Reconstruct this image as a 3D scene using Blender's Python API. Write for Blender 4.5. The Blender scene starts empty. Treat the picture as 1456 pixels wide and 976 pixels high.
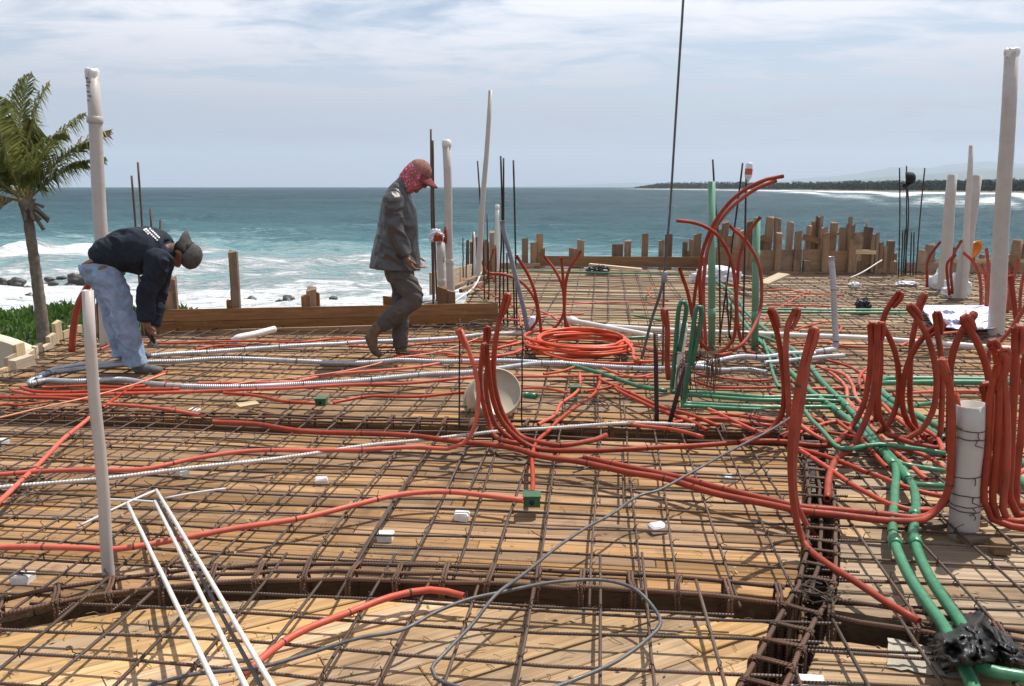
import bpy, bmesh, math, random
import numpy as np
from mathutils import Vector, Matrix, noise as mnoise

random.seed(7)
scene = bpy.context.scene
col = scene.collection

# ------------------------------------------------------------------ camera
FPX, CX, CY = 1150.0, 728.0, 488.0           # focal length and centre of the 1456 x 976 photograph
PITCH = math.radians(10.95)
CAMZ = 1.5
cam_d = bpy.data.cameras.new("camera")
cam = bpy.data.objects.new("camera", cam_d)
col.objects.link(cam)
cam.location = (0, 0, CAMZ)
cam.rotation_euler = (math.pi / 2 - PITCH, 0, 0)
cam_d.sensor_width = 36.0
cam_d.lens = 36.0 * FPX / 1456.0
cam_d.clip_start = 0.05
cam_d.clip_end = 40000
scene.camera = cam

# ------------------------------------------------------------------ sky, sun, exposure
SUN = Vector((0.34, 0.30, 0.89)).normalized()     # direction towards the sun
SUN_EL = math.asin(SUN.z)
SUN_AZ = math.atan2(SUN.x, SUN.y)
world = bpy.data.worlds.new("World")
scene.world = world
world.use_nodes = True
wn, wl = world.node_tree.nodes, world.node_tree.links
wn.clear()
w_out = wn.new("ShaderNodeOutputWorld")
w_bg = wn.new("ShaderNodeBackground")
w_sky = wn.new("ShaderNodeTexSky")
w_sky.sky_type = 'NISHITA'
w_sky.sun_disc = False
w_sky.sun_elevation = SUN_EL
w_sky.sun_rotation = SUN_AZ
w_sky.air_density = 1.0
w_sky.dust_density = 0.7
w_sky.ozone_density = 2.0
w_bg.inputs['Strength'].default_value = 0.088
# thin cloud sheet: noise on the direction projected to a flat layer
w_tc = wn.new("ShaderNodeTexCoord")
w_sep = wn.new("ShaderNodeSeparateXYZ")
wl.new(w_tc.outputs['Generated'], w_sep.inputs[0])
def wmath(op, a, b=None, clamp=False):
    n = wn.new("ShaderNodeMath"); n.operation = op; n.use_clamp = clamp
    for i, v in enumerate((a, b)):
        if v is None: continue
        if isinstance(v, (int, float)): n.inputs[i].default_value = v
        else: wl.new(v, n.inputs[i])
    return n.outputs[0]
w_zc = wmath('ADD', wmath('MAXIMUM', w_sep.outputs[2], 0.0), 0.10)
w_cu = wmath('DIVIDE', w_sep.outputs[0], w_zc)
w_cv = wmath('DIVIDE', w_sep.outputs[1], w_zc)
w_cmb = wn.new("ShaderNodeCombineXYZ")
wl.new(wmath('MULTIPLY', w_cu, 0.62), w_cmb.inputs[0])
wl.new(w_cv, w_cmb.inputs[1])
def wnoise(scale, detail, rough, dist):
    n = wn.new("ShaderNodeTexNoise")
    n.inputs['Scale'].default_value = scale
    n.inputs['Detail'].default_value = detail
    n.inputs['Roughness'].default_value = rough
    n.inputs['Distortion'].default_value = dist
    wl.new(w_cmb.outputs[0], n.inputs['Vector'])
    return n.outputs['Fac']
w_n1 = wnoise(0.85, 8, 0.58, 0.7)
w_n2 = wnoise(2.6, 8, 0.62, 0.9)
w_cl = wmath('ADD', wmath('MULTIPLY', w_n1, 0.64), wmath('MULTIPLY', w_n2, 0.36))
w_ramp = wn.new("ShaderNodeMapRange")
w_ramp.interpolation_type = 'SMOOTHSTEP'
wl.new(w_cl, w_ramp.inputs['Value'])
w_ramp.inputs['From Min'].default_value = 0.38
w_ramp.inputs['From Max'].default_value = 0.56
w_ramp.inputs['To Min'].default_value = 0.16
w_ramp.inputs['To Max'].default_value = 1.0
w_mix = wn.new("ShaderNodeMix"); w_mix.data_type = 'RGBA'
w_el = wn.new("ShaderNodeMapRange"); w_el.interpolation_type = 'SMOOTHSTEP'
wl.new(w_sep.outputs[2], w_el.inputs['Value'])
w_el.inputs['From Min'].default_value = 0.0; w_el.inputs['From Max'].default_value = 0.27
w_path = wmath('SUBTRACT', 1.0, wmath('MULTIPLY', wmath('POWER', wmath('MAXIMUM', w_sep.outputs[2], 0.0), 1.7), 0.74))
w_veil = wmath('MULTIPLY', wmath('SUBTRACT', 1.0, w_el.outputs[0]), 0.92)
wl.new(wmath('MAXIMUM', wmath('MULTIPLY', w_ramp.outputs[0], w_path, True), w_veil), w_mix.inputs['Factor'])
wl.new(w_sky.outputs[0], w_mix.inputs['A'])
w_cc = wn.new("ShaderNodeMix"); w_cc.data_type = 'RGBA'
wl.new(w_el.outputs[0], w_cc.inputs['Factor'])
w_cc.inputs['A'].default_value = (3.2, 3.4, 4.3, 1)
w_cc.inputs['B'].default_value = (11.0, 11.0, 11.5, 1)
wl.new(w_cc.outputs['Result'], w_mix.inputs['B'])
wl.new(w_mix.outputs['Result'], w_bg.inputs['Color'])
wl.new(w_bg.outputs[0], w_out.inputs[0])

sun_d = bpy.data.lights.new("sun", 'SUN')
sun_d.energy = 5.0
sun_d.angle = math.radians(0.55)
sun_d.color = (1.0, 0.955, 0.88)
sun = bpy.data.objects.new("sun", sun_d)
col.objects.link(sun)
sun.rotation_euler = (-SUN).to_track_quat('-Z', 'Y').to_euler()

scene.view_settings.view_transform = 'Standard'
scene.view_settings.look = 'None'
scene.view_settings.gamma = 1
scene.view_settings.exposure = 0.28
scene.view_settings.use_curve_mapping = False
scene.cycles.max_bounces = 6
scene.cycles.volume_bounces = 0

# ------------------------------------------------------------------ helpers: places
_f = Vector((0, math.cos(PITCH), -math.sin(PITCH)))
_u = Vector((0, math.sin(PITCH), math.cos(PITCH)))
_r = Vector((1, 0, 0))
def ray(px, py):
    return _r * ((px - CX) / FPX) + _u * ((CY - py) / FPX) + _f
def P(px, py, z=0.0):
    """the point of the level z that is seen at a spot of the photograph"""
    d = ray(px, py); t = (z - CAMZ) / d.z
    return Vector((0, 0, CAMZ)) + d * t
def V(px, py, y):
    """the point at distance y that is seen at a spot of the photograph"""
    d = ray(px, py); t = y / d.y
    return Vector((0, 0, CAMZ)) + d * t
def ppm(p):
    """photo pixels per metre at a place"""
    return FPX / ((Vector(p) - Vector((0, 0, CAMZ))).dot(_f))

# ------------------------------------------------------------------ helpers: objects
def tag(o, label=None, cat=None, group=None, kind=None):
    if label: o['label'] = label
    if cat: o['category'] = cat
    if group: o['group'] = group
    if kind: o['kind'] = kind
    return o
def empty(name, loc=(0, 0, 0), label=None, cat=None, group=None, kind=None, parent=None):
    o = bpy.data.objects.new(name, None); col.objects.link(o)
    o.location = loc; o.empty_display_size = 0.1
    if parent: o.parent = parent; o.location = Vector(loc) - wpos(parent)
    return tag(o, label, cat, group, kind)
WPOS = {}
def wpos(o):
    return WPOS.get(o.name, Vector(o.location)) if o.parent is None else wpos(o.parent) + Vector(o.location)
def link(name, me, mat, parent=None, loc=None, rot=None):
    """link a mesh whose coordinates are relative to loc; parents are never rotated when children are given in world space"""
    o = bpy.data.objects.new(name, me); col.objects.link(o)
    if mat is not None and len(me.materials) == 0: me.materials.append(mat)
    loc = Vector(loc if loc is not None else (0, 0, 0))
    if parent is not None:
        o.parent = parent
        o.location = loc - wpos(parent)
    else:
        o.location = loc
    if rot is not None: o.rotation_euler = rot
    return o
def mesh(name, verts, faces, smooth=False, uvs=None):
    me = bpy.data.meshes.new(name)
    me.from_pydata([tuple(v) for v in verts], [], faces)
    if uvs is not None:
        ul = me.uv_layers.new(name="UVMap")
        flat = []
        for f, fu in zip(faces, uvs):
            for k in fu: flat.extend(k)
        ul.data.foreach_set('uv', flat)
    if smooth:
        me.polygons.foreach_set('use_smooth', [True] * len(me.polygons))
    me.update()
    return me
def obj(name, verts, faces, mat, parent=None, smooth=False, uvs=None, loc=None):
    if loc is None: loc = Vector(verts[0])
    loc = Vector(loc)
    return link(name, mesh(name, [Vector(v) - loc for v in verts], faces, smooth, uvs), mat, parent, loc)

def catmull(pts, step=0.05, closed=False):
    pts = [Vector(p) for p in pts]
    if len(pts) < 3 and not closed:
        n = max(1, int((pts[1] - pts[0]).length / max(step * 3, 0.02)))
        n = min(n, 24)
        return [pts[0].lerp(pts[1], i / n) for i in range(n + 1)]
    out = []
    n = len(pts)
    rng = range(n if closed else n - 1)
    for i in rng:
        p1, p2 = pts[i % n], pts[(i + 1) % n]
        p0 = pts[(i - 1) % n] if (closed or i > 0) else p1 * 2 - p2
        p3 = pts[(i + 2) % n] if (closed or i + 2 < n) else p2 * 2 - p1
        d1, d2, d3 = [max(1e-4, (b - a).length ** 0.5) for a, b in ((p0, p1), (p1, p2), (p2, p3))]
        k = max(1, min(14, int((p2 - p1).length / step)))
        for j in range(k):
            t = d1 + d2 * j / k
            t0, t1, t2, t3 = 0, d1, d1 + d2, d1 + d2 + d3
            A1 = p0 * ((t1 - t) / d1) + p1 * ((t - t0) / d1)
            A2 = p1 * ((t2 - t) / d2) + p2 * ((t - t1) / d2)
            A3 = p2 * ((t3 - t) / d3) + p3 * ((t - t2) / d3)
            B1 = A1 * ((t2 - t) / (d1 + d2)) + A2 * ((t - t0) / (d1 + d2))
            B2 = A2 * ((t3 - t) / (d2 + d3)) + A3 * ((t - t1) / (d2 + d3))
            out.append(B1 * ((t2 - t) / d2) + B2 * ((t - t1) / d2))
    if not closed: out.append(pts[-1])
    return out
def tube_geo(path, rad, sides=8, cap=True, closed=False, flat=None):
    """rings swept along a path: verts, faces, uvs (round, metres along)"""
    n = len(path)
    V_, F_, U_ = [], [], []
    up = None; L = 0.0; Ls = []
    for i in range(n):
        if closed: t = (path[(i + 1) % n] - path[i - 1])
        else: t = path[min(i + 1, n - 1)] - path[max(i - 1, 0)]
        if t.length < 1e-9: t = Vector((0, 0, 1))
        t.normalize()
        if up is None:
            up = Vector((0, 0, 1)) if abs(t.z) < 0.9 else Vector((0, 1, 0))
        up = up - t * up.dot(t)
        if up.length < 1e-6: up = t.orthogonal()
        up.normalize()
        b = t.cross(up)
        if i > 0: L += (path[i] - path[i - 1]).length
        Ls.append(L)
        r = rad[i] if hasattr(rad, '__len__') else rad
        for k in range(sides):
            a = 2 * math.pi * k / sides
            V_.append(path[i] + up * (math.cos(a) * r) + b * (math.sin(a) * r * (flat or 1.0)))
    m = n if closed else n - 1
    for i in range(m):
        for k in range(sides):
            a = i * sides + k; b_ = i * sides + (k + 1) % sides
            j = ((i + 1) % n) * sides
            F_.append((a, b_, j + (k + 1) % sides, j + k))
            l0 = Ls[i]; l1 = Ls[i + 1] if i + 1 < n else L
            U_.append(((k / sides, l0), ((k + 1) / sides, l0), ((k + 1) / sides, l1), (k / sides, l1)))
    if cap == 'hollow' and not closed:
        for end in (0, n - 1):
            c = path[end]; t = (path[0] - path[1] if end == 0 else path[-1] - path[-2]).normalized()
            o = len(V_); ring = [V_[end * sides + k] for k in range(sides)]
            V_ += [c + (q - c) * 0.76 for q in ring] + [c + (q - c) * 0.74 - t * (ring[0] - c).length * 2.2 for q in ring]
            for k in range(sides):
                j = (k + 1) % sides
                F_.append((end * sides + k, end * sides + j, o + j, o + k)); U_.append(((0, 0),) * 4)
                F_.append((o + k, o + j, o + sides + j, o + sides + k)); U_.append(((0, 0),) * 4)
            F_.append(tuple(o + sides + k for k in range(sides))); U_.append(((0, 0),) * sides)
    elif cap and not closed:
        F_.append(tuple(reversed(range(sides)))); U_.append(tuple((0, 0) for _ in range(sides)))
        F_.append(tuple((n - 1) * sides + k for k in range(sides))); U_.append(tuple((0, L) for _ in range(sides)))
    return V_, F_, U_
def tube(name, path, rad, mat, parent=None, sides=8, closed=False, flat=None, cap=True, loc=None):
    v, f, u = tube_geo(path, rad, sides, cap, closed, flat)
    return obj(name, v, f, mat, parent, True, u, loc if loc is not None else path[0])
class Geo:
    """collects geometry for one mesh"""
    def __init__(s): s.v, s.f, s.u = [], [], []
    def add(s, v, f, u=None):
        o = len(s.v); s.v.extend(v); s.f.extend([tuple(i + o for i in q) for q in f])
        s.u.extend(u if u is not None else [tuple((0, 0) for _ in q) for q in f])
        return s
    def tube(s, path, rad, sides=6, closed=False, cap=True):
        return s.add(*tube_geo([Vector(p) for p in path], rad, sides, cap, closed))
    def box(s, c, ax, ay, az):
        c = Vector(c); q = []
        for i in (-1, 1):
            for j in (-1, 1):
                for k in (-1, 1): q.append(c + ax * i + ay * j + az * k)
        return s.add(q, [(0, 1, 3, 2), (4, 6, 7, 5), (0, 4, 5, 1), (2, 3, 7, 6), (0, 2, 6, 4), (1, 5, 7, 3)])
    def build(s, name, mat, parent=None, smooth=False, loc=None):
        return obj(name, s.v, s.f, mat, parent, smooth, s.u, loc)
def jit(a): return random.uniform(-a, a)
def beam(name, a, b, w, h, mat, parent=None, side=None, rough=0.0, cut=0.0):
    """a sawn timber from a to b; local x runs along it so the grain does too"""
    a, b = Vector(a), Vector(b)
    x = (b - a); L = x.length; x.normalize()
    s = Vector(side) if side is not None else (Vector((0, 0, 1)).cross(x) if abs(x.z) < 0.9 else Vector((1, 0, 0)))
    s = (s - x * s.dot(x)).normalized()
    z = x.cross(s)
    vs = []
    for i in (-1, 1):
        for j in (-1, 1):
            for k in (-1, 1):
                vs.append(Vector((i * L / 2 + (jit(cut) if i == 1 else 0), j * w / 2 + jit(rough), k * h / 2 + jit(rough))))
    me = mesh(name, vs, [(0, 1, 3, 2), (4, 6, 7, 5), (0, 4, 5, 1), (2, 3, 7, 6), (0, 2, 6, 4), (1, 5, 7, 3)])
    o = link(name, me, mat, parent, (a + b) / 2)
    o.rotation_euler = Matrix((x, s, z)).transposed().to_euler()
    return o

# ------------------------------------------------------------------ materials
def mat_new(name):
    m = bpy.data.materials.new(name); m.use_nodes = True
    nt = m.node_tree; nt.nodes.clear()
    out = nt.nodes.new("ShaderNodeOutputMaterial")
    bs = nt.nodes.new("ShaderNodeBsdfPrincipled")
    nt.links.new(bs.outputs[0], out.inputs[0])
    return m, nt, bs
def node(nt, typ, ins=None, **attrs):
    n = nt.nodes.new(typ)
    for k, v in attrs.items(): setattr(n, k, v)
    for k, v in (ins or {}).items():
        if isinstance(v, bpy.types.NodeSocket): nt.links.new(v, n.inputs[k])
        else: n.inputs[k].default_value = v
    return n
def mixc(nt, fac, a, b, mode='MIX'):
    n = nt.nodes.new("ShaderNodeMix"); n.data_type = 'RGBA'; n.blend_type = mode
    for k, v in (('Factor', fac), ('A', a), ('B', b)):
        s = n.inputs[k]
        if isinstance(v, bpy.types.NodeSocket): nt.links.new(v, s)
        elif isinstance(v, (tuple, list)): s.default_value = (*v[:3], 1)
        else: s.default_value = v
    return n.outputs['Result']
def mrange(nt, v, a, b, c=0.0, d=1.0, smooth=True):
    n = node(nt, "ShaderNodeMapRange", {'Value': v, 'From Min': a, 'From Max': b, 'To Min': c, 'To Max': d})
    if smooth: n.interpolation_type = 'SMOOTHSTEP'
    return n.outputs[0]
def bump(nt, bs, h, strength=0.3, dist=0.01):
    b = node(nt, "ShaderNodeBump", {'Height': h, 'Strength': strength, 'Distance': dist})
    nt.links.new(b.outputs[0], bs.inputs['Normal'])

def wood_mat(name, c1, c2, stain, stain_amt=0.5, grain=1.0, bright=0.36):
    m, nt, bs = mat_new(name)
    tc = node(nt, "ShaderNodeTexCoord")
    oi = node(nt, "ShaderNodeObjectInfo")
    off = node(nt, "ShaderNodeCombineXYZ", {'X': node(nt, "ShaderNodeMath", {0: oi.outputs['Random'], 1: 37.0}, operation='MULTIPLY').outputs[0], 'Y': node(nt, "ShaderNodeMath", {0: oi.outputs['Random'], 1: 91.0}, operation='MULTIPLY').outputs[0]})
    add = node(nt, "ShaderNodeVectorMath", {0: tc.outputs['Object'], 1: off.outputs[0]}, operation='ADD')
    mp = node(nt, "ShaderNodeMapping", {'Vector': add.outputs[0], 'Scale': (1.4, 26.0, 26.0)})
    g1 = node(nt, "ShaderNodeTexNoise", {'Vector': mp.outputs[0], 'Scale': 1.6, 'Detail': 6.0, 'Roughness': 0.6, 'Distortion': 0.4})
    mp2 = node(nt, "ShaderNodeMapping", {'Vector': add.outputs[0], 'Scale': (3.0, 110.0, 110.0)})
    g2 = node(nt, "ShaderNodeTexNoise", {'Vector': mp2.outputs[0], 'Scale': 1.0, 'Detail': 3.0, 'Roughness': 0.6})
    geo = node(nt, "ShaderNodeNewGeometry")
    s1 = node(nt, "ShaderNodeTexNoise", {'Vector': geo.outputs['Position'], 'Scale': 1.7, 'Detail': 7.0, 'Roughness': 0.65, 'Distortion': 0.6})
    s2 = node(nt, "ShaderNodeTexNoise", {'Vector': add.outputs[0], 'Scale': 9.0, 'Detail': 6.0, 'Roughness': 0.7})
    base = mixc(nt, mrange(nt, g1.outputs['Fac'], 0.3, 0.7), c1, c2)
    base = mixc(nt, mrange(nt, g2.outputs['Fac'], 0.45, 0.72, 0, 0.55 * grain), base, tuple(x * 0.45 for x in c2))
    hv = node(nt, "ShaderNodeHueSaturation", {'Color': base, 'Value': mrange(nt, oi.outputs['Random'], 0, 1, 1.06 - bright, 1.06 + bright, False), 'Saturation': mrange(nt, node(nt, "ShaderNodeMath", {0: node(nt, "ShaderNodeMath", {0: oi.outputs['Random'], 1: 17.3}, operation='MULTIPLY').outputs[0]}, operation='FRACT').outputs[0], 0, 1, 0.84, 1.14, False)})
    stn = mixc(nt, mrange(nt, s1.outputs['Fac'], 0.50, 0.68, 0, stain_amt), hv.outputs[0], stain)
    stn = mixc(nt, mrange(nt, s2.outputs['Fac'], 0.58, 0.76, 0, 0.5), stn, stain)
    pale = mixc(nt, mrange(nt, s2.outputs['Fac'], 0.40, 0.24, 0, 0.35), stn, (0.50, 0.42, 0.31))
    sv = node(nt, "ShaderNodeTexVoronoi", {'Vector': geo.outputs['Position'], 'Scale': 23.0})
    s3 = node(nt, "ShaderNodeTexNoise", {'Vector': geo.outputs['Position'], 'Scale': 3.1, 'Detail': 3.0})
    spl = node(nt, "ShaderNodeMath", {0: mrange(nt, sv.outputs['Distance'], 0.16, 0.06), 1: mrange(nt, s3.outputs['Fac'], 0.52, 0.66)}, operation='MULTIPLY').outputs[0]
    pale = mixc(nt, node(nt, "ShaderNodeMath", {0: spl, 1: 0.55}, operation='MULTIPLY').outputs[0], pale, (0.46, 0.43, 0.38))
    nt.links.new(pale, bs.inputs['Base Color'])
    bs.inputs['Roughness'].default_value = 0.78
    bs.inputs['Specular IOR Level'].default_value = 0.25
    bump(nt, bs, node(nt, "ShaderNodeMath", {0: g1.outputs['Fac'], 1: g2.outputs['Fac']}, operation='ADD').outputs[0], 0.35, 0.004)
    return m
def simple_mat(name, c, rough=0.5, metal=0.0, var=0.25, dirt=None, dirt_amt=0.5, scale=6.0, spec=0.5, bump_s=0.0, hue_random=0.0):
    m, nt, bs = mat_new(name)
    geo = node(nt, "ShaderNodeNewGeometry")
    n1 = node(nt, "ShaderNodeTexNoise", {'Vector': geo.outputs['Position'], 'Scale': scale, 'Detail': 6.0, 'Roughness': 0.62})
    n2 = node(nt, "ShaderNodeTexNoise", {'Vector': geo.outputs['Position'], 'Scale': scale * 5, 'Detail': 5.0, 'Roughness': 0.7})
    cc = mixc(nt, mrange(nt, n1.outputs['Fac'], 0.3, 0.7), tuple(x * (1 - var) for x in c), tuple(min(1, x * (1 + var * 0.6)) for x in c))
    if dirt is not None:
        cc = mixc(nt, mrange(nt, n2.outputs['Fac'], 0.48, 0.75, 0, dirt_amt), cc, dirt)
    if hue_random > 0:
        oi = node(nt, "ShaderNodeObjectInfo")
        hv = node(nt, "ShaderNodeHueSaturation", {'Color': cc, 'Value': mrange(nt, oi.outputs['Random'], 0, 1, 1 - hue_random, 1 + hue_random, False), 'Saturation': mrange(nt, oi.outputs['Random'], 0, 1, 1.06, 1 - hue_random * 0.3, False)})
        cc = hv.outputs[0]
    nt.links.new(cc, bs.inputs['Base Color'])
    rr = mrange(nt, n2.outputs['Fac'], 0.3, 0.7, max(0.02, rough - 0.12), min(1, rough + 0.15))
    nt.links.new(rr, bs.inputs['Roughness'])
    bs.inputs['Metallic'].default_value = metal
    bs.inputs['Specular IOR Level'].default_value = spec
    if bump_s: bump(nt, bs, n2.outputs['Fac'], bump_s, 0.01)
    return m
def ribbed_mat(name, c, dirt, dirt_amt, pitch, rough, metal, depth=0.5, slant=0.0, var=0.3):
    m, nt, bs = mat_new(name)
    uv = node(nt, "ShaderNodeUVMap")
    sp = node(nt, "ShaderNodeSeparateXYZ", {0: uv.outputs[0]})
    ph = node(nt, "ShaderNodeMath", {0: sp.outputs[1], 1: 2 * math.pi / pitch}, operation='MULTIPLY')
    ph2 = node(nt, "ShaderNodeMath", {0: sp.outputs[0], 1: 2 * math.pi * slant, 2: ph.outputs[0]}, operation='MULTIPLY_ADD')
    sn = node(nt, "ShaderNodeMath", {0: ph2.outputs[0]}, operation='SINE')
    geo = node(nt, "ShaderNodeNewGeometry")
    n1 = node(nt, "ShaderNodeTexNoise", {'Vector': geo.outputs['Position'], 'Scale': 9.0, 'Detail': 7.0, 'Roughness': 0.7})
    n2 = node(nt, "ShaderNodeTexNoise", {'Vector': geo.outputs['Position'], 'Scale': 2.2, 'Detail': 4.0})
    oi = node(nt, "ShaderNodeObjectInfo")
    cc = mixc(nt, mrange(nt, n1.outputs['Fac'], 0.4, 0.66, 0, dirt_amt), c, dirt)
    cc = mixc(nt, mrange(nt, n2.outputs['Fac'], 0.4, 0.65, 0, 0.4), cc, tuple(x * (1 - var) for x in c))
    hv = node(nt, "ShaderNodeHueSaturation", {'Color': cc, 'Value': mrange(nt, oi.outputs['Random'], 0, 1, 0.75, 1.3, False)})
    nt.links.new(hv.outputs[0], bs.inputs['Base Color'])
    bs.inputs['Roughness'].default_value = rough
    bs.inputs['Metallic'].default_value = metal
    bump(nt, bs, sn.outputs[0], depth, 0.003)
    return m

M = {}
M['plank'] = wood_mat('plank_brown', (0.345, 0.208, 0.106), (0.23, 0.132, 0.064), (0.07, 0.042, 0.024), 0.65)
M['plank_pale'] = wood_mat('plank_pale', (0.47, 0.315, 0.17), (0.345, 0.215, 0.108), (0.13, 0.075, 0.04), 0.5)
M['plank_grey'] = wood_mat('plank_grey', (0.38, 0.27, 0.165), (0.27, 0.18, 0.105), (0.11, 0.075, 0.05), 0.5)
M['plank_far'] = wood_mat('plank_far', (0.36, 0.265, 0.165), (0.25, 0.175, 0.105), (0.10, 0.07, 0.05), 0.55)
M['board'] = wood_mat('board_brown', (0.26, 0.135, 0.06), (0.175, 0.088, 0.038), (0.10, 0.055, 0.03), 0.4, bright=0.2)
M['stake'] = wood_mat('stake_weathered', (0.30, 0.20, 0.128), (0.19, 0.126, 0.08), (0.06, 0.045, 0.035), 0.6, bright=0.45)
M['stake_pale'] = wood_mat('stake_pale', (0.52, 0.42, 0.28), (0.40, 0.30, 0.19), (0.2, 0.14, 0.09), 0.35, bright=0.2)
M['ply'] = wood_mat('plywood', (0.28, 0.19, 0.125), (0.21, 0.135, 0.085), (0.10, 0.065, 0.045), 0.5, grain=0.5, bright=0.2)
M['trench_shaded'] = wood_mat('trench_board_shaded', (0.17, 0.105, 0.06), (0.115, 0.068, 0.04), (0.03, 0.02, 0.014), 0.7)  # trench boards: the shade below the bars is put into the wood colour
M['under'] = simple_mat('shadow_wood', (0.07, 0.045, 0.028), 0.9)
M['rebar'] = ribbed_mat('rebar_grey', (0.10, 0.074, 0.058), (0.115, 0.052, 0.027), 0.85, 0.011, 0.55, 0.35, 0.55, 1.0)
M['rust'] = ribbed_mat('rebar_rusty', (0.105, 0.058, 0.038), (0.15, 0.062, 0.028), 0.8, 0.012, 0.8, 0.0, 0.6, 1.0)
M['darkbar'] = ribbed_mat('rebar_dark', (0.035, 0.025, 0.022), (0.06, 0.03, 0.02), 0.6, 0.012, 0.6, 0.2, 0.5, 1.0)
M['wire'] = simple_mat('tie_wire', (0.06, 0.04, 0.03), 0.6, 0.3)
M['red'] = simple_mat('red_conduit', (0.46, 0.064, 0.030), 0.50, 0, 0.2, (0.36, 0.12, 0.065), 0.45, 5.0, 0.35, hue_random=0.24)
M['red_dull'] = simple_mat('red_conduit_dusty_shaded', (0.30, 0.047, 0.024), 0.55, 0, 0.28, (0.20, 0.075, 0.05), 0.45, 7.0, 0.28, hue_random=0.16)  # mostly risers: shade of their unlit sides darkens the red, under dust specks
M['red_bright'] = simple_mat('red_conduit_new', (0.56, 0.075, 0.026), 0.42, 0, 0.12, (0.42, 0.11, 0.055), 0.25, 5.0, 0.4)
M['green'] = simple_mat('green_pipe', (0.040, 0.185, 0.092), 0.36, 0, 0.15, (0.22, 0.26, 0.19), 0.3, 8.0, hue_random=0.12)
M['green_dark'] = simple_mat('green_pipe_dark', (0.022, 0.135, 0.075), 0.36, 0, 0.15, (0.16, 0.2, 0.15), 0.3, 8.0)
M['green_pale'] = simple_mat('green_pipe_pale', (0.125, 0.30, 0.195), 0.45, 0, 0.12, (0.28, 0.3, 0.22), 0.35, 5.0)
M['flex'] = ribbed_mat('grey_flex_conduit', (0.52, 0.53, 0.56), (0.28, 0.26, 0.25), 0.5, 0.014, 0.38, 0.55, 0.55)
M['hose'] = simple_mat('grey_hose', (0.20, 0.22, 0.27), 0.45, 0.1, 0.2)
M['pvc'] = simple_mat('pvc_offwhite', (0.46, 0.425, 0.39), 0.42, 0, 0.08, (0.30, 0.25, 0.20), 0.35, 2.6, hue_random=0.05)
M['pvc_white'] = simple_mat('pvc_white', (0.66, 0.64, 0.61), 0.38, 0, 0.05, (0.5, 0.44, 0.37), 0.3, 6.0)
M['rod'] = simple_mat('white_rod', (0.60, 0.57, 0.53), 0.4, 0.0, 0.12, (0.4, 0.34, 0.29), 0.45, 14.0)
M['rib_white'] = ribbed_mat('pale_ribbed_bar', (0.62, 0.58, 0.54), (0.33, 0.29, 0.26), 0.6, 0.016, 0.5, 0.2, 0.8, 1.0)
M['cable'] = simple_mat('grey_cable', (0.085, 0.082, 0.082), 0.5, 0.1, 0.3, (0.26, 0.23, 0.2), 0.4, 14.0)
M['string'] = simple_mat('pink_string', (0.72, 0.30, 0.19), 0.7)
M['box_green'] = simple_mat('green_plastic', (0.022, 0.09, 0.032), 0.45, 0, 0.2, (0.2, 0.2, 0.13), 0.3, 20.0)
M['block'] = simple_mat('spacer_block', (0.70, 0.69, 0.66), 0.8, 0, 0.12, (0.4, 0.37, 0.33), 0.4, 30.0, bump_s=0.3)
M['bag'] = simple_mat('black_plastic', (0.016, 0.016, 0.017), 0.42, 0, 0.3, (0.06, 0.055, 0.05), 0.35, 12.0)
M['clear'] = simple_mat('pale_plastic', (0.62, 0.64, 0.68), 0.3, 0, 0.1)
M['bucket'] = simple_mat('cream_bucket', (0.44, 0.375, 0.275), 0.45, 0, 0.1, (0.34, 0.29, 0.22), 0.4, 9.0)
M['sheet'] = simple_mat('plan_sheet', (0.66, 0.64, 0.80), 0.6, 0, 0.06, (0.5, 0.48, 0.62), 0.3, 5.0)
M['orange'] = simple_mat('orange_plastic', (0.75, 0.24, 0.02), 0.35, 0, 0.1)
M['black'] = simple_mat('black_cloth', (0.012, 0.012, 0.014), 0.8)
M['render_wall'] = simple_mat('cream_render', (0.62, 0.52, 0.38), 0.85, 0, 0.06, (0.45, 0.37, 0.27), 0.3, 3.0)

# ================================================================== the setting
SEA = -7.0
rng = np.random.default_rng(11)

# far coast: a polyline on the water that comes nearer towards the right
coast_px = [(905, 268.8), (960, 269.4), (1060, 270.4), (1160, 271.6), (1260, 272.9), (1360, 274.1), (1460, 275.2), (1640, 277.5), (1900, 281)]
coast = [P(x, y, SEA) for x, y in coast_px]
coast_a = np.array([[c.x, c.y] for c in coast])
def coast_dist(x, y):
    """signed distance to the far coast, positive on the water side (nearer to the camera)"""
    best = np.full(x.shape, 1e9); sign = np.ones(x.shape)
    for (ax, ay), (bx, by) in zip(coast_a[:-1], coast_a[1:]):
        dx, dy = bx - ax, by - ay; L2 = dx * dx + dy * dy
        t = np.clip(((x - ax) * dx + (y - ay) * dy) / L2, 0, 1)
        d = np.hypot(x - ax - t * dx, y - ay - t * dy)
        cr = dx * (y - ay) - dy * (x - ax)
        m = d < best
        best = np.where(m, d, best); sign = np.where(m, np.where(cr > 0, -1.0, 1.0), sign)
    return best * sign

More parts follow.
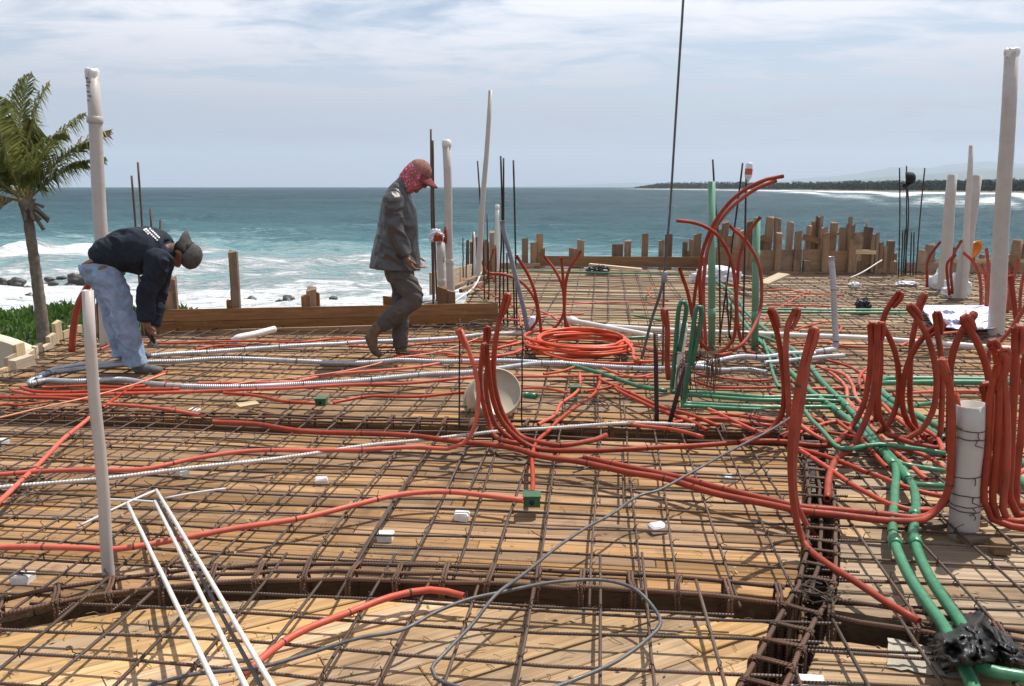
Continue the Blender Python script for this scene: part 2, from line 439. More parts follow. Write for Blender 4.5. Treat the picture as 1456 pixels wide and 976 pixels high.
def make_sea():
    ncol, nrow = 760, 520
    ang = np.radians(np.linspace(-58, 58, ncol))
    r = 26.0 * (9600.0 / 26.0) ** np.linspace(0, 1, nrow)
    A, R = np.meshgrid(ang, r)
    X, Y = R * np.sin(A), R * np.cos(A)
    Z = np.zeros_like(X)
    # swell and chop, faded where the grid is too coarse to carry it
    for k in range(46):
        lam = 1.6 * 1.13 ** k * rng.uniform(0.9, 1.1)
        if lam > 70: lam = rng.uniform(3, 30)
        th = rng.normal(0.12, 0.45)
        kx, ky = math.sin(th) * 2 * math.pi / lam, math.cos(th) * 2 * math.pi / lam
        amp = 0.021 * lam ** 0.70
        fade = np.clip(lam / (R * 0.0116 * 2.6) - 0.5, 0, 1)
        ph = kx * X + ky * Y + rng.uniform(0, 6.28) + 0.9 * np.sin(X * rng.uniform(.01, .05) + rng.uniform(0, 6))
        Z += amp * fade * (1 - np.abs(np.sin(ph * 0.5))) * 1.3 - amp * fade * 0.4
    # breaking waves running in to the near shore
    foam = np.zeros_like(X)
    shore = 62.0 + 0.16 * X + 3.0 * np.sin(X * 0.07)            # where the water meets the rocks
    D = Y - shore
    side = 1 / (1 + np.exp((X - 6 + 0.10 * (Y - 60)) / 14.0))   # surf dies out towards the open right
    base = np.interp(D, [-20, 8, 20, 34, 52, 78, 120, 260], [1.0, 0.90, 0.68, 0.47, 0.33, 0.20, 0.11, 0.03])
    foam += base * (0.22 + 0.78 * side)
    for (y0, x0, half, h, sl) in ((97, -66, 30, 1.7, 0.10), (86, -20, 24, 0.5, 0.06), (118, -20, 40, 0.55, 0.10), (140, -78, 36, 0.7, 0.12), (160, 30, 50, 0.5, 0.05)):
        yy = y0 + sl * (X - x0) + 2.2 * np.sin((X - x0) * 0.13) + 1.1 * np.sin(X * 0.41)
        env = np.exp(-((X - x0) / half) ** 4)
        d = Y - yy
        ridge = np.where(d < 0, np.exp(-(d / 2.6) ** 2), np.exp(-(d / 8.0) ** 2))
        wob = 0.65 + 0.35 * np.sin(X * 0.5 + 2 * np.sin(X * 0.31))
        Z += h * env * ridge * wob
        foam += env * 0.30 * h * np.where(d < 0, np.exp(-(d / 6.0) ** 2), np.exp(-(d / 2.5) ** 2))
    # surf along the far coast
    cd = coast_dist(X.ravel(), Y.ravel()).reshape(X.shape)
    wid = np.interp(A, np.radians([8, 16, 20, 26, 33]), [110, 200, 420, 600, 680])
    far = np.where(cd > -30, np.exp(-(np.maximum(cd, 0) / wid) ** 3.0), 0)
    bands = 0.5 + 0.5 * np.sin(cd / wid * 9 + 1.4 * np.sin(A * 40) + np.sin(A * 97))
    foam += far * (0.42 + 0.55 * bands) * np.where(R > 350, 1, 0)
    Z += SEA
    co = np.stack([X, Y, Z], -1).reshape(-1, 3).astype(np.float32)
    idx = np.arange(ncol * nrow).reshape(nrow, ncol)
    q = np.stack([idx[:-1, :-1], idx[:-1, 1:], idx[1:, 1:], idx[1:, :-1]], -1).reshape(-1, 4).astype(np.int32)
    me = bpy.data.meshes.new("sea")
    me.vertices.add(len(co)); me.vertices.foreach_set('co', co.ravel())
    me.loops.add(q.size); me.loops.foreach_set('vertex_index', q.ravel())
    me.polygons.add(len(q)); me.polygons.foreach_set('loop_start', np.arange(0, q.size, 4, dtype=np.int32))
    me.polygons.foreach_set('use_smooth', np.ones(len(q), dtype=bool))
    me.update(calc_edges=True)
    at = me.attributes.new("foam", 'FLOAT', 'POINT'); at.data.foreach_set('value', np.clip(foam, 0, 1.3).ravel().astype(np.float32))
    sh = np.interp(Y, [55, 75, 100, 130, 190, 300, 700], [1.0, 0.92, 0.75, 0.5, 0.28, 0.12, 0.0])
    sh = sh * (0.45 + 0.55 * side)
    at2 = me.attributes.new("shallow", 'FLOAT', 'POINT'); at2.data.foreach_set('value', sh.ravel().astype(np.float32))
    return me
def sea_mat():
    m, nt, bs = mat_new('sea_water')
    geo = node(nt, "ShaderNodeNewGeometry")
    fo = node(nt, "ShaderNodeAttribute", attribute_name='foam').outputs['Fac']
    sh = node(nt, "ShaderNodeAttribute", attribute_name='shallow').outputs['Fac']
    mp = node(nt, "ShaderNodeMapping", {'Vector': geo.outputs['Position'], 'Scale': (0.42, 1.0, 1.0)})
    n1 = node(nt, "ShaderNodeTexNoise", {'Vector': mp.outputs[0], 'Scale': 0.11, 'Detail': 10.0, 'Roughness': 0.72, 'Distortion': 1.6})
    n2 = node(nt, "ShaderNodeTexNoise", {'Vector': mp.outputs[0], 'Scale': 0.8, 'Detail': 8.0, 'Roughness': 0.72, 'Distortion': 1.0})
    n3 = node(nt, "ShaderNodeTexNoise", {'Vector': mp.outputs[0], 'Scale': 0.014, 'Detail': 8.0, 'Roughness': 0.65})
    nn = node(nt, "ShaderNodeMath", {0: node(nt, "ShaderNodeMath", {0: n1.outputs['Fac'], 1: 0.55}, operation='MULTIPLY').outputs[0], 1: node(nt, "ShaderNodeMath", {0: n2.outputs['Fac'], 1: 0.45}, operation='MULTIPLY').outputs[0]}, operation='ADD').outputs[0]
    # foam shows where noise falls under the amount of foam there; around it the water is milky with bubbles
    thr = node(nt, "ShaderNodeMath", {0: mrange(nt, fo, 0, 1, 0.27, 0.74, False), 1: nn}, operation='SUBTRACT').outputs[0]
    fm = mrange(nt, thr, -0.03, 0.14)
    milk = mrange(nt, thr, -0.16, 0.05, 0, 0.75)
    deep = mixc(nt, mrange(nt, n3.outputs['Fac'], 0.35, 0.65), (0.007, 0.034, 0.050), (0.016, 0.058, 0.076))
    mid = mixc(nt, mrange(nt, n1.outputs['Fac'], 0.35, 0.65), (0.050, 0.17, 0.20), (0.13, 0.30, 0.325))
    wc = mixc(nt, sh, deep, mid)
    wc = mixc(nt, node(nt, "ShaderNodeMath", {0: milk, 1: mrange(nt, sh, 0.0, 0.4, 0.25, 1.0)}, operation='MULTIPLY').outputs[0], wc, (0.36, 0.52, 0.54))
    cc = mixc(nt, fm, wc, (0.74, 0.77, 0.78))
    nt.links.new(cc, bs.inputs['Base Color'])
    nt.links.new(mrange(nt, fm, 0, 1, 0.28, 0.9), bs.inputs['Roughness'])
    bs.inputs['IOR'].default_value = 1.33
    bs.inputs['Specular IOR Level'].default_value = 0.06
    b1 = node(nt, "ShaderNodeTexNoise", {'Vector': mp.outputs[0], 'Scale': 0.9, 'Detail': 8.0, 'Roughness': 0.65, 'Distortion': 0.4})
    bh = node(nt, "ShaderNodeMath", {0: b1.outputs['Fac'], 1: node(nt, "ShaderNodeMath", {0: fm, 1: 0.35}, operation='MULTIPLY').outputs[0]}, operation='ADD').outputs[0]
    bump(nt, bs, bh, 1.0, 1.3)
    # choppy water never shows its steepest mirror angle: cap the mirror share
    bs.inputs['Specular IOR Level'].default_value = 0.0
    nrm = bs.inputs['Normal'].links[0].from_socket
    gl = node(nt, "ShaderNodeBsdfGlossy", {'Roughness': 0.26, 'Normal': nrm})
    df = node(nt, "ShaderNodeBsdfDiffuse", {'Color': cc, 'Normal': nrm})
    fr = node(nt, "ShaderNodeFresnel", {'IOR': 1.33, 'Normal': nrm})
    cap = node(nt, "ShaderNodeMath", {0: fr.outputs[0], 1: 0.15}, operation='MINIMUM').outputs[0]
    cap = node(nt, "ShaderNodeMath", {0: cap, 1: mrange(nt, fm, 0, 1, 1.0, 0.15)}, operation='MULTIPLY').outputs[0]
    mx = node(nt, "ShaderNodeMixShader", {0: cap, 1: df.outputs[0], 2: gl.outputs[0]})
    out = [n_ for n_ in nt.nodes if n_.type == 'OUTPUT_MATERIAL'][0]
    nt.links.new(mx.outputs[0], out.inputs[0])
    return m
sea = link("sea", make_sea(), sea_mat())
tag(sea, kind='structure')

# ---- near ground: grassy bank on the left, then rocks down to the surf
def ground_z(x, y):
    n = mnoise.noise(Vector((x * 0.25, y * 0.25, 0))) * 0.35 + mnoise.noise(Vector((x * 0.9, y * 0.9, 3))) * 0.10
    edge = 20.5 + mnoise.noise(Vector((x * 0.3, 5, 0))) * 1.5
    a = 1 / (1 + math.exp((y - edge) / 0.9))             # the bank ends seawards
    b = 1 / (1 + math.exp((x + 5.0 - 0.0 * y) / 0.7))
    hi = -1.75 + 0.66 * math.exp(-((y - 17.5) / 3.6) ** 2) + n
    sl = np.interp(y, [0, 22, 34, 52, 60, 68, 80], [-3.6, -4.8, -6.2, -6.55, -6.85, -7.4, -8.0])
    lo = float(sl) + n * 0.9 - 2.6 / (1 + math.exp(-(x + 23 + 0.35 * (y - 45)) / 2.5)) * min(1.0, max(0.0, (y - 24) / 12))
    k = a * b
    return hi * k + lo * (1 - k)
def make_ground():
    xs = np.concatenate([np.linspace(-75, -22, 60), np.linspace(-21.5, -2, 66), np.linspace(-1, 45, 60)])
    ys = np.concatenate([np.linspace(5.0, 24, 70), np.linspace(24.6, 78, 80)])
    vs = [(x, y, ground_z(x, y)) for y in ys for x in xs]
    nx = len(xs); fs = []
    for j in range(len(ys) - 1):
        for i in range(nx - 1):
            a = j * nx + i; fs.append((a, a + 1, a + nx + 1, a + nx))
    return mesh("ground", vs, fs, True)
def ground_mat():
    m, nt, bs = mat_new('bank_soil_and_rock')
    geo = node(nt, "ShaderNodeNewGeometry")
    n1 = node(nt, "ShaderNodeTexNoise", {'Vector': geo.outputs['Position'], 'Scale': 1.3, 'Detail': 9.0, 'Roughness': 0.7})
    v1 = node(nt, "ShaderNodeTexVoronoi", {'Vector': geo.outputs['Position'], 'Scale': 1.6})
    sp = node(nt, "ShaderNodeSeparateXYZ", {0: geo.outputs['Position']})
    rock = mixc(nt, mrange(nt, n1.outputs['Fac'], 0.35, 0.65), (0.03, 0.028, 0.027), (0.13, 0.12, 0.11))
    soil = mixc(nt, mrange(nt, n1.outputs['Fac'], 0.35, 0.65), (0.035, 0.05, 0.018), (0.06, 0.085, 0.03))
    nt.links.new(mixc(nt, mrange(nt, sp.outputs[2], -3.6, -2.6), rock, soil), bs.inputs['Base Color'])
    bs.inputs['Roughness'].default_value = 0.85
    bump(nt, bs, node(nt, "ShaderNodeMath", {0: n1.outputs['Fac'], 1: v1.outputs['Distance']}, operation='ADD').outputs[0], 0.9, 0.3)
    return m
ground = link("ground", make_ground(), ground_mat())
inland = obj("inland_ground", [(-9000, 5.0, -3.7), (-9000, -9000, -3.7), (9000, -9000, -3.7), (9000, 5.0, -3.7)], [(0, 1, 2, 3)], ground.data.materials[0])
tag(inland, kind='structure')
tag(ground, kind='structure')

# ---- leafy ground cover on the bank
def leaf_mat(name, c1, c2, trans=0.25):
    m, nt, bs = mat_new(name)
    geo = node(nt, "ShaderNodeNewGeometry")
    n1 = node(nt, "ShaderNodeTexNoise", {'Vector': geo.outputs['Position'], 'Scale': 2.4, 'Detail': 5.0})
    pi = node(nt, "ShaderNodeTexWhiteNoise", {0: geo.outputs['Random Per Island']}, noise_dimensions='1D')
    c = mixc(nt, mrange(nt, n1.outputs['Fac'], 0.35, 0.65), c1, c2)
    c = mixc(nt, mrange(nt, geo.outputs['Random Per Island'], 0, 1, 0, 0.6, False), c, tuple(x * 1.5 for x in c2))
    nt.links.new(c, bs.inputs['Base Color'])
    bs.inputs['Roughness'].default_value = 0.5
    tr = node(nt, "ShaderNodeBsdfTranslucent", {'Color': c})
    mx = node(nt, "ShaderNodeMixShader", {0: trans, 1: bs.outputs[0], 2: tr.outputs[0]})
    out = [n for n in nt.nodes if n.type == 'OUTPUT_MATERIAL'][0]
    nt.links.new(mx.outputs[0], out.inputs[0])
    return m
M['cover'] = leaf_mat('ground_cover_leaf', (0.04, 0.09, 0.016), (0.085, 0.16, 0.03), 0.3)
g = Geo()
cnt = 0
while cnt < 15000:
    x, y = random.uniform(-17, -4.4), random.uniform(9.0, 20.5)
    z = ground_z(x, y)
    if z < -2.9: continue
    cnt += 1
    clump = 0.5 + 0.5 * mnoise.noise(Vector((x * 1.1, y * 1.1, 9)))
    h = random.uniform(0.05, 0.18) + 0.34 * clump * random.random()
    az = random.uniform(0, 6.28); d = Vector((math.cos(az), math.sin(az), 0)); s = Vector((-d.y, d.x, 0))
    w = random.uniform(0.018, 0.042)
    b = Vector((x, y, z - 0.02)); lean = random.uniform(0.03, 0.16)
    mpt = b + d * lean * 0.45 + Vector((0, 0, h * 0.7)); tpt = b + d * lean + Vector((0, 0, h * random.uniform(0.75, 1.05)))
    g.add([b - s * w * 0.4, b + s * w * 0.4, mpt + s * w, tpt, mpt - s * w], [(0, 1, 2, 3, 4)])
cover = g.build("ground_cover", M['cover'])
tag(cover, 'low leafy green ground cover on the bank behind the palm', 'ground cover', kind='stuff')

# ---- rocks in the surf
M['rock'] = simple_mat('wet_rock', (0.045, 0.041, 0.036), 0.55, 0, 0.4, (0.03, 0.03, 0.03), 0.6, 1.6, bump_s=0.8)
def rock(px, py, wpx, hpx, label, seed):
    c = P(px, py, SEA + 0.15); s = ppm(c)
    a, h = wpx / s / 2, hpx / s
    bm = bmesh.new()
    bmesh.ops.create_icosphere(bm, subdivisions=3, radius=1.0)
    for v in bm.verts:
        n = mnoise.fractal(v.co * 1.3 + Vector((seed * 7.1, seed, 0)), 0.9, 2.1, 4)
        v.co *= 1 + 0.36 * n
        v.co.x *= a * 1.05; v.co.y *= a * 0.9; v.co.z *= h * 0.95
    me = bpy.data.meshes.new("rock"); bm.to_mesh(me); bm.free()
    me.polygons.foreach_set('use_smooth', [True] * len(me.polygons))
    o = link("rock", me, M['rock'], None, c - Vector((0, 0, h * 0.15)))
    tag(o, label, 'rock', 'dark rocks in the surf')
ROCKS = [
 (4, 403, 14, 9, 'dark rock cut by the frame edge, level with the big surf boulders'),
 (24, 402, 22, 8, 'dark rock in white foam between frame edge and palm trunk'),
 (108, 397, 24, 9, 'rounded dark rock in white foam just beyond the bent worker'),
 (124, 395, 12, 12, 'dark rock in the foam touching the back of the bent worker'),
 (101, 379, 9, 6, 'small dark rock on the crest of the breaking wave'),
 (84, 412, 16, 6, 'flat rock in the foam between palm trunk and bent worker'),
 (100, 411, 18, 8, 'rock in the foam just behind the top of the near white pipe'),
 (70, 397, 12, 4, 'small flat rock in foam just beside the palm trunk'),
 (88, 395, 14, 3, 'thin flat wet rock awash in foam behind the palm'),
 (76, 403, 14, 4, 'small wet rock awash in foam above the flat one beside the palm'),
 (40, 410, 12, 4, 'low wet rock awash in foam behind the palm trunk'),
 (99, 424, 16, 8, 'dark rock on the shore line above the grass, beside the near pipe'),
 (43, 427, 18, 12, 'biggest dark boulder on the shore line behind the palm trunk'),
 (28, 430, 20, 10, 'dark boulder on the shore line left of the palm trunk'),
 (8, 428, 20, 12, 'dark boulder on the shore line at the frame edge'),
 (12, 437, 22, 9, 'dark boulder at the grass edge below the frame-edge boulder'),
 (88, 433, 14, 6, 'low boulder on the shore above the leafy green bank'),
 (298, 431, 9, 5, 'small rock above the board just right of the bent worker arm stakes'),
 (309, 429, 10, 6, 'small dark rock in foam just left of the tall wooden stake'),
 (347, 428, 8, 5, 'small dark rock in foam just right of the tall wooden stake'),
 (358, 427, 14, 7, 'dark rock in foam second right of the tall wooden stake'),
 (398, 430, 12, 5, 'low rock showing above the back board left of the paired blocks'),
 (411, 428, 20, 9, 'humped dark rock above the back board left of the paired blocks'),
 (474, 424, 12, 3, 'thin dark rock awash between paired blocks and walking worker'),
 (270, 431, 16, 4, 'flat dark rock above the back board beside the short stakes'),
]
for i, r_ in enumerate(ROCKS): rock(*r_, i)

# ---- far coast: land, tree line, hills
land_v, land_f = [], []
for k, c in enumerate(coast):
    d = Vector((c.x, c.y, 0)).normalized()
    for j, (off, h) in enumerate(((-6, -0.4), (22, 1.2), (60, 2.2), (400, 4.0), (2600, 6.0))):
        q = c + d * off; land_v.append((q.x, q.y, SEA + h))
for k in range(len(coast) - 1):
    for j in range(4):
        a = k * 5 + j; land_f.append((a, a + 5, a + 6, a + 1))
M['coast'] = simple_mat('far_sand_and_scrub', (0.15, 0.13, 0.095), 0.9, 0, 0.3, (0.06, 0.07, 0.035), 0.6, 0.02)
land = obj("coast_land", land_v, land_f, M['coast'])
tag(land, kind='structure')
M['treeline'] = simple_mat('far_tree_leaf', (0.020, 0.030, 0.013), 0.9, 0, 0.35, (0.035, 0.045, 0.02), 0.5, 0.03, 0.1)
g = Geo()
random.seed(3)
cum = []
for k in range(len(coast) - 1): cum.append((coast[k + 1] - coast[k]).length)
for i in range(5200):
    # sample evenly in view angle
    t = random.uniform(0, len(coast) - 1.001); k = int(t); f = t - k
    c = coast[k].lerp(coast[k + 1], f)
    d = Vector((c.x, c.y, 0)).normalized(); s = Vector((d.y, -d.x, 0))
    row = random.random() ** 1.5
    b = c + d * (48 + row * 260) + s * jit(10); b.z = SEA + 1.5
    ends = min(1.0, 0.22 + t * 1.1)
    H = (random.uniform(8, 15) + 3.0 * mnoise.noise(Vector((t * 6, 0, 0))) + row * 4) * (1.15 if t < 2 else 1.0) * ends
    R_ = random.uniform(2.6, 4.8) * (1 + 0.25 * (len(coast) - 1 - t) / 8)
    palm = random.random() < 0.5
    for q in range(11):
        a = random.uniform(0, 6.28)
        if palm:
            tip = b + Vector((math.cos(a) * R_, math.sin(a) * R_, H + random.uniform(-2.6, 1.2)))
            o_ = b + Vector((0, 0, H)); w = Vector((-math.sin(a), math.cos(a), 0.3)) * 0.55
            mid = (o_ + tip) / 2 + Vector((0, 0, 0.9))
            g.add([o_, mid + w, tip, mid - w], [(0, 1, 2, 3)])
        else:
            o_ = b + Vector((jit(R_), jit(R_), random.uniform(0.15, 0.95) * H))
            u1 = Vector((jit(1), jit(1), jit(1))).normalized() * random.uniform(1.0, 2.3); u2 = Vector((jit(1), jit(1), jit(1))).normalized() * random.uniform(1.0, 2.3)
            g.add([o_ - u1, o_ - u2, o_ + u1, o_ + u2], [(0, 1, 2, 3)])
    if palm:
        w = s * 0.35
        g.add([b - w, b + w, b + w * 0.6 + Vector((0, 0, H)), b - w * 0.6 + Vector((0, 0, H))], [(0, 1, 2, 3)])
tl = g.build("treeline", M['treeline'])
tag(tl, 'long low dark line of palms and trees on the far coast', 'treeline', kind='stuff')
M['hill'] = simple_mat('far_hill_forest', (0.05, 0.07, 0.045), 0.95, 0, 0.3, (0.09, 0.09, 0.06), 0.4, 0.004)
def hill_range(name, dist, prof, depth, seed):
    """ridge whose skyline passes the given spots of the photograph"""
    xs = np.linspace(prof[0][0], prof[-1][0], 150)
    hs = np.interp(xs, [p[0] for p in prof], [p[1] for p in prof])
    vs, fs = [], []
    for i, (x, h) in enumerate(zip(xs, hs)):
        for j in range(7):
            f = j / 6.0
            y = dist + (f - 0.5) * depth
            q = V(float(x), 266, y)
            prof_h = (266 - h) / FPX * dist
            n = mnoise.fractal(Vector((x * 0.02, f * 2.0, seed)), 0.9, 2.2, 5)
            z = SEA - 4 + max(0.0, prof_h + 8.0) * (math.sin(math.pi * f) ** 0.8) * (1 + 0.10 * n)
            vs.append((q.x, y, z))
    for i in range(len(xs) - 1):
        for j in range(6):
            a = i * 7 + j; fs.append((a, a + 7, a + 8, a + 1))
    return tag(obj(name, vs, fs, M['hill'], smooth=True), kind='structure')
hill_range("hills_front", 15000, [(1130, 266), (1200, 258), (1260, 252), (1310, 249), (1360, 245), (1400, 243), (1450, 240), (1520, 238), (1650, 242), (1800, 262)], 3500, 1)
hill_range("hills_back", 22000, [(700, 266), (790, 264.5), (860, 262), (900, 260), (940, 262), (1010, 263), (1080, 260), (1150, 254), (1220, 248), (1262, 239), (1310, 240), (1360, 235), (1400, 231), (1460, 234), (1560, 226), (1700, 240), (1850, 260)], 3500, 2)
# ---- the air
bm = bmesh.new(); bmesh.ops.create_cube(bm, size=1.0)
hz = bpy.data.meshes.new("haze"); bm.to_mesh(hz); bm.free()
hm = bpy.data.materials.new("haze_air"); hm.use_nodes = True
hn = hm.node_tree; hn.nodes.clear()
ho = hn.nodes.new("ShaderNodeOutputMaterial")
pv = hn.nodes.new("ShaderNodeVolumePrincipled")
pv.inputs['Color'].default_value = (0.72, 0.86, 1.0, 1)
pv.inputs['Density'].default_value = 5.0e-5
pv.inputs['Anisotropy'].default_value = 0.2
hn.links.new(pv.outputs[0], ho.inputs['Volume'])
haze = link("haze", hz, hm, None, (0, 12350, 490))
haze.scale = (60000, 25500, 1002)
tag(haze, 'pale bluish sea haze over the far coast', 'haze', kind='stuff')

# ---- coconut palm on the bank
M['bark'] = simple_mat('palm_bark', (0.20, 0.155, 0.115), 0.9, 0, 0.35, (0.08, 0.06, 0.045), 0.6, 12.0, bump_s=0.7)
M['frond'] = leaf_mat('palm_leaf', (0.085, 0.105, 0.026), (0.19, 0.20, 0.055), 0.42)
M['frond_dry'] = leaf_mat('palm_leaf_dry', (0.17, 0.13, 0.06), (0.30, 0.235, 0.11), 0.25)
M['rachis'] = simple_mat('palm_rachis', (0.30, 0.25, 0.09), 0.6)
random.seed(5)
PY = 14.0
base = V(63, 500, PY); base.z = ground_z(base.x, base.y) - 0.05
palm = empty("palm_tree", base, 'young coconut palm with bent grey trunk on the grassy bank', 'palm tree')
tp = [base, V(60, 460, PY), V(54, 410, PY), V(48, 365, PY), V(42, 325, PY), V(38, 292, PY), V(38, 282, PY)]
path = catmull(tp, 0.07)
rad = []
for i, p in enumerate(path):
    f = i / (len(path) - 1)
    rad.append((0.112 - 0.030 * min(1, f * 1.4) + (0.05 if f < 0.05 else 0)) * (1 + 0.05 * math.sin(i * 2.1)) + (0.05 * max(0, (f - 0.9) / 0.1)))
tube("trunk", path, rad, M['bark'], palm, 12)
crown = V(38, 288, PY)
def frond(az, el, L, droop, twist=0.0, dry=False, gaps=0.0):
    """rachis that bends under its weight, leaflets hanging from both sides"""
    g = Geo(); gl = Geo()
    d = Vector((math.cos(az) * math.cos(el), math.sin(az) * math.cos(el), math.sin(el)))
    pts = [crown.copy()]
    n = 16; p = crown.copy(); dd = d.copy()
    for i in range(n):
        dd = (dd + Vector((0.035, 0, -droop / n * (0.3 + 1.4 * i / n)))).normalized()
        p = p + dd * (L / n); pts.append(p.copy())
    g.tube(pts, [0.022 * (1 - 0.85 * i / n) + 0.002 for i in range(n + 1)], 5)
    side0 = d.cross(Vector((0, 0, 1))).normalized()
    for i in range(2, n * 5):
        f = i / (n * 5)
        if f < 0.13 or (gaps and f < 0.6): continue
        k = min(n - 1, int(f * n)); q = pts[k].lerp(pts[k + 1], f * n - k)
        t = (pts[k + 1] - pts[k]).normalized()
        sd = t.cross(Vector((0, 0, 1))); sd = sd.normalized() if sd.length > 1e-3 else side0
        up = sd.cross(t)
        ll = L * 0.33 * (math.sin(math.pi * min(1, f * 0.93 + 0.09)) ** 0.6)
        for s in (-1, 1):
            if random.random() < gaps: continue
            o = (sd * s * 0.9 + t * random.uniform(0.55, 0.8) + up * random.uniform(-0.12, 0.30)).normalized()
            l2 = ll * random.uniform(0.8, 1.1)
            m1 = q + o * l2 * 0.5
            tip = q + o * l2 * 0.92 + Vector((0.02, 0, -l2 * random.uniform(0.30, 0.85)))
            w = (t - o * t.dot(o)).normalized() * (0.0115 + 0.004 * random.random())
            gl.add([q - w * 0.5, q + w * 0.5, m1 + w, tip, m1 - w], [(0, 1, 2, 3, 4)])
    o = g.build("frond", M['frond_dry'] if dry else M['rachis'], palm, True, crown)
    gl.build("leaflet", M['frond_dry'] if dry else M['frond'], o, False, crown)
    o.children[0]['kind'] = 'stuff'
for az, el, L, dr in ((0.05, 1.02, 1.65, 0.40), (0.35, 0.86, 1.55, 0.5), (-0.7, 1.15, 1.6, 0.5), (1.0, 1.25, 1.9, 0.45),
                      (2.2, 1.38, 2.15, 0.35), (2.7, 1.2, 2.25, 0.45), (3.2, 1.0, 2.2, 0.55), (3.6, 0.75, 2.1, 0.8), (4.3, 1.15, 2.0, 0.7),
                      (2.9, 0.55, 2.0, 1.0), (3.3, 1.42, 2.2, 0.3)):
    frond(az + jit(0.08), el, L, dr)
frond(3.05, 0.62, 1.5, 1.5, dry=True)
frond(3.6, 0.3, 1.3, 1.6, dry=True)
frond(0.45, 1.05, 1.95, 0.5, dry=True, gaps=0.5)
for k in range(11):      # old leaf stubs under the crown
    a = random.uniform(0, 6.28); o = crown + Vector((0, 0, -0.05 - 0.2 * random.random()))
    d = Vector((math.cos(a), math.sin(a), random.uniform(-0.9, 0.5))).normalized()
    tube("leaf_stub", catmull([o, o + d * 0.13 + Vector((0, 0, 0.03)), o + d * random.uniform(0.2, 0.36) - Vector((0, 0, 0.08))], 0.06), 0.028, M['bark'], palm, 5)

# ---- cream rendered vault of the lower roof at the left frame edge
g = Geo()
cpath = [V(-150, 466, 8.0), V(-60, 471, 8.0), V(-5, 481, 8.0), V(22, 490, 8.0), V(42, 500, 8.0), V(54, 512, 8.0), V(58, 545, 8.0)]
cp = catmull(cpath, 0.06)
n = len(cp); vs = []; fs = []
for j, (yy, dz) in enumerate(((8.0, -0.02), (8.03, 0.0), (8.14, 0.0), (8.17, -0.02))):
    for p in cp: vs.append(Vector((p.x, yy, p.z + dz)))
for p in cp: vs.append(Vector((p.x, 8.0, -3.2)))
for p in cp: vs.append(Vector((p.x, 8.17, -3.2)))
for j in range(3):
    for i in range(n - 1): fs.append((j * n + i, j * n + i + 1, (j + 1) * n + i + 1, (j + 1) * n + i))
for i in range(n - 1): fs.append((4 * n + i, 4 * n + i + 1, i + 1, i)); fs.append((3 * n + i, 3 * n + i + 1, 5 * n + i + 1, 5 * n + i))
vault = obj("curved_wall", vs, fs, M['render_wall'], smooth=False)
tag(vault, 'cream rendered curved wall of the lower roof below the palm', 'wall')

# ================================================================== the formwork deck
random.seed(21)
AX = math.radians(6.4)
LONG = Vector((math.sin(AX), math.cos(AX), 0))       # the way the long bars run
CROSS = Vector((math.cos(AX), -math.sin(AX), 0))
def poly_px(pts): return [P(x, y).xy for x, y in pts]
def clip_half(poly, a, n):
    """keep the side of the line through a where (p-a).n <= 0"""
    out = []
    for i in range(len(poly)):
        p, q = poly[i], poly[(i + 1) % len(poly)]
        dp, dq = (p - a).dot(n), (q - a).dot(n)
        if dp <= 0: out.append(p)
        if (dp < 0 < dq) or (dq < 0 < dp): out.append(p.lerp(q, dp / (dp - dq)))
    return out
def area(poly):
    return 0.5 * sum(poly[i].x * poly[(i + 1) % len(poly)].y - poly[(i + 1) % len(poly)].x * poly[i].y for i in range(len(poly)))
BAYS = []
def bay(name_label, poly, direction, width, length, mat, thick=0.024, bow=0.004):
    """a floor of boards nailed side by side, cut to the outline of the bay"""
    BAYS.append(poly)
    d = Vector(direction).xy.normalized(); n = Vector((-d.y, d.x))
    us = [p.dot(d) for p in poly]; vs = [p.dot(n) for p in poly]
    if area(poly) < 0: poly = poly[::-1]
    c = sum(poly, Vector((0, 0))) / len(poly)
    base = obj("formwork_floor", [Vector((p.x, p.y, -0.034)) for p in poly], [tuple(range(len(poly)))], M['under'], loc=(c.x, c.y, 0))
    tag(base, name_label, kind='structure')
    v = min(vs) - random.uniform(0, max(width) if hasattr(width, "__len__") else width)
    ang = math.atan2(d.y, d.x); cnt = 0
    while v < max(vs):
        w = random.choice(width) if hasattr(width, '__len__') else width * random.uniform(0.9, 1.1)
        u = min(us) - random.uniform(0, length)
        while u < max(us):
            L = length * random.uniform(0.6, 1.35)
            gap = 0.0022 + random.random() ** 3 * 0.006
            q = poly
            for a, nn in ((d * u + n * v, -d), (d * (u + L - 0.003) + n * v, d), (d * u + n * (v + gap), -n), (d * u + n * (v + w), n)):
                q = clip_half(q, a, nn)
                if len(q) < 3: break
            if len(q) >= 3 and abs(area(q)) > 0.0008:
                o2 = d * (u + L / 2) + n * (v + w / 2)
                dz = jit(bow); tilt = jit(0.012)
                loc = [((p - o2).dot(d), (p - o2).dot(n)) for p in q]
                k = len(loc)
                # rounded-over arris: an inset top ring a little above the edge ring
                cx = sum(x for x, _ in loc) / k; cy = sum(y for _, y in loc) / k
                top = []
                for x, y in loc:
                    dx, dy = cx - x, cy - y
                    top.append((x + max(-0.004, min(0.004, dx)), y + max(-0.004, min(0.004, dy)), dz + y * tilt))
                edge = [(x, y, dz + y * tilt - 0.003) for x, y in loc]
                bot = [(x, y, -thick) for x, y in loc]
                vv = top + edge + bot
                ff = [tuple(range(k))]
                for i in range(k):
                    j = (i + 1) % k
                    ff.append((i, k + i, k + j, j)); ff.append((k + i, 2 * k + i, 2 * k + j, k + j))
                me = mesh("plank", vv, ff)
                o = link("plank", me, mat, base, (o2.x, o2.y, 0))
                o.rotation_euler = (0, 0, ang); cnt += 1
            u += L
        v += w
    return base
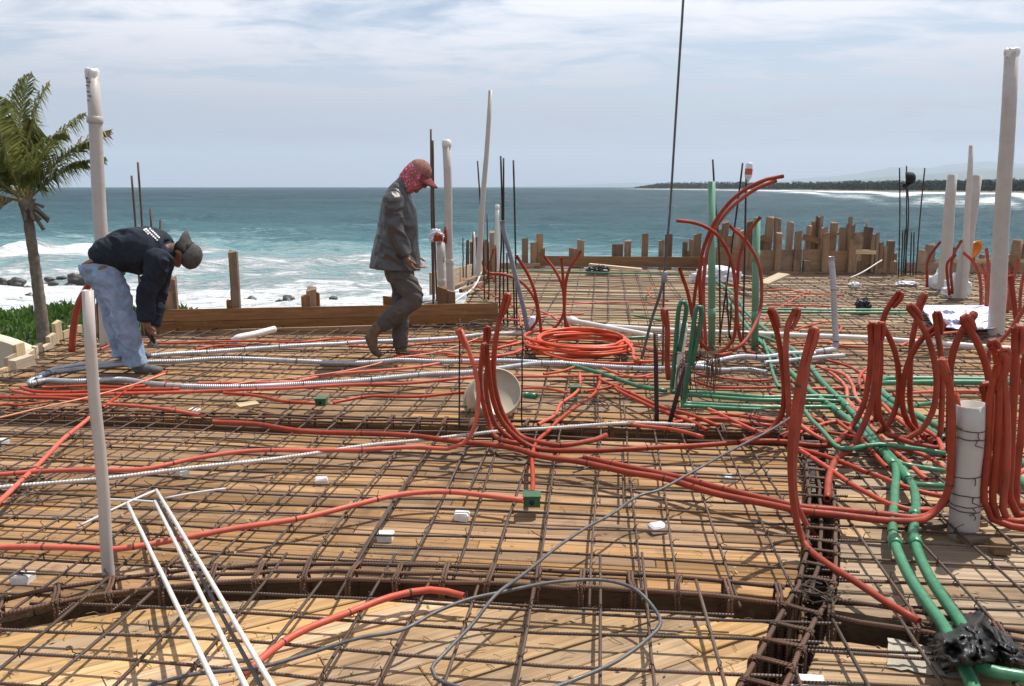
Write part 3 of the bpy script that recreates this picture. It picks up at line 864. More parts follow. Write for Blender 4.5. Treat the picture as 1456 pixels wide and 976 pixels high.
near_F = [(-220, 922), (0, 878), (143, 845), (313, 824), (480, 819), (720, 826), (960, 838), (1060, 845), (1128, 852)]     # far lip of the near beam trench
near_N = [(-220, 952), (0, 898), (143, 872), (313, 854), (480, 850), (720, 857), (960, 870), (1050, 880), (1100, 890)]     # its near lip
mid_F = [(-260, 583), (0, 590), (364, 599), (720, 608), (1136, 618)]
mid_N = [(-260, 597), (0, 605), (364, 615), (720, 624), (1136, 635)]
lt_L = [(1136, 618), (1136, 640), (1146, 700), (1147, 780), (1128, 852)]        # left lip of the trench that runs towards us
lt_R = [(1168, 619), (1172, 640), (1182, 700), (1188, 780), (1184, 868)]
lb_L = [(1100, 890), (1050, 976), (960, 1120)]
lb_R = [(1168, 908), (1140, 976), (1085, 1120)]
nr_F = [(1184, 868), (1306, 888), (1500, 925), (1700, 965)]
nr_N = [(1168, 908), (1321, 932), (1500, 968), (1700, 1010)]
diag = (P(710, 868) - P(440, 942))
bay('pale diagonal boards of the front bay', poly_px([(-330, 1120)] + near_N + lb_L[1:]), diag, [0.09, 0.11, 0.135], 1.6, M['plank_pale'])
bay('boards of the front corner bay right of the black bag', poly_px(lb_R[::-1] + nr_N[1:] + [(1900, 1120)]), CROSS, 0.13, 1.6, M['plank_grey'])
bay('brown boards of the middle bay', poly_px(near_F + lt_L[::-1][1:4] + mid_N[::-1]), CROSS, [0.085, 0.095, 0.105], 1.7, M['plank'])
bay('boards of the right-hand bay under the green pipes', poly_px(lt_R[:1] + lt_R[1:] + nr_F[1:] + [(1800, 646)]), CROSS, [0.09, 0.11, 0.13], 1.8, M['plank_grey'])
LEFT = [(110, 477), (0, 545)]
bay('brown boards of the bay where the two workers stand', poly_px([(110, 477), (-130, 622 - 30)] + [(-60, 588)][:0] + mid_F[1:] + [(1168, 619), (1800, 645), (1800, 463), (705, 464), (215, 475)]), CROSS, [0.09, 0.105, 0.12], 2.2, M['plank'])
bay('weathered boards of the far bay by the parapet stakes', poly_px([(640, 463.5), (1800, 462.5), (1800, 383), (1300, 388), (1010, 386), (765, 380), (692, 377)]), CROSS, [0.13, 0.15, 0.17], 2.6, M['plank_far'])

# the slab formwork goes on behind and beside the camera
sl = obj("slab_formwork", [(-4.2, 1.62, -0.03), (-4.2, -9.0, -0.03), (7.5, -9.0, -0.03), (7.5, 1.62, -0.03)], [(0, 1, 2, 3)], M['plank_grey'])
tag(sl, kind='structure')
def trench(label, A, B, depth=0.38):
    """box of boards between two lips, open at the top"""
    a = [P(x, y) for x, y in A]; b = [P(x, y) for x, y in B]
    root = empty("beam_trench", a[0], label, kind='structure')
    for pts, other in ((a, b), (b, a)):
        vs, fs = [], []
        for p, q in zip(pts, other):
            o = (p - q).normalized() * 0.022
            for z, k in ((-0.026, 0), (-depth, 0), (-depth, 1), (-0.036, 1)):
                vs.append(p + o * k + Vector((0, 0, z)))
        for i in range(len(pts) - 1):
            for k in range(4):
                fs.append((i * 4 + k, i * 4 + (k + 1) % 4, (i + 1) * 4 + (k + 1) % 4, (i + 1) * 4 + k))
        fs.append((0, 1, 2, 3)); fs.append(tuple(4 * len(pts) - 4 + k for k in range(4)))
        obj("side_board", vs, fs, M['trench_shaded'], root)
    vs = []; fs = []
    for p, q in zip(a, b): vs += [p + Vector((0, 0, -depth + 0.01)), q + Vector((0, 0, -depth + 0.01))]
    for i in range(len(a) - 1): fs.append((2 * i, 2 * i + 1, 2 * i + 3, 2 * i + 2))
    obj("bottom_board", vs, fs, M['trench_shaded'], root)
    return root
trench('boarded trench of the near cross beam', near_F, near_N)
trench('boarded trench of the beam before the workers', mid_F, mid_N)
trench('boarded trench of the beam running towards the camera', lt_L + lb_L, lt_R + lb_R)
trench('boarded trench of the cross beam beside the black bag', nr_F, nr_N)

# ---- reinforcing mesh: bars one by one, tied where they cross
def line_hits(poly, p, d):
    ts = []
    for i in range(len(poly)):
        a, b = poly[i], poly[(i + 1) % len(poly)]
        e = b - a; den = d.x * e.y - d.y * e.x
        if abs(den) < 1e-9: continue
        w = a - p
        t = (w.x * e.y - w.y * e.x) / den; s = (w.x * d.y - w.y * d.x) / den
        if 0 <= s <= 1: ts.append(t)
    return (min(ts), max(ts)) if len(ts) >= 2 else None
tie_n = [0]
def mat_of_bars(label, poly, s_long, s_cross, dia, z0, mat, tie_p=0.6, over=0.12, dl=LONG, dc=CROSS, double=0.18):
    c = sum(poly, Vector((0, 0))) / len(poly)
    root = empty("rebar_mesh", (c.x, c.y, 0), label, 'rebar mesh')
    L, C = Vector(dl).xy.normalized(), Vector(dc).xy.normalized()
    longs, crosses = [], []
    def run(d, spacing, z, store, name):
        n = Vector((-d.y, d.x)); vs = [p.dot(n) for p in poly]
        v = min(vs) + random.uniform(0.02, spacing)
        while v < max(vs):
            for rep in range(2 if random.random() < double else 1):
                vv = v + jit(spacing * 0.13) + rep * random.uniform(0.014, 0.035)
                dd = (d + n * jit(0.018)).normalized()
                mid = n * vv + d * (c.dot(d))
                h = line_hits(poly, mid, dd)
                if not h or h[1] - h[0] < 0.25: continue
                a, b = h[0] - random.uniform(0.0, over), h[1] + random.uniform(0.0, over)
                if rep and b - a > 1.6:
                    a += random.uniform(0, 0.5) * (b - a); b = min(b, a + random.uniform(0.8, 1.6))
                k = max(3, int((b - a) / 0.22)); pts = []
                ph = random.uniform(0, 6.28); am = random.uniform(0.002, 0.009); zz = z + rep * 0.004
                for i in range(k + 1):
                    t = a + (b - a) * i / k
                    q = mid + dd * t + n * (am * math.sin(t * 2.3 + ph) + jit(0.0015))
                    pts.append(Vector((q.x, q.y, zz + 0.006 * math.sin(t * 3.1 + ph) + jit(0.002))))
                tube(name, pts, dia / 2 * random.uniform(0.92, 1.08), mat, root, 6)
                if not rep: store.append((mid, dd, a, b))
            v += spacing
    run(C, s_cross, z0, crosses, "cross_bar")
    run(L, s_long, z0 + dia * 1.05, longs, "long_bar")
    g = Geo()
    for (pm, pd, a, b) in crosses:
        for (qm, qd, a2, b2) in longs:
            den = pd.x * qd.y - pd.y * qd.x
            w = qm - pm; t = (w.x * qd.y - w.y * qd.x) / den; s = (w.x * pd.y - w.y * pd.x) / den
            if not (a < t < b and a2 < s < b2) or random.random() > tie_p: continue
            x = pm + pd * t; r = dia * 0.95; cz = z0 + dia * 0.5
            e1 = (Vector((pd.x, pd.y, 0)) + Vector((qd.x, qd.y, 0))).normalized(); e2 = Vector((0, 0, 1))
            if random.random() < 0.5: e1 = Vector((e1.y, -e1.x, 0))
            ring = [Vector((x.x, x.y, cz)) + e1 * (math.cos(k * 1.0472) * r) + e2 * (math.sin(k * 1.0472) * r * 1.25) for k in range(6)]
            g.tube(ring, 0.0021, 4, closed=True)
            d3 = Vector((jit(1), jit(1), random.uniform(0.3, 1.0))).normalized()
            p0 = Vector((x.x, x.y, cz + r))
            g.tube([p0, p0 + d3 * random.uniform(0.015, 0.03), p0 + d3 * 0.03 + Vector((jit(0.02), jit(0.02), jit(0.012)))], 0.002, 3)
    if g.v: tag(g.build("tie_wire", M['wire'], root), kind='stuff')
    return root
mat_of_bars('rebar mesh tied over the pale diagonal boards at the very front', poly_px([(-330, 1120)] + near_N + lb_L[1:]), 0.20, 0.155, 0.0122, 0.050, M['rebar'], 0.85, 0.34)
mat_of_bars('rebar mesh over the front corner bay below the black bag', poly_px(lb_R[::-1] + nr_N[1:] + [(1900, 1120)]), 0.21, 0.16, 0.0122, 0.050, M['rebar'], 0.85, 0.12)
mat_of_bars('rebar mesh over the brown middle bay between the two cross beams', poly_px(near_F + lt_L[::-1][1:4] + mid_N[::-1]), 0.180, 0.132, 0.0112, 0.046, M['rebar'], 0.8, 0.30)
mat_of_bars('rebar mesh under the green pipes in the right-hand bay', poly_px(lt_R[:1] + lt_R[1:] + nr_F[1:] + [(1800, 646)]), 0.20, 0.165, 0.0118, 0.048, M['rebar'], 0.8, 0.14)
mat_of_bars('rebar mesh around the feet of the two workers', poly_px([(112, 479), (-110, 588)] + mid_F[1:] + [(1168, 619), (1800, 645), (1800, 463), (705, 466), (217, 477)]), 0.205, 0.165, 0.0112, 0.044, M['rebar'], 0.55, 0.03)
mat_of_bars('rebar mesh over the far bay in front of the parapet stakes', poly_px([(645, 463.5), (1800, 462.5), (1800, 386), (1300, 390), (1010, 388), (765, 382), (697, 379)]), 0.235, 0.20, 0.011, 0.034, M['rebar'], 0.35, 0.02)

# ---- beam cages: long bars with stirrups
def resample(pts, step):
    out = [pts[0]]; acc = 0.0
    for a, b in zip(pts[:-1], pts[1:]):
        L = (b - a).length; t = step - acc
        while t <= L:
            out.append(a.lerp(b, t / L)); t += step
        acc = (acc + L) % step
    return out
def cage(label, A, B, step, ztop=0.072, zbot=-0.27, half=0.062, dia=0.017, sdia=0.011):
    a = [P(x, y) for x, y in A]; b = [P(x, y) for x, y in B]
    ctr = [(p + q) / 2 for p, q in zip(a, b)]
    root = empty("rebar_cage", ctr[0], label, 'rebar cage')
    def side(i):
        t = (ctr[min(i + 1, len(ctr) - 1)] - ctr[max(i - 1, 0)]).normalized()
        return Vector((t.y, -t.x, 0))
    for sx, zz in ((-1, ztop), (1, ztop), (-1, zbot), (1, zbot), (0.1, ztop + 0.004)):
        pts = []
        for i, p in enumerate(ctr):
            pts.append(p + side(i) * (half * sx) + Vector((0, 0, zz - sdia)))
        path = catmull(pts, 0.10)
        path = [q + Vector((jit(0.004), jit(0.004), jit(0.004))) for q in path]
        if sx == 0.1: path = path[len(path) // 5: len(path) * 3 // 4]
        tube("main_bar", path, dia / 2, M['rust'], root, 7)
    me_cache = {}
    pts = resample(catmull(ctr, 0.08), step)
    for i, p in enumerate(pts):
        t = (pts[min(i + 1, len(pts) - 1)] - pts[max(i - 1, 0)])
        if t.length < 1e-6: continue
        t.normalize(); s = Vector((t.y, -t.x, 0))
        var = random.randrange(3)
        if var not in me_cache:
            h2 = half + dia * 0.9; loop = []
            corners = [(-h2, ztop), (h2, ztop), (h2, zbot - 0.02), (-h2, zbot - 0.02)]
            for k in range(4):
                (x0, z0), (x1, z1) = corners[k], corners[(k + 1) % 4]
                for f in (0.08, 0.5, 0.92): loop.append(Vector((x0 + (x1 - x0) * f, jit(0.006), z0 + (z1 - z0) * f)))
            g = Geo(); g.tube(loop, sdia / 2, 5, closed=True)
            g.tube([q + Vector((0, 0.012, 0.002)) for q in loop[:7]], sdia / 2, 5)
            g.tube([Vector((-h2, 0, ztop)), Vector((-h2 * 0.4, 0.01, ztop - 0.06))], sdia / 2, 5)
            # wire wound at the corners
            for sx in (-1, 1):
                for w in range(3):
                    c0 = Vector((sx * half, 0.006 + w * 0.006, ztop - sdia))
                    g.tube([c0 + Vector((math.cos(q) * dia * 0.85, jit(0.003), math.sin(q) * dia * 0.85)) for q in [0, 1.05, 2.1, 3.14, 4.2, 5.2]], 0.0024, 3, closed=True)
            me_cache[var] = mesh("stirrup", g.v, g.f, True, g.u)
        o = link("stirrup", me_cache[var], M['rust'], root, p + Vector((0, 0, jit(0.006))))
        o.rotation_euler = (jit(0.06), jit(0.03), math.atan2(s.y, s.x) + jit(0.10))
    return root
cage('rusty beam cage with stirrups crossing the front from the frame edge', near_F[1:], near_N[1:], 0.175)
cage('rusty beam cage lying before the workers, behind the middle bay', mid_F, mid_N, 0.17, dia=0.016, sdia=0.010)
cage('rusty beam cage running towards the camera under the big red riser', lt_L + lb_L, lt_R + lb_R, 0.125, half=0.055)
cage('rusty beam cage running under the black bag', nr_F, nr_N, 0.26)

# ================================================================== conduits, pipes, cables
random.seed(33)
N = None
def resolve(pts, z):
    """spots on the deck (x, y[, height]) and, with None, spots straight above the nearest listed deck spot"""
    out = [None] * len(pts); ys = [None] * len(pts)
    for i, p in enumerate(pts):
        if len(p) == 2: out[i] = P(p[0], p[1], z)
        elif p[2] is not None: out[i] = P(*p)
        if out[i] is not None: ys[i] = out[i].y
    last = None
    for i in range(len(pts)):
        if ys[i] is not None: last = ys[i]
        elif last is not None: ys[i] = last
    last = None
    for i in range(len(pts) - 1, -1, -1):
        if ys[i] is not None: last = ys[i]
        else: ys[i] = last
    for i, p in enumerate(pts):
        if out[i] is None: out[i] = V(p[0], p[1], ys[i] + (p[3] if len(p) > 3 else 0))
    return out
def ties_on(o, path, r, every, mat):
    g = Geo(); acc = random.uniform(0.1, every)
    for a, b in zip(path[:-1], path[1:]):
        acc -= (b - a).length
        if acc < 0:
            acc = every * random.uniform(0.5, 1.5)
            t = (b - a).normalized(); u = t.orthogonal().normalized(); w = t.cross(u)
            for k in range(random.choice((1, 2, 2))):
                c = a + t * (0.004 * k)
                g.tube([c + (u * math.cos(q * 0.785) + w * math.sin(q * 0.785)) * (r * 1.06) for q in range(8)], 0.0018, 3, closed=True)
            d3 = (u + Vector((jit(1), jit(1), jit(1)))).normalized()
            g.tube([a + Vector((0, 0, r)), a + Vector((0, 0, r)) + d3 * 0.03], 0.0018, 3)
    if g.v:
        tag(g.build("tie_wire", mat, o), kind='stuff')
def conduit(label, pts, dia=0.040, mat='red', z=None, name="conduit", cat="conduit", group=None, tips=(), tie=0.55, step=0.05, sides=9, wob=0.0025, flare=1.45, rough=True):
    if mat.startswith('red'): dia *= 0.66 if mat == 'red_dull' else 0.55
    elif mat.startswith('green') and dia < 0.0405: dia *= 0.80
    if z is None: z = 0.070 + dia / 2 + random.uniform(0, 0.02)
    pw = resolve(pts, z)
    path = catmull(pw, step)
    ph = random.uniform(0, 6)
    if wob:
        L = 0
        for i, p in enumerate(path):
            if i: L += (path[i] - path[i - 1]).length
            if 0 < i < len(path) - 1:
                path[i] = p + Vector((wob * math.sin(L * 9 + ph), wob * math.sin(L * 7 + ph * 2), wob * math.cos(L * 8 + ph)))
    r = dia / 2
    o = tube(name, path, r, M[mat], None, sides, cap='hollow')
    tag(o, label, cat, group)
    for end in tips:      # the end is crushed flat, folded back on itself and bound
        seq = path if end == 0 else path[::-1]
        L = 0; k = 0
        while k < len(seq) - 1 and L < 0.13: L += (seq[k + 1] - seq[k]).length; k += 1
        k = max(2, k)
        d0 = (seq[0] - seq[min(2, len(seq) - 1)]).normalized()
        sd = Vector((random.choice((-1, 1)) * random.uniform(0.7, 1.0), random.uniform(-0.9, 0.2), 0)); sd = (sd - d0 * sd.dot(d0)).normalized()
        fold = catmull([seq[0] - d0 * 0.02, seq[0] + d0 * 0.004 + sd * r * 0.35, seq[0] + d0 * 0.002 + sd * r * 1.25, seq[0] - d0 * 0.03 + sd * r * 1.65, seq[0] - d0 * random.uniform(0.08, 0.13) + sd * r * 1.25], 0.012)
        m = len(fold)
        v_, f_, u_ = tube_geo(fold, [r * (1.02 if i < m * 0.6 else 1.02 - 0.35 * (i / m - 0.6) / 0.4) for i in range(m)], 8, True, False, 0.8)
        obj("folded_end", v_, f_, M[mat], o, False, u_, fold[0])
    if tie: ties_on(o, path, r, tie, M['wire'])
    return o
R, D, B = 'red', 'red_dull', 'red_bright'
# ---- red conduits lying in the near and middle bays
conduit('red conduit snaking from the left frame edge to the green box in the middle bay', [(-60, 781), (0, 779), (100, 779), (165, 780), (240, 769), (330, 753), (420, 738), (500, 719), (570, 704), (640, 700), (700, 705), (744, 711)], 0.045, tie=0.4)
conduit('red conduit rising from the front side of the green box past the riser bundle', [(757, 700), (757, 670), (758, 642), (765, 626), (780, 613), (792, 600), (820, 578), (845, 560), (852, 545), (853, 530)], 0.042)
conduit('red conduit beside the wire coil that ends before the middle trench', [(765, 604), (788, 591), (797, 575), (815, 562), (825, 550), (824, 531)], 0.042)
conduit('red conduit crossing the middle bay, turning up as outer left riser of the centre bundle', [(-40, 676), (0, 674), (45, 671), (120, 669), (200, 667), (277, 652), (357, 642), (440, 640), (514, 640), (600, 636), (636, 638), (658, 631, N), (673, 610, N), (680, 560, N), (674, 520, N), (664, 490, N), (655, 469, N)], 0.044, tips=(1,), tie=0.5)
conduit('short red conduit slanting over the left end of the middle trench', [(127, 594), (89, 626), (49, 666), (0, 713), (-30, 740)], 0.044)
conduit('long red conduit from mid trench to the grey stub pipe, turning up there', [(303, 600), (364, 604), (421, 612), (514, 617), (589, 620), (640, 626), (664, 629), (728, 638), (770, 649), (820, 655), (850, 662), (895, 673), (945, 681), (1013, 700), (1100, 719), (1136, 727), (1182, 732), (1263, 740), (1296, 741), (1322, 733, 0.1), (1345, 706, N), (1353, 655, N), (1354, 590, N), (1350, 549, N), (1341, 512, N)], 0.048, D, tips=(1,), flare=1.5)
conduit('red conduit lying close beside the long one, rising with it at the stub pipe', [(830, 650), (870, 658), (915, 668), (960, 678), (1013, 692), (1100, 711), (1136, 720), (1182, 725), (1263, 733), (1300, 737), (1330, 727, 0.1), (1352, 700, N), (1362, 650, N), (1363, 600, N), (1358, 560, N)], 0.046, D)
conduit('thick red conduit crossing the front trench towards the white rods', [(660, 848), (610, 839), (556, 848), (498, 870), (440, 893), (402, 914), (366, 942), (345, 960)], 0.044, tie=0.3, z=0.075)
# ---- left cluster
conduit('uppermost red conduit of the trio beside the left frame edge', [(30, 551), (50, 557), (90, 558), (125, 556), (180, 555), (255, 553)], 0.044)
conduit('middle red conduit of the trio, running on to the cream bucket', [(18, 556), (50, 562), (82, 562), (145, 561), (275, 557), (364, 554), (464, 549), (589, 544), (674, 537)], 0.044)
conduit('lowest red conduit of the trio beside the left frame edge', [(-20, 563), (15, 565), (50, 566), (90, 567), (130, 569)], 0.044)
conduit('red conduit dipping to the left side of the faded green box', [(318, 559), (364, 563), (401, 570), (434, 573), (448, 574)], 0.040)
conduit('red conduit from the faded green box to the cream bucket', [(474, 573), (495, 569), (524, 564), (589, 564), (630, 561), (668, 557)], 0.040)
conduit('red conduit entering the mid trench behind the near white pipe', [(155, 575), (207, 579), (250, 584), (284, 590)], 0.042)
conduit('red conduit crossing the floor between the two workers below the grey pipes', [(282, 545), (364, 545), (409, 544), (464, 534), (539, 527), (600, 521), (632, 516)], 0.042)
conduit('red conduit along the back board behind the bent worker', [(185, 487), (250, 488), (312, 486), (364, 485), (426, 487), (471, 482), (518, 482)], 0.038)
conduit('red conduit passing behind the boots of the walking worker', [(496, 492), (559, 494), (604, 489), (639, 486), (700, 486), (735, 489)], 0.038)
conduit('red conduit leading right from the walking worker shoes', [(584, 499), (626, 502), (664, 508), (728, 503), (743, 497), (757, 491)], 0.040)
conduit('short red conduit arching below the white elbow pipe', [(278, 498), (296, 494), (312, 492), (350, 492)], 0.038)
conduit('red conduit slanting away from the shoe of the bent worker', [(237, 528), (215, 538), (195, 547), (160, 569), (146, 580)], 0.040)
conduit('thin red conduit at left frame edge below the trio', [(-20, 580), (8, 574), (30, 576), (70, 571)], 0.030)
conduit('red conduit stub just behind the knees of the bent worker', [(143, 497), (160, 490), (172, 485)], 0.036)
conduit('tall red riser behind the seat of the bent worker', [(130, 398, N), (111, 434, N), (104, 468, N), (102, 500)], 0.085, D, tie=0)
# ---- centre riser bundle
conduit('tallest riser of the centre bundle in front of the cream bucket', [(720, 419, N), (708, 467, N), (701, 520, N), (703, 550, N), (709, 573, N), (722, 600, N), (740, 620), (757, 628), (795, 634), (828, 629), (846, 625), (862, 619)], 0.046, D, tips=(0,), flare=1.6)
conduit('second riser of the centre bundle, bending flat towards the big right risers', [(691, 490, N), (695, 522, N), (698, 549, N), (706, 586, N), (724, 614, N), (757, 636), (820, 641), (870, 641), (945, 636), (1045, 630), (1084, 628), (1118, 629), (1140, 632), (1182, 634)], 0.044, D, tips=(0,))
conduit('riser of the centre bundle with a pale folded tip', [(691, 466, N), (690, 485, N), (685, 512, N), (683, 549, N), (690, 588, N), (699, 614), (716, 626), (740, 631)], 0.044, D, tips=(0,))
conduit('short hidden riser between the bends of the centre bundle', [(695, 512, N), (691, 540, N), (694, 572, N), (705, 606, N), (727, 624), (750, 632)], 0.042, D)
# ---- middle flats on the right of the centre bundle
conduit('red conduit running straight right from the rim of the cream bucket', [(728, 536), (785, 535), (845, 535), (890, 536), (928, 537)], 0.038)
conduit('short red conduit curving up under the orange coil', [(773, 532), (800, 528), (815, 523), (827, 519)], 0.038)
conduit('red conduit meeting the left face of the olive box', [(740, 552), (770, 552), (790, 555), (806, 559)], 0.036)
conduit('red conduit leaving the right face of the olive box', [(831, 557), (848, 554), (862, 551), (882, 546)], 0.036)
conduit('red conduit slanting under the thick dark bars, upper of a pair', [(852, 539), (882, 553), (915, 567), (945, 580), (982, 591), (1022, 606)], 0.044)
conduit('red conduit slanting under the thick dark bars, lower of a pair', [(874, 552), (900, 566), (930, 581), (950, 588), (985, 600), (1005, 612)], 0.044)
conduit('pale red conduit humped in front of the low green pipes', [(956, 601), (975, 598), (990, 596), (1020, 596), (1055, 601), (1100, 606)], 0.044)
conduit('short red conduit slanting before the humped pale one', [(1007, 582), (1032, 593), (1052, 602), (1075, 613)], 0.042)
conduit('red conduit behind the dark steel and the low green pipes', [(985, 541), (1000, 546), (1015, 551), (1045, 552), (1098, 551)], 0.038)
conduit('red conduit passing under the grey pipe beside the coil', [(857, 524), (880, 532), (905, 536), (935, 531)], 0.036)
conduit('red conduit trailing right from the coil to the thick dark bar', [(893, 491), (912, 494), (930, 500), (960, 506), (1000, 512)], 0.036)
conduit('second red conduit trailing right from the coil', [(885, 499), (905, 505), (930, 508), (948, 507)], 0.036)
conduit('red conduit along the floor left of the coil', [(636, 507), (691, 507), (725, 502), (743, 496), (758, 488)], 0.038)
conduit('red conduit looping under the small red riser by the grey hose', [(735, 484), (722, 488), (735, 489), (760, 488), (784, 485)], 0.036, B)
# ---- coil
c0 = P(825, 497, 0.06)
cp = []
for k in range(11 * 14):
    a = k / 14 * 2 * math.pi; lap = k // 14
    rx = 0.42 * (1 + 0.09 * math.sin(lap * 2.3)) + 0.022 * math.sin(lap * 4.1 + a); ry = 0.42 * (1 + 0.12 * math.cos(lap * 1.7)) + 0.02 * math.sin(a * 2 + lap)
    cp.append(Vector((c0.x + 0.03 * math.sin(lap * 1.9) + rx * math.cos(a), c0.y + 0.05 * math.cos(lap * 2.7) + ry * math.sin(a), 0.082 + 0.0085 * k / 14 + 0.014 * math.sin(a * 1.0 + lap * 1.3))))
tail1 = [P(700, 497, 0.09), P(735, 489, 0.1), P(757, 486, 0.1)]
tail2 = [cp[-1] + Vector((0.05, -0.2, -0.03)), P(905, 513, 0.12), P(935, 514, 0.1)]
co = tube("conduit_coil", catmull(tail1 + cp[7:] + tail2, 0.045), 0.0128, M['red_bright'], None, 9)
tag(co, 'loose coil of bright red conduit lying on the mesh', 'conduit coil')
conduit('bright red strand sagging along the front of the coil', [(752, 492), (784, 506), (825, 514), (867, 517), (905, 516), (930, 513)], 0.038, B, z=0.10)
# ---- far centre risers
conduit('far red riser leaning right in the trio above the coil', [(826, 357, N), (811, 380, N), (805, 402, N), (803, 427, N), (803, 452, N), (813, 472), (822, 479)], 0.044, D, tie=0)
conduit('far red riser standing upright in the trio above the coil', [(798, 366, N), (800, 392, N), (802, 423, N), (803, 448, N), (805, 474)], 0.044, D, tie=0)
conduit('far red riser leaning left in the trio above the coil', [(773, 364, N), (788, 382, N), (798, 402, N), (802, 427, N), (799, 452, N), (784, 469), (768, 469)], 0.044, D, tie=0)
conduit('far red riser leaning left beside the grey hose', [(734, 364, N), (749, 388, N), (760, 413, N), (765, 435, N), (768, 458, N), (770, 482)], 0.046, D, tie=0)
conduit('far red conduit arching over from the dark bars to the leaning riser', [(696, 389, N), (718, 391, N), (739, 400, N), (755, 417, N), (764, 437, N), (763, 458, N), (753, 470)], 0.046, D, tie=0)
conduit('red conduit lying behind the trio of far risers', [(747, 437), (774, 445), (797, 457), (812, 466), (826, 474)], 0.040)
conduit('red conduit winding between the dark bars and the grey hose', [(679, 407), (698, 419), (722, 430), (736, 443), (741, 465)], 0.044)
conduit('thin straight red conduit across the far bay', [(805, 433), (867, 430), (908, 430), (950, 433)], 0.034)
conduit('small red loop in the far bay beside the tall cable', [(950, 428), (930, 424), (922, 415), (930, 408), (948, 408)], 0.034)
conduit('red conduit end standing among the pale pipes beside the far left corner', [(702, 354, N), (697, 372, N), (693, 398)], 0.044, D, tie=0)
conduit('short red conduit curling by the leaning white pipe', [(684, 370, N), (690, 384, N), (700, 394, N), (703, 402)], 0.044, D, tie=0)
# ---- tall arcs at the green posts
conduit('tallest red arc reaching over the sea beside the green post', [(1114, 251, N), (1090, 255, N), (1061, 269, N), (1034, 292, N), (1013, 322, N), (1000, 355, N), (995, 390, N), (996, 440, N), (998, 495)], 0.050, D, tie=0)
conduit('second tall red arc just under the tallest one', [(1104, 257, N), (1073, 270, N), (1043, 292, N), (1019, 322, N), (1006, 355, N), (1001, 390, N), (1001, 440, N), (1003, 493)], 0.050, D, tie=0)
conduit('red arc bending left to a free end over the stakes', [(962, 314, N), (989, 318, N), (1016, 331, N), (1034, 355, N), (1043, 382, N), (1046, 423, N), (1046, 466, N), (1042, 485, N), (1028, 499), (1010, 503)], 0.048, D, tie=0)
conduit('red arc whose tip leans on the shorter green post', [(1081, 309, N), (1064, 331, N), (1052, 364, N), (1049, 396, N), (1047, 438, N), (1051, 475, N), (1060, 497), (1075, 504)], 0.048, D, tie=0)
conduit('red arc passing behind the shorter green post', [(1037, 321, N, .3), (1058, 340, N, .3), (1076, 370, N, .3), (1083, 402, N, .3), (1082, 438, N, .3), (1070, 468, N, .15), (1052, 492, N), (1036, 500)], 0.048, D, tie=0)
conduit('short red riser leaning left before the taller green post', [(966, 380, N), (977, 414, N), (986, 456, N), (998, 488, N), (1019, 505), (1040, 502)], 0.048, D, tie=0)
conduit('short straight red riser with a pale tip at the taller green post', [(995, 382, N), (990, 408, N), (986, 440, N), (990, 490)], 0.048, D, tie=0)
conduit('red riser beside the tall hanging cable', [(946, 441, N), (949, 470, N), (949, 510, N), (951, 540)], 0.062, D, tips=(0,), tie=0, flare=1.1)
# ---- right-hand risers
conduit('left of the twin red risers before the white pipe', [(1094, 441, N), (1104, 472, N), (1112, 515, N), (1116, 559, N), (1111, 592, N), (1096, 611), (1076, 621), (1050, 630)], 0.050, D, tips=(0,), tie=0)
conduit('right of the twin red risers before the white pipe', [(1131, 440, N), (1121, 462, N), (1117, 502, N), (1119, 543, N), (1122, 584, N), (1122, 612), (1110, 622)], 0.050, D, tips=(0,), tie=0)
conduit('big red riser over the rusty cage, its tail running to the black bag', [(1155, 468, N), (1148, 492, N), (1139, 528, N), (1133, 566, N), (1127, 610, N), (1124, 670, N), (1129, 725, N), (1142, 768), (1167, 794), (1213, 826), (1263, 860), (1307, 884)], 0.041, D, tips=(0,), tie=0.5, flare=1.5, z=0.08)
conduit('red riser bound behind the big one over the rusty cage', [(1155, 488, N, .04), (1147, 525, N, .04), (1140, 570, N, .04), (1133, 620, N, .04), (1130, 680, N, .03), (1135, 722, N, .02), (1147, 748, 0.06), (1160, 764, 0.0)], 0.037, D, tie=0)
conduit('left riser of the bound cluster before the loops', [(1237, 461, N), (1238, 502, N), (1235, 543, N), (1227, 579, N), (1210, 609), (1192, 626), (1176, 634)], 0.052, D, tips=(0,), tie=0)
conduit('right riser of the bound cluster, bending forward over the cage', [(1249, 461, N), (1245, 528, N), (1239, 574, N), (1226, 611, N), (1214, 633), (1205, 643), (1191, 650), (1182, 668), (1176, 710)], 0.052, D, tips=(0,), tie=0)
conduit('slim red riser hanging down behind the bound cluster', [(1253, 470, N), (1252, 528, N), (1248, 564, N), (1252, 596, N), (1268, 617), (1283, 625), (1301, 632), (1335, 638)], 0.044, D, tie=0)
conduit('red riser tip pointing up right above the bound cluster', [(1278, 417, N), (1268, 430, N), (1259, 445, N), (1252, 470, N), (1248, 520, N), (1246, 600)], 0.050, D, tips=(0,), tie=0)
conduit('leftmost red hoop beside the bound cluster', [(1254, 462, N), (1262, 476, N), (1272, 500, N), (1278, 535, N), (1276, 574, N), (1264, 603, N), (1250, 615)], 0.048, D, tie=0)
conduit('red hoop crossing its neighbour in an X, sweeping left at the floor', [(1291, 437, N), (1311, 463, N), (1326, 499, N), (1332, 546, N), (1325, 587, N), (1308, 613, N), (1290, 623), (1266, 619), (1252, 602)], 0.050, D, tips=(0,), tie=0)
conduit('red riser curving up to the tip between the two crossing hoops', [(1316, 420, N), (1305, 452, N), (1296, 491, N), (1293, 546, N), (1296, 585, N), (1307, 611), (1320, 622)], 0.048, D, tips=(0,), tie=0)
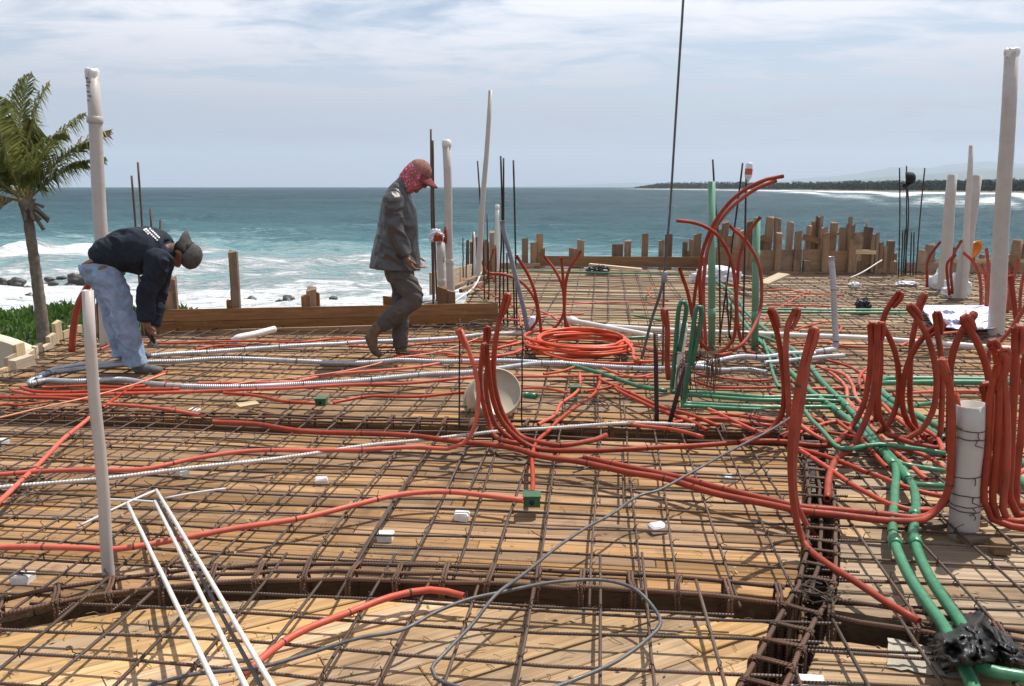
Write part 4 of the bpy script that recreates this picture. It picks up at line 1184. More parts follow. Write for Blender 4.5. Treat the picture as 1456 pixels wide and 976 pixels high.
conduit('red hoop with its fold at top right, crossing the other hoop', [(1339, 459, N), (1316, 477, N), (1295, 507, N), (1283, 546, N), (1282, 573, N), (1291, 600, N), (1310, 619), (1330, 630)], 0.050, D, tips=(0,), tie=0)
conduit('short red riser behind the fold of the crossing hoop', [(1329, 446, N), (1333, 477, N), (1340, 513, N), (1340, 560, N), (1336, 625)], 0.048, D, tips=(0,), tie=0)
conduit('right leg of the red arch behind the grey stub pipe', [(1368, 455, N), (1383, 474, N), (1396, 499, N), (1405, 529, N), (1408, 573, N), (1408, 640)], 0.060, D, tips=(0,), tie=0, flare=1.5)
conduit('left leg of the red arch behind the grey stub pipe', [(1386, 448, N, .1), (1370, 468, N, .1), (1356, 499, N, .1), (1351, 521, N, .1), (1350, 645)], 0.055, D, tips=(0,), tie=0)
# ---- bundle at the right edge
for lab, pts, dd in (
 ('leftmost thick red riser bound right of the grey stub pipe', [(1418, 520, N), (1409, 560, N), (1404, 650, N), (1398, 712, N), (1410, 738), (1440, 748), (1480, 752)], 0.046),
 ('second thick red riser right of the grey stub pipe', [(1422, 504, N), (1420, 560, N), (1416, 650, N), (1413, 715, N), (1420, 738), (1445, 742), (1490, 742)], 0.046),
 ('third thick red riser right of the grey stub pipe', [(1424, 498, N), (1431, 580, N), (1429, 680, N), (1426, 722, N), (1434, 741), (1470, 738)], 0.046),
 ('fourth thick red riser right of the grey stub pipe, tallest of the bundle', [(1444, 466, N), (1441, 560, N), (1437, 660, N), (1434, 708, N), (1445, 732), (1490, 732)], 0.052),
 ('thick red riser leaning out of the right frame edge', [(1462, 505, N), (1452, 600, N), (1445, 690, N), (1448, 716), (1475, 722)], 0.046),
 ('red riser with a flared fold before the tall white pipe', [(1407, 488, N), (1415, 500, N), (1421, 540, N), (1424, 620, N), (1423, 700)], 0.052),
 ('short red stub sticking up left of the stub pipe rim', [(1396, 548, N), (1400, 560, N), (1404, 600, N), (1404, 690)], 0.055)):
    conduit(lab, pts, dd, D, tips=(0,), tie=0, flare=1.35)
conduit('thin red conduit rising behind the right frame edge bundle', [(1437, 392, N), (1440, 420, N), (1446, 468, N), (1447, 500, N), (1447, 560)], 0.050, D, tie=0)
conduit('slanting red conduit joining the bundle at the right frame edge', [(1470, 420, N), (1455, 440, N), (1436, 470, N), (1420, 487, N), (1410, 492, N), (1410, 640)], 0.034, D, tie=0)
# ---- flats on the right
for lab, pts, dd in (
 ('red conduit curving down between the white pipe and the green pipes', [(1161, 520), (1186, 533), (1202, 551), (1207, 574), (1222, 589), (1240, 600)], 0.044),
 ('red conduit curving beside the first one under the white pipe', [(1168, 524), (1197, 532), (1212, 546), (1217, 566), (1232, 580)], 0.044),
 ('short red conduit dipping behind the big riser', [(1138, 604), (1156, 618), (1176, 628), (1190, 630)], 0.042),
 ('red conduit slanting over the cage, ending cut beside the green tee', [(1130, 637), (1143, 640), (1176, 650), (1207, 662), (1234, 673)], 0.046),
 ('red conduit slanting below the cut one, passing under both green pipes', [(1138, 641), (1152, 650), (1182, 668), (1207, 686), (1240, 706), (1264, 718), (1290, 725), (1330, 726)], 0.046),
 ('red conduit crossing under the green tee towards the stub pipe', [(1250, 620), (1268, 640), (1289, 656), (1302, 667), (1318, 682)], 0.046),
 ('red conduit coming down behind the bound cluster', [(1205, 568), (1227, 595), (1248, 616)], 0.044),
 ('red conduit low behind the two front green pipes', [(1240, 674), (1279, 690), (1310, 700), (1340, 706)], 0.044),
 ('pale red conduit slanting behind the hoops to the stub pipe', [(1247, 562), (1279, 588), (1300, 603), (1329, 619), (1342, 650)], 0.050),
 ('red conduit slanting behind the hoops, lower of two', [(1254, 574), (1270, 590), (1290, 606), (1310, 630)], 0.046),
 ('thin red conduit lying before the pale bag-tied pipes', [(1090, 413), (1120, 412), (1150, 418), (1200, 420)], 0.036),
 ('thin red conduit behind the far green twin pipes', [(1090, 433), (1130, 434), (1160, 435), (1195, 438)], 0.034),
 ('red conduit loop before the upright grey conduit', [(1130, 470), (1150, 463), (1180, 458), (1195, 463), (1190, 474), (1180, 478)], 0.036),
 ('red conduit along the white pipe beside the upright grey conduit', [(1120, 490), (1145, 488), (1175, 487), (1200, 492), (1235, 494)], 0.036),
 ('red conduit slanting to the far parapet from the green posts', [(1085, 455), (1105, 440), (1130, 425), (1150, 414)], 0.034),
 ('red conduit under the plan sheet towards the hoops', [(1280, 492), (1310, 480), (1345, 474), (1375, 471)], 0.044),
 ('red conduit behind the stub pipe rim running level', [(1270, 561), (1310, 558), (1360, 556), (1402, 557)], 0.042),
 ('red conduit level before the left end of the green twin', [(1145, 553), (1170, 553), (1200, 552)], 0.040),
 ('red conduit bending up by the green stub end', [(1226, 555), (1221, 545), (1226, 530), (1240, 520)], 0.044),
 ('red conduit lying at the right frame edge behind the bundle', [(1436, 690), (1450, 672), (1480, 660)], 0.046),
 ('red conduit lying at the right frame edge above the low green pair', [(1425, 640), (1450, 632), (1490, 634)], 0.046),
 ('red conduit low in the mesh between green pipes and big riser', [(1130, 618), (1160, 606), (1190, 600), (1215, 606)], 0.042),
 ('red conduit end poking from mesh left of the twin risers', [(1040, 604), (1068, 611), (1090, 617)], 0.042),
 ('thin red conduit in the far right bay before the tied pipes', [(1302, 395), (1330, 398), (1360, 404), (1380, 404)], 0.036),
 ('short red conduit in the far bay behind the green posts', [(1095, 424), (1115, 421), (1135, 423)], 0.034)):
    conduit(lab, pts, dd, R, tie=0.7)
# ---- more of the tangle
for lab, pts, dd in (
 ('red conduit creeping along the mid trench under the dark bars', [(880, 600), (915, 606), (950, 610), (1000, 622)], 0.042),
 ('red conduit bending round the foot of the twin risers', [(1060, 590), (1090, 596), (1118, 604), (1128, 618)], 0.042),
 ('red conduit below the low green run, left of the big riser', [(1010, 588), (1050, 592), (1095, 598), (1130, 596)], 0.040),
 ('thin red conduit between low green run and grey conduits', [(990, 532), (1030, 538), (1070, 541), (1110, 538)], 0.036),
 ('red conduit slanting from the bound cluster towards the green tee', [(1190, 598), (1215, 618), (1238, 640), (1262, 665)], 0.042),
 ('red conduit under the slim green elbow pipe', [(1150, 612), (1180, 616), (1215, 622), (1250, 628), (1300, 642)], 0.042),
 ('red conduit crossing low under the hoops to the stub pipe', [(1262, 634), (1292, 640), (1320, 650), (1345, 668)], 0.042),
 ('red conduit lying behind the twin risers beside the green pair', [(1095, 560), (1120, 572), (1150, 590), (1175, 604)], 0.040),
 ('red conduit winding beside the curving pair under the white pipe', [(1175, 512), (1205, 520), (1225, 533), (1232, 548)], 0.040),
 ('red conduit emerging behind the stub pipe towards the frame edge', [(1398, 590), (1425, 596), (1470, 600)], 0.042),
 ('thin red conduit snaking left of the coil under the grey pipe', [(560, 506), (600, 509), (640, 515), (690, 519)], 0.036),
 ('red conduit along the front of the left grey loop', [(60, 551), (120, 549), (180, 551), (240, 543)], 0.038),
 ('thin red conduit in the far bay behind the trio of risers', [(700, 452), (740, 455), (790, 448), (830, 446)], 0.034)):
    conduit(lab, pts, dd, R, tie=0.7)
# ---- far right risers
for lab, pts in (
 ('far red riser with an outward tip left of the tied pipes', [(1337, 344, N), (1325, 360, N), (1319, 373, N), (1318, 409)]),
 ('far red riser bending over before the first tied pipe', [(1367, 342, N), (1357, 360, N), (1352, 382, N), (1354, 418)]),
 ('far red riser close left of its bent neighbour', [(1359, 362, N), (1348, 373, N), (1347, 396, N), (1350, 420)]),
 ('far red riser arching right from the slim white pipe', [(1370, 360, N), (1384, 373, N), (1393, 394, N), (1395, 436)]),
 ('far red riser leaning left beside the tall white pipe', [(1395, 375, N), (1402, 396, N), (1402, 436)]),
 ('far straight red riser just left of the tall white pipe', [(1402, 353, N), (1405, 378, N), (1404, 438)]),
 ('far red riser right of the tall white pipe', [(1447, 369, N), (1442, 395, N), (1437, 442)]),
 ('far red riser second right of the tall white pipe', [(1433, 378, N), (1435, 410, N), (1432, 446)]),
 ('far red riser at the right frame edge beside the log', [(1458, 380, N), (1452, 410, N), (1450, 445)])):
    conduit(lab, pts, 0.055, D, tie=0)

# ---- green pipes
def gpipe(label, pts, dia=0.042, mat='green', **k):
    k.setdefault('tie', 0.8); k.setdefault('wob', 0.001)
    return conduit(label, pts, dia, mat, name="water_pipe", cat="pipe", **k)
def collar(parent, p, d, r, L, mat):
    p = Vector(p); d = Vector(d).normalized()
    return tube("coupling", [p - d * L / 2, p - d * L / 2 * 0.98, p + d * L / 2 * 0.98, p + d * L / 2], [r * 0.92, r, r, r * 0.92], M[mat], parent, 12)
ga = gpipe('right green pipe of the winding pair, ending in the black bag', [(1018, 400), (1045, 420), (1062, 445), (1090, 470), (1123, 495), (1150, 520), (1175, 550), (1197, 571), (1224, 602), (1255, 637), (1282, 668), (1298, 692), (1302, 723), (1300, 766), (1321, 820), (1352, 866), (1372, 895), (1384, 928), (1394, 950), (1420, 957), (1480, 966)], 0.041, z=0.085)
gb = gpipe('left green pipe of the winding pair, leaving the black bag at the frame bottom', [(1030, 420), (1050, 448), (1075, 480), (1100, 505), (1125, 530), (1150, 555), (1183, 579), (1216, 606), (1243, 633), (1271, 661), (1272, 704), (1269, 740), (1271, 766), (1294, 823), (1321, 862), (1342, 890), (1361, 928), (1384, 978), (1400, 1020)], 0.041, z=0.085)
for par, (x, y), (x2, y2) in ((ga, (1282, 668), (1292, 683)), (gb, (1262, 652), (1270, 662)), (ga, (1197, 571), (1205, 580)), (gb, (1183, 579), (1193, 587)), (ga, (1123, 495), (1131, 502)), (gb, (1271, 766), (1274, 776)), (ga, (1300, 766), (1303, 776)), (ga, (1300, 727), (1300, 735))):
    a, b = P(x, y, 0.085), P(x2, y2, 0.085)
    collar(par, (a + b) / 2, b - a, 0.0262, (b - a).length, 'green')
gpipe('green branch pipe leaving the left tee towards the stub pipe', [(1271, 658), (1300, 663), (1345, 670)], 0.034)
gpipe('green branch pipe with a white band leaving the right tee', [(1298, 689), (1320, 690), (1350, 692)], 0.036)
gpipe('slim green pipe with an elbow looping over the winding pair', [(1139, 577), (1152, 595), (1170, 613), (1190, 636), (1195, 638), (1211, 638), (1230, 634), (1250, 632), (1289, 636), (1345, 645)], 0.032, z=0.12)
gpipe('upper green pipe of the low level run from the green U bends', [(954, 557), (982, 558), (1040, 561), (1084, 565), (1145, 564), (1186, 564), (1228, 568)], 0.036)
gpipe('second green pipe of the low level run, joining the winding pair', [(960, 561), (982, 562), (1084, 569), (1150, 569), (1197, 571)], 0.036)
gpipe('third green pipe of the low level run from the green U bends', [(968, 573), (985, 574), (1040, 577), (1084, 579), (1150, 579), (1182, 579)], 0.036)
gpipe('lowest green pipe of the low level run from the green U bends', [(968, 577), (985, 578), (1040, 581), (1088, 583)], 0.036)
gpipe('upper green pipe of the level twin behind the hoops', [(1252, 541), (1258, 539), (1340, 539), (1436, 541)], 0.042)
gpipe('lower green pipe of the level twin behind the hoops', [(1252, 545), (1340, 543.5), (1440, 545)], 0.042)
gpipe('green pipe slanting from the level twin past the hoops, upper of two', [(1245, 545), (1262, 565), (1294, 585), (1344, 612)], 0.042)
gpipe('green pipe slanting from the level twin past the hoops, lower of two', [(1240, 555), (1262, 575), (1294, 596), (1344, 625)], 0.042)
gpipe('short green pipe lying behind the crossing hoops', [(1295, 578), (1320, 574), (1345, 572)], 0.034)
gpipe('upper green pipe of the far level twin under the small black bag', [(1080, 439.5), (1150, 440.5), (1270, 441), (1310, 441)], 0.034)
gpipe('lower green pipe of the far level twin under the small black bag', [(1080, 443.5), (1150, 444), (1270, 445), (1310, 445)], 0.034)
gpipe('thin green pipe along the far edge board', [(722, 387), (764, 386.5), (850, 388), (940, 390), (1000, 393)], 0.034, tie=0)
gpipe('green pipe slanting from the coil to the green U bends', [(800, 516), (832, 525), (870, 536), (915, 551), (948, 556)], 0.040)
gpipe('short green pipe lying in the far bay left of the cable', [(902, 449), (925, 453), (947, 457)], 0.032)
gpipe('short green pipe lying beside the long white pipe', [(889, 481), (910, 480), (929, 479)], 0.032)
gpipe('short dark green stub lying right of the cream bucket', [(746, 562), (755, 563), (763, 564)], 0.045, 'green_dark', tie=0)
gpipe('thin green pipe slanting left of the winding pair', [(1085, 485), (1094, 510), (1100, 535), (1108, 552)], 0.034)
gpipe('green pipe slanting low at the right frame edge, upper of a pair', [(1425, 640), (1450, 655), (1490, 690)], 0.044)
gpipe('green pipe slanting low at the right frame edge, lower of a pair', [(1425, 660), (1445, 678), (1485, 715)], 0.044)
gpipe('thin green pipe behind the foot of the green posts', [(1040, 470), (1080, 478), (1110, 490), (1135, 512)], 0.034)
gpipe('dark green U bend standing left of the white upright', [(955, 556), (960, 500, N), (966, 436, N), (968, 430, N), (974, 430, N), (976, 436, N), (971, 470, N), (966, 500, N)], 0.040, 'green_dark', tie=0, step=0.03)
gpipe('dark green U bend standing right of the white upright', [(972, 574), (981, 510, N), (989, 442, N), (991, 437, N), (997, 437, N), (998, 444, N), (990, 490, N), (983, 520, N)], 0.0402, 'green_dark', tie=0, step=0.03)
for lab, x0, y0, x1, y1, cols in (('tall pale green post pipe beside the red arcs', 1012, 258, 1012, 498, ((1012, 446),)), ('shorter pale green post pipe touched by a red arc', 1076, 309, 1073, 500, ((1075, 364), (1074, 450)))):
    b = P(x1, y1); t = V(x0, y0, b.y)
    w = 10.0 / ppm(b)
    o = tube("post_pipe", [b, b.lerp(t, .5), t], w / 2, M['green_pale'], None, 14); tag(o, lab, 'pipe')
    for (cx_, cy_) in cols: collar(o, V(cx_, cy_, b.y), t - b, w / 2 * 1.12, 0.10, 'green_pale')

# ---- grey flexible conduits
def gflex(label, pts, dia=0.045, **k):
    return conduit(label, pts, dia, 'flex', name="flexible_conduit", cat="conduit", tie=0.5, **k)
gflex('front grey flexible conduit, looping left and running to the cream bucket', [(58, 537), (45, 541), (42, 546), (62, 541), (112, 543), (170, 540), (212, 545), (257, 550), (364, 550), (464, 545), (564, 537), (614, 532), (676, 529), (728, 522), (760, 517), (800, 516)], 0.043, z=0.10)
gflex('middle grey flexible conduit under the walking worker, running far right', [(52, 541), (70, 531), (122, 524), (180, 519), (215, 515), (250, 514), (300, 511), (364, 511), (439, 515), (514, 516), (564, 513), (614, 514), (728, 514), (800, 517), (860, 522), (945, 524), (995, 522), (1020, 527), (1057, 525), (1090, 530)], 0.041, z=0.10)
gflex('back grey flexible conduit passing behind the walking worker boots', [(55, 536), (80, 525), (122, 518), (150, 517), (212, 507), (250, 503), (312, 500), (364, 496), (414, 492), (476, 490), (519, 486), (579, 485), (639, 481), (676, 477), (714, 475), (748, 474)], 0.040, z=0.10)
gflex('grey flexible conduit behind the green U bends', [(985, 519), (1020, 514), (1057, 507), (1084, 508), (1130, 503), (1160, 504)], 0.046)
gflex('grey flexible conduit lying before the white pipe foot', [(1085, 517), (1120, 513), (1160, 509), (1200, 506)], 0.04)
gflex('upright grey conduit with a bent foot before the parapet', [(1182, 365, N), (1184, 395, N), (1186, 440, N), (1189, 485, N), (1188, 495), (1175, 499), (1150, 502)], 0.052)
conduit('slack grey hose hanging from the dark bars to the floor', [(714, 314, N), (717, 330, N), (722, 351, N), (733, 392, N), (743, 431, N), (748, 460, N), (751, 474)], 0.046, 'hose', name="hose", cat="hose", tie=0)

# ---- cables, strings
gk = dict(name="cable", cat="cable", tie=0, wob=0.0015, step=0.02)
conduit('grey cable crossing the front in one big open loop', [(205, 978), (268, 960, 0.10), (375, 947, 0.10), (440, 929, 0.10), (511, 908, 0.11), (570, 897, 0.11), (619, 871, 0.12), (663, 853, 0.13), (717, 841, 0.13), (788, 828, 0.14), (860, 826, 0.14), (902, 838, 0.14), (928, 862, 0.12), (940, 886, 0.11), (918, 911, 0.10), (873, 942, 0.09), (824, 964, 0.09), (770, 985, 0.09)], 0.0125, 'cable', **gk)
conduit('grey cable running from the right-hand risers down to a hook near the frame bottom', [(1130, 590, 0.2), (1102, 608, 0.2), (1051, 635, 0.2), (974, 677, 0.18), (936, 697, 0.17), (909, 705, 0.16), (869, 732, 0.15), (833, 751, 0.15), (788, 781, 0.15), (744, 817, 0.15), (704, 848, 0.16), (672, 888, 0.12), (632, 929, 0.10), (614, 950, 0.09), (619, 963, 0.08), (660, 980, 0.08), (720, 1010, 0.08)], 0.0125, 'cable', **gk)
conduit('thin grey cable curling beside the coil of wire near the second riser bend', [(815, 672, 0.06), (840, 664, 0.07), (850, 661, 0.08), (880, 663, 0.08), (915, 668, 0.07)], 0.010, 'cable', **gk)
conduit('pink string stretched from the left frame edge across to the back board', [(-30, 600, 0.10), (0, 594, 0.12), (50, 582, 0.14), (125, 565, 0.15), (190, 547, 0.14), (235, 531, 0.12)], 0.010, 'string', name="string", cat="string", tie=0, wob=0)
conduit('pink string crossing under the walking worker boots', [(300, 552, 0.09), (364, 542, 0.1), (401, 539, 0.1), (476, 530, 0.1), (530, 519, 0.1), (559, 510, 0.1), (614, 502, 0.1), (651, 492, 0.1), (689, 477, 0.1)], 0.010, 'string', name="string", cat="string", tie=0, wob=0)
hang_y = P(942, 530).y
hp = [V(942, 530, hang_y), V(943, 470, hang_y), V(944, 398, hang_y), V(952, 308, hang_y), V(960, 180, hang_y), V(967, 70, hang_y), V(972, -10, hang_y), V(980, -200, hang_y)]
o = tube("hoist_cable", catmull(hp, 0.2), 0.0095, M['cable'], None, 7); tag(o, 'tall taut grey cable rising out of the picture top', 'cable')
tube("loose_end", catmull([V(945, 392, hang_y), V(938, 420, hang_y), V(927, 453, hang_y), V(915, 500, hang_y), V(905, 536, hang_y)], 0.1), 0.012, M['cable'], o, 6)
tube("knot", [V(943, 402, hang_y), V(944, 399, hang_y), V(945, 388, hang_y), V(946, 386, hang_y)], [0.016, 0.024, 0.024, 0.016], M['hose'], o, 7)

# ---- white pipes
def upright(label, x0, y0, x1, y1, wpx, name="pvc_pipe", mat='pvc', cols=(), cap=None, wtop=None, yy=None, bottom=None):
    b = P(x1, y1, 0.0) if yy is None else V(x1, y1, yy)
    t = V(x0, y0, b.y)
    r = wpx / ppm(b) / 2; r2 = (wtop / ppm(t) / 2) if wtop else r
    n = 6; path = [b.lerp(t, i / n) for i in range(n + 1)]
    for i, p in enumerate(path): path[i] = p + Vector((0.004 * math.sin(i * 1.7 + x0), 0, 0))
    rr = [r + (r2 - r) * i / n for i in range(n + 1)]
    if bottom:
        path.insert(0, b - (t - b).normalized() * bottom); rr.insert(0, r)
    v, f, u = tube_geo(path, rr, 18, False)
    # the mouth: wall thickness and the dark inside
    d = (t - b).normalized(); m = len(v); th = max(0.004, r2 * 0.08)
    e1 = None
    ring = v[-18:]
    inner = [t + (q - t) * (1 - th / r2) for q in ring]; deep = [q - d * r2 * 5 for q in inner]
    v = v + inner + deep; o0 = m - 18
    for k in range(18):
        j = (k + 1) % 18
        f.append((o0 + k, o0 + j, m + j, m + k)); f.append((m + k, m + j, m + 18 + j, m + 18 + k))
        u += [((0, 0),) * 4] * 2
    f.append(tuple(m + 18 + k for k in range(18))); u.append(((0, 0),) * 18)
    o = obj(name, v, f, M[mat], None, True, u, b); tag(o, label, 'pipe')
    for c in cols:
        q = b.lerp(t, c); tube("coupling", [q - d * 0.03, q - d * 0.025, q + d * 0.025, q + d * 0.03], [r * 1.01, r * 1.08, r * 1.08, r * 1.01], M[mat], o, 18)
    if cap == 'cap':
        tube("end_cap", [t - d * 0.05, t - d * 0.045, t + d * 0.02, t + d * 0.03], [r2 * 1.03, r2 * 1.18, r2 * 1.15, r2 * 0.8], M['pvc_white'], o, 18)
    if cap == 'bag':          # crumpled plastic stuffed in and folded over the mouth
        gg = Geo(); sd = 20; rings = []
        for i, (h, k) in enumerate(((-0.06, 1.02), (-0.04, 1.04), (-0.01, 1.06), (0.012, 1.04), (0.022, 0.8), (0.012, 0.4))):
            for s in range(sd):
                a = 2 * math.pi * s / sd
                w = 1 + 0.05 * math.sin(s * 5 + i) + jit(0.04)
                q = d.orthogonal().normalized(); q2 = d.cross(q)
                rings.append(t + d * (h + jit(0.012)) + (q * math.cos(a) + q2 * math.sin(a)) * (r2 * k * w))
        ff = []
        for i in range(5):
            for s in range(sd): ff.append((i * sd + s, i * sd + (s + 1) % sd, (i + 1) * sd + (s + 1) % sd, (i + 1) * sd + s))
        ff.append(tuple(5 * sd + s for s in range(sd)))
        gg.add(rings, ff); gg.build("plastic_cover", M['clear' if mat == 'pvc_white' else 'pvc_white'], o, True)
    return o, b, t, r
def wraps(o, b, t, r, spots, wob=0.006):
    d = (t - b).normalized(); u = d.orthogonal().normalized(); w = d.cross(u)
    for s in spots:
        p = b.lerp(t, s); tl = jit(0.12); ph = random.uniform(0, 6)
        ring = [p + (u * math.cos(k * 0.3927) + w * math.sin(k * 0.3927)) * (r + 0.003) + d * (r * tl * math.sin(k * 0.3927 + ph) + jit(0.002)) for k in range(16)]
        g = Geo(); g.tube(ring, 0.0022, 4, closed=True)
        q = min(ring, key=lambda v: v.y)
        g.tube([q, q + Vector((jit(0.02), -0.008, -0.02)), q + Vector((jit(0.02), -0.012, -0.03))], 0.0025, 4)
        g.build("tie_wire", M['wire'], o)
upright('tallest white pipe with a wrapped mouth, at the right', 1439, 72, 1415, 482, 21.5, wtop=18.5, cap='bag', bottom=0.2)
o, b, t, r = upright('tall white pipe with a collar beside the palm', 131, 102, 153, 497, 19, wtop=17.5, cols=(0.835,), cap='bag', bottom=0.2)
d_ = (t - b).normalized()
for k, (f_, dx_, ln_) in enumerate(((0.975, -0.4, .012), (0.962, -0.1, .02), (0.95, -0.35, .016), (0.93, -0.3, .014), (0.915, -0.1, .018), (0.90, -0.4, .01))):
    q_ = b.lerp(t, f_); a_ = dx_
    g_ = Geo(); c_ = q_ + Vector((math.sin(a_), -math.cos(a_), 0)) * (r * 0.965)
    g_.box(c_, Vector((math.cos(a_), math.sin(a_), 0)) * ln_, d_ * 0.004, Vector((math.sin(a_), -math.cos(a_), 0)) * 0.0016); g_.build("print_mark", M['cable'], o)
upright('slim white pipe standing in the near trench', 123, 413, 158, 850, 16.5, wtop=15.5, bottom=0.2, yy=2.86)
upright('capped white pipe just beyond the walking worker', 635, 203, 641, 436, 11, cols=(0.28,), cap='cap', yy=9.0)
upright('short white pipe holding a bag of litter', 626, 345, 629, 436, 11, cols=(0.4,), yy=8.8)
upright('tall thin leaning white pipe at the far left corner', 698, 129, 679, 392, 8.5, wtop=6, yy=10.4)
upright('small capped white pipe among the dark bars', 707, 294, 708, 384, 5.5, cap='cap', yy=13.0, mat='pvc_white')
upright('small clear-capped white pipe at the far left corner', 673, 330, 675, 392, 4.5, yy=12.0, mat='pvc_white')
upright('left white pipe of the leaning trio, its foot tied in plastic', 1354, 248, 1341, 416, 17, wtop=13, cols=())
upright('right white pipe of the leaning trio, its foot tied in plastic', 1390, 249, 1363, 426, 18, wtop=13, cols=())
upright('thinnest white pipe of the leaning trio', 1381, 207, 1369, 424, 10, wtop=6.5, yy=P(1363, 426).y - 0.25)
o, b, t, r = upright('wide grey-white stub pipe wound with wire, before the red risers', 1382, 575, 1368, 762, 39, wtop=40, name="stub_pipe", bottom=0.1)
wraps(o, b, t, r, (0.22, 0.26, 0.33, 0.48, 0.76, 0.83))
for k in range(3):
    a = k * 2.1 + 0.6; c = b + Vector((math.cos(a) * 0.10, math.sin(a) * 0.10, 0.03))
    beam("foot_plate", c + Vector((-0.07, 0, 0)), c + Vector((0.05, 0.02, 0)), 0.06, 0.02, M['stake'], o)
for (px_, py_, lab) in ((1336, 412, 'bluish plastic tied round the left leaning pipe foot'), (1359, 424, 'bluish plastic tied round the right leaning pipe foot')):
    c = P(px_, py_); bm = bmesh.new(); bmesh.ops.create_icosphere(bm, subdivisions=3, radius=1)
    for v in bm.verts:
        n = mnoise.fractal(v.co * 2.2 + Vector((px_, 0, 0)), 0.8, 2.2, 4)
        v.co = Vector((v.co.x * 0.17, v.co.y * 0.15, (v.co.z + 0.6) * 0.16 * (1.3 - 0.5 * abs(v.co.x)))) * (1 + 0.35 * n)
    me = bpy.data.meshes.new("plastic_wrap"); bm.to_mesh(me); bm.free()
    tag(link("plastic_wrap", me, M['clear'], None, c), lab, 'plastic')
kw = dict(name="white_pipe", cat="pipe", tie=0, wob=0)
conduit('short white pipe with an elbow lying before the back board', [(333, 489, 0.03), (333, 484, 0.07), (337, 481, 0.09), (364, 475, 0.10), (391, 468, 0.12)], 0.065, 'pvc_white', step=0.02, **kw)
o = conduit('white pipe with a capped end slanting from the coil to the dark bars', [(814, 456), (877, 468), (940, 480)], 0.050, 'pvc_white', **kw)
tube("end_cap", [P(809, 457, 0.085), P(813, 456, 0.085), P(819, 457, 0.085)], [0.05, 0.052, 0.04], M['pvc_white'], o, 10)
conduit('long straight white pipe running level to the tall white pipe', [(862, 464), (957, 470), (1084, 475), (1232, 481), (1340, 489), (1450, 497)], 0.048, 'pvc_white', **kw)
upright('square-ended white pipe upright between the green U bends', 972, 464, 964, 556, 11, wtop=10, mat='pvc_white', cap='cap', name="white_upright_pipe")
# white bent rods leaning over the near trench
def rodp(l): return [P(x, y, z) for x, y, z in l]
for lab, pts, rr_ in (('straight white rod nearest the slim pipe, leaning to the frame bottom', [(181, 716, 0.14), (308, 980, 0.30), (330, 1025, .33)], 0.0076),
                 ('straight white rod in the middle of the three leaning ones', [(220, 713, 0.13), (349, 976, 0.30), (373, 1025, .33)], 0.0076),
                 ('straight white rod lying rightmost of the three leaning ones', [(222, 697, 0.13), (388, 978, 0.30), (417, 1025, .33)], 0.0076),
                 ('grey rod pressed against the rightmost leaning white rod', [(224, 712, 0.11), (362, 956, 0.26), (398, 1025, .30)], 0.006),
                 ('short white rod lying level behind the leaning rod tips', [(138, 711, 0.085), (221, 714, 0.10)], 0.006),
                 ('white rod slanting on the mesh behind the leaning rod tips', [(109, 750, 0.07), (222, 697, 0.11)], 0.006),
                 ('short pale rod lying right of the leaning white rods', [(234, 709, 0.07), (321, 695, 0.08)], 0.0055)):
    pw = rodp(pts); path = [pw[0].lerp(pw[-1], k / 8) + Vector((jit(0.001), jit(0.001), 0.004 * math.sin(k * 0.4))) for k in range(9)]
    tag(tube("white_rod", path, rr_, M['rod' if 'grey' not in lab else 'cable'], None, 8), lab, 'rod')
conduit('long pale ribbed bar laid across the middle bay and the riser bundle', [(-60, 699, 0.08), (0, 694, 0.08), (139, 681, 0.08), (300, 663, 0.085), (446, 645, 0.085), (539, 632, 0.085), (661, 619, 0.09), (735, 612, 0.09), (820, 606, 0.09), (920, 602, 0.09), (990, 605, 0.09)], 0.021, 'rib_white', name="ribbed_bar", cat="rebar", tie=0)

# ================================================================== edge formwork, stakes, standing bars
random.seed(44)
def stake_at(parent, x0, x1, ytop, y, zb=-0.25, mat='stake', thick=0.045, lean=0.0):
    """an upright timber seen between two photo columns, at distance y, up to a photo row"""
    t = V((x0 + x1) / 2, ytop, y); a = V(x0, ytop, y); b = V(x1, ytop, y)
    w = (b - a).length
    return beam("stake", (t.x - lean, y, zb), t, w, thick, M[mat], parent, side=(1, 0, 0.0), rough=0.003, cut=0.03 if w < 0.2 else 0.015)
def board_px(parent, x0, y0, x1, y1, hpx0, ya, yb, mat='board', thick=0.03, name="board"):
    """a horizontal board: its top edge from one spot to another, at distances ya and yb, height in pixels at the first end"""
    a, b = V(x0, y0, ya), V(x1, y1, yb)
    h = hpx0 / ppm(a)
    dz = Vector((0, 0, -h / 2))
    return beam(name, a + dz, b + dz, thick, h, M[mat], parent, rough=0.002)
# back board where the workers stand
yb0, yb1 = P(215, 478).y + 0.03, P(705, 466).y + 0.03
root = empty("edge_form", V(215, 478, yb0), 'long brown edge boards with stakes along the back behind the two workers', 'edge form')
board_px(root, 200, 441, 708, 431, 17, yb0, yb1)
board_px(root, 204, 458.5, 708, 446.5, 13, yb0 + 0.004, yb1 + 0.004)
board_px(root, 150, 473.5, 560, 462, 13, yb0 + 0.01, yb0 + 0.10, 'ply')
board_px(root, 556, 462.5, 700, 459.5, 9, yb1 - 0.02, yb1 + 0.01, 'ply')
for x0, x1, yt in ((325.5, 337, 358), (322, 329, 424), (328, 339, 414), (429, 441, 419), (436, 449.5, 410.5), (447, 454, 416), (545, 558, 424), (622, 636, 411), (636, 647, 412)):
    stake_at(root, x0, x1, yt, yb0 + (yb1 - yb0) * (x0 - 215) / 490 + 0.07, mat='stake' if yt < 400 or x0 in (436, 636) else 'board')
root = empty("edge_form", V(205, 478, yb0), 'cluster of short weathered stakes beside the arm of the bent worker', 'edge form')
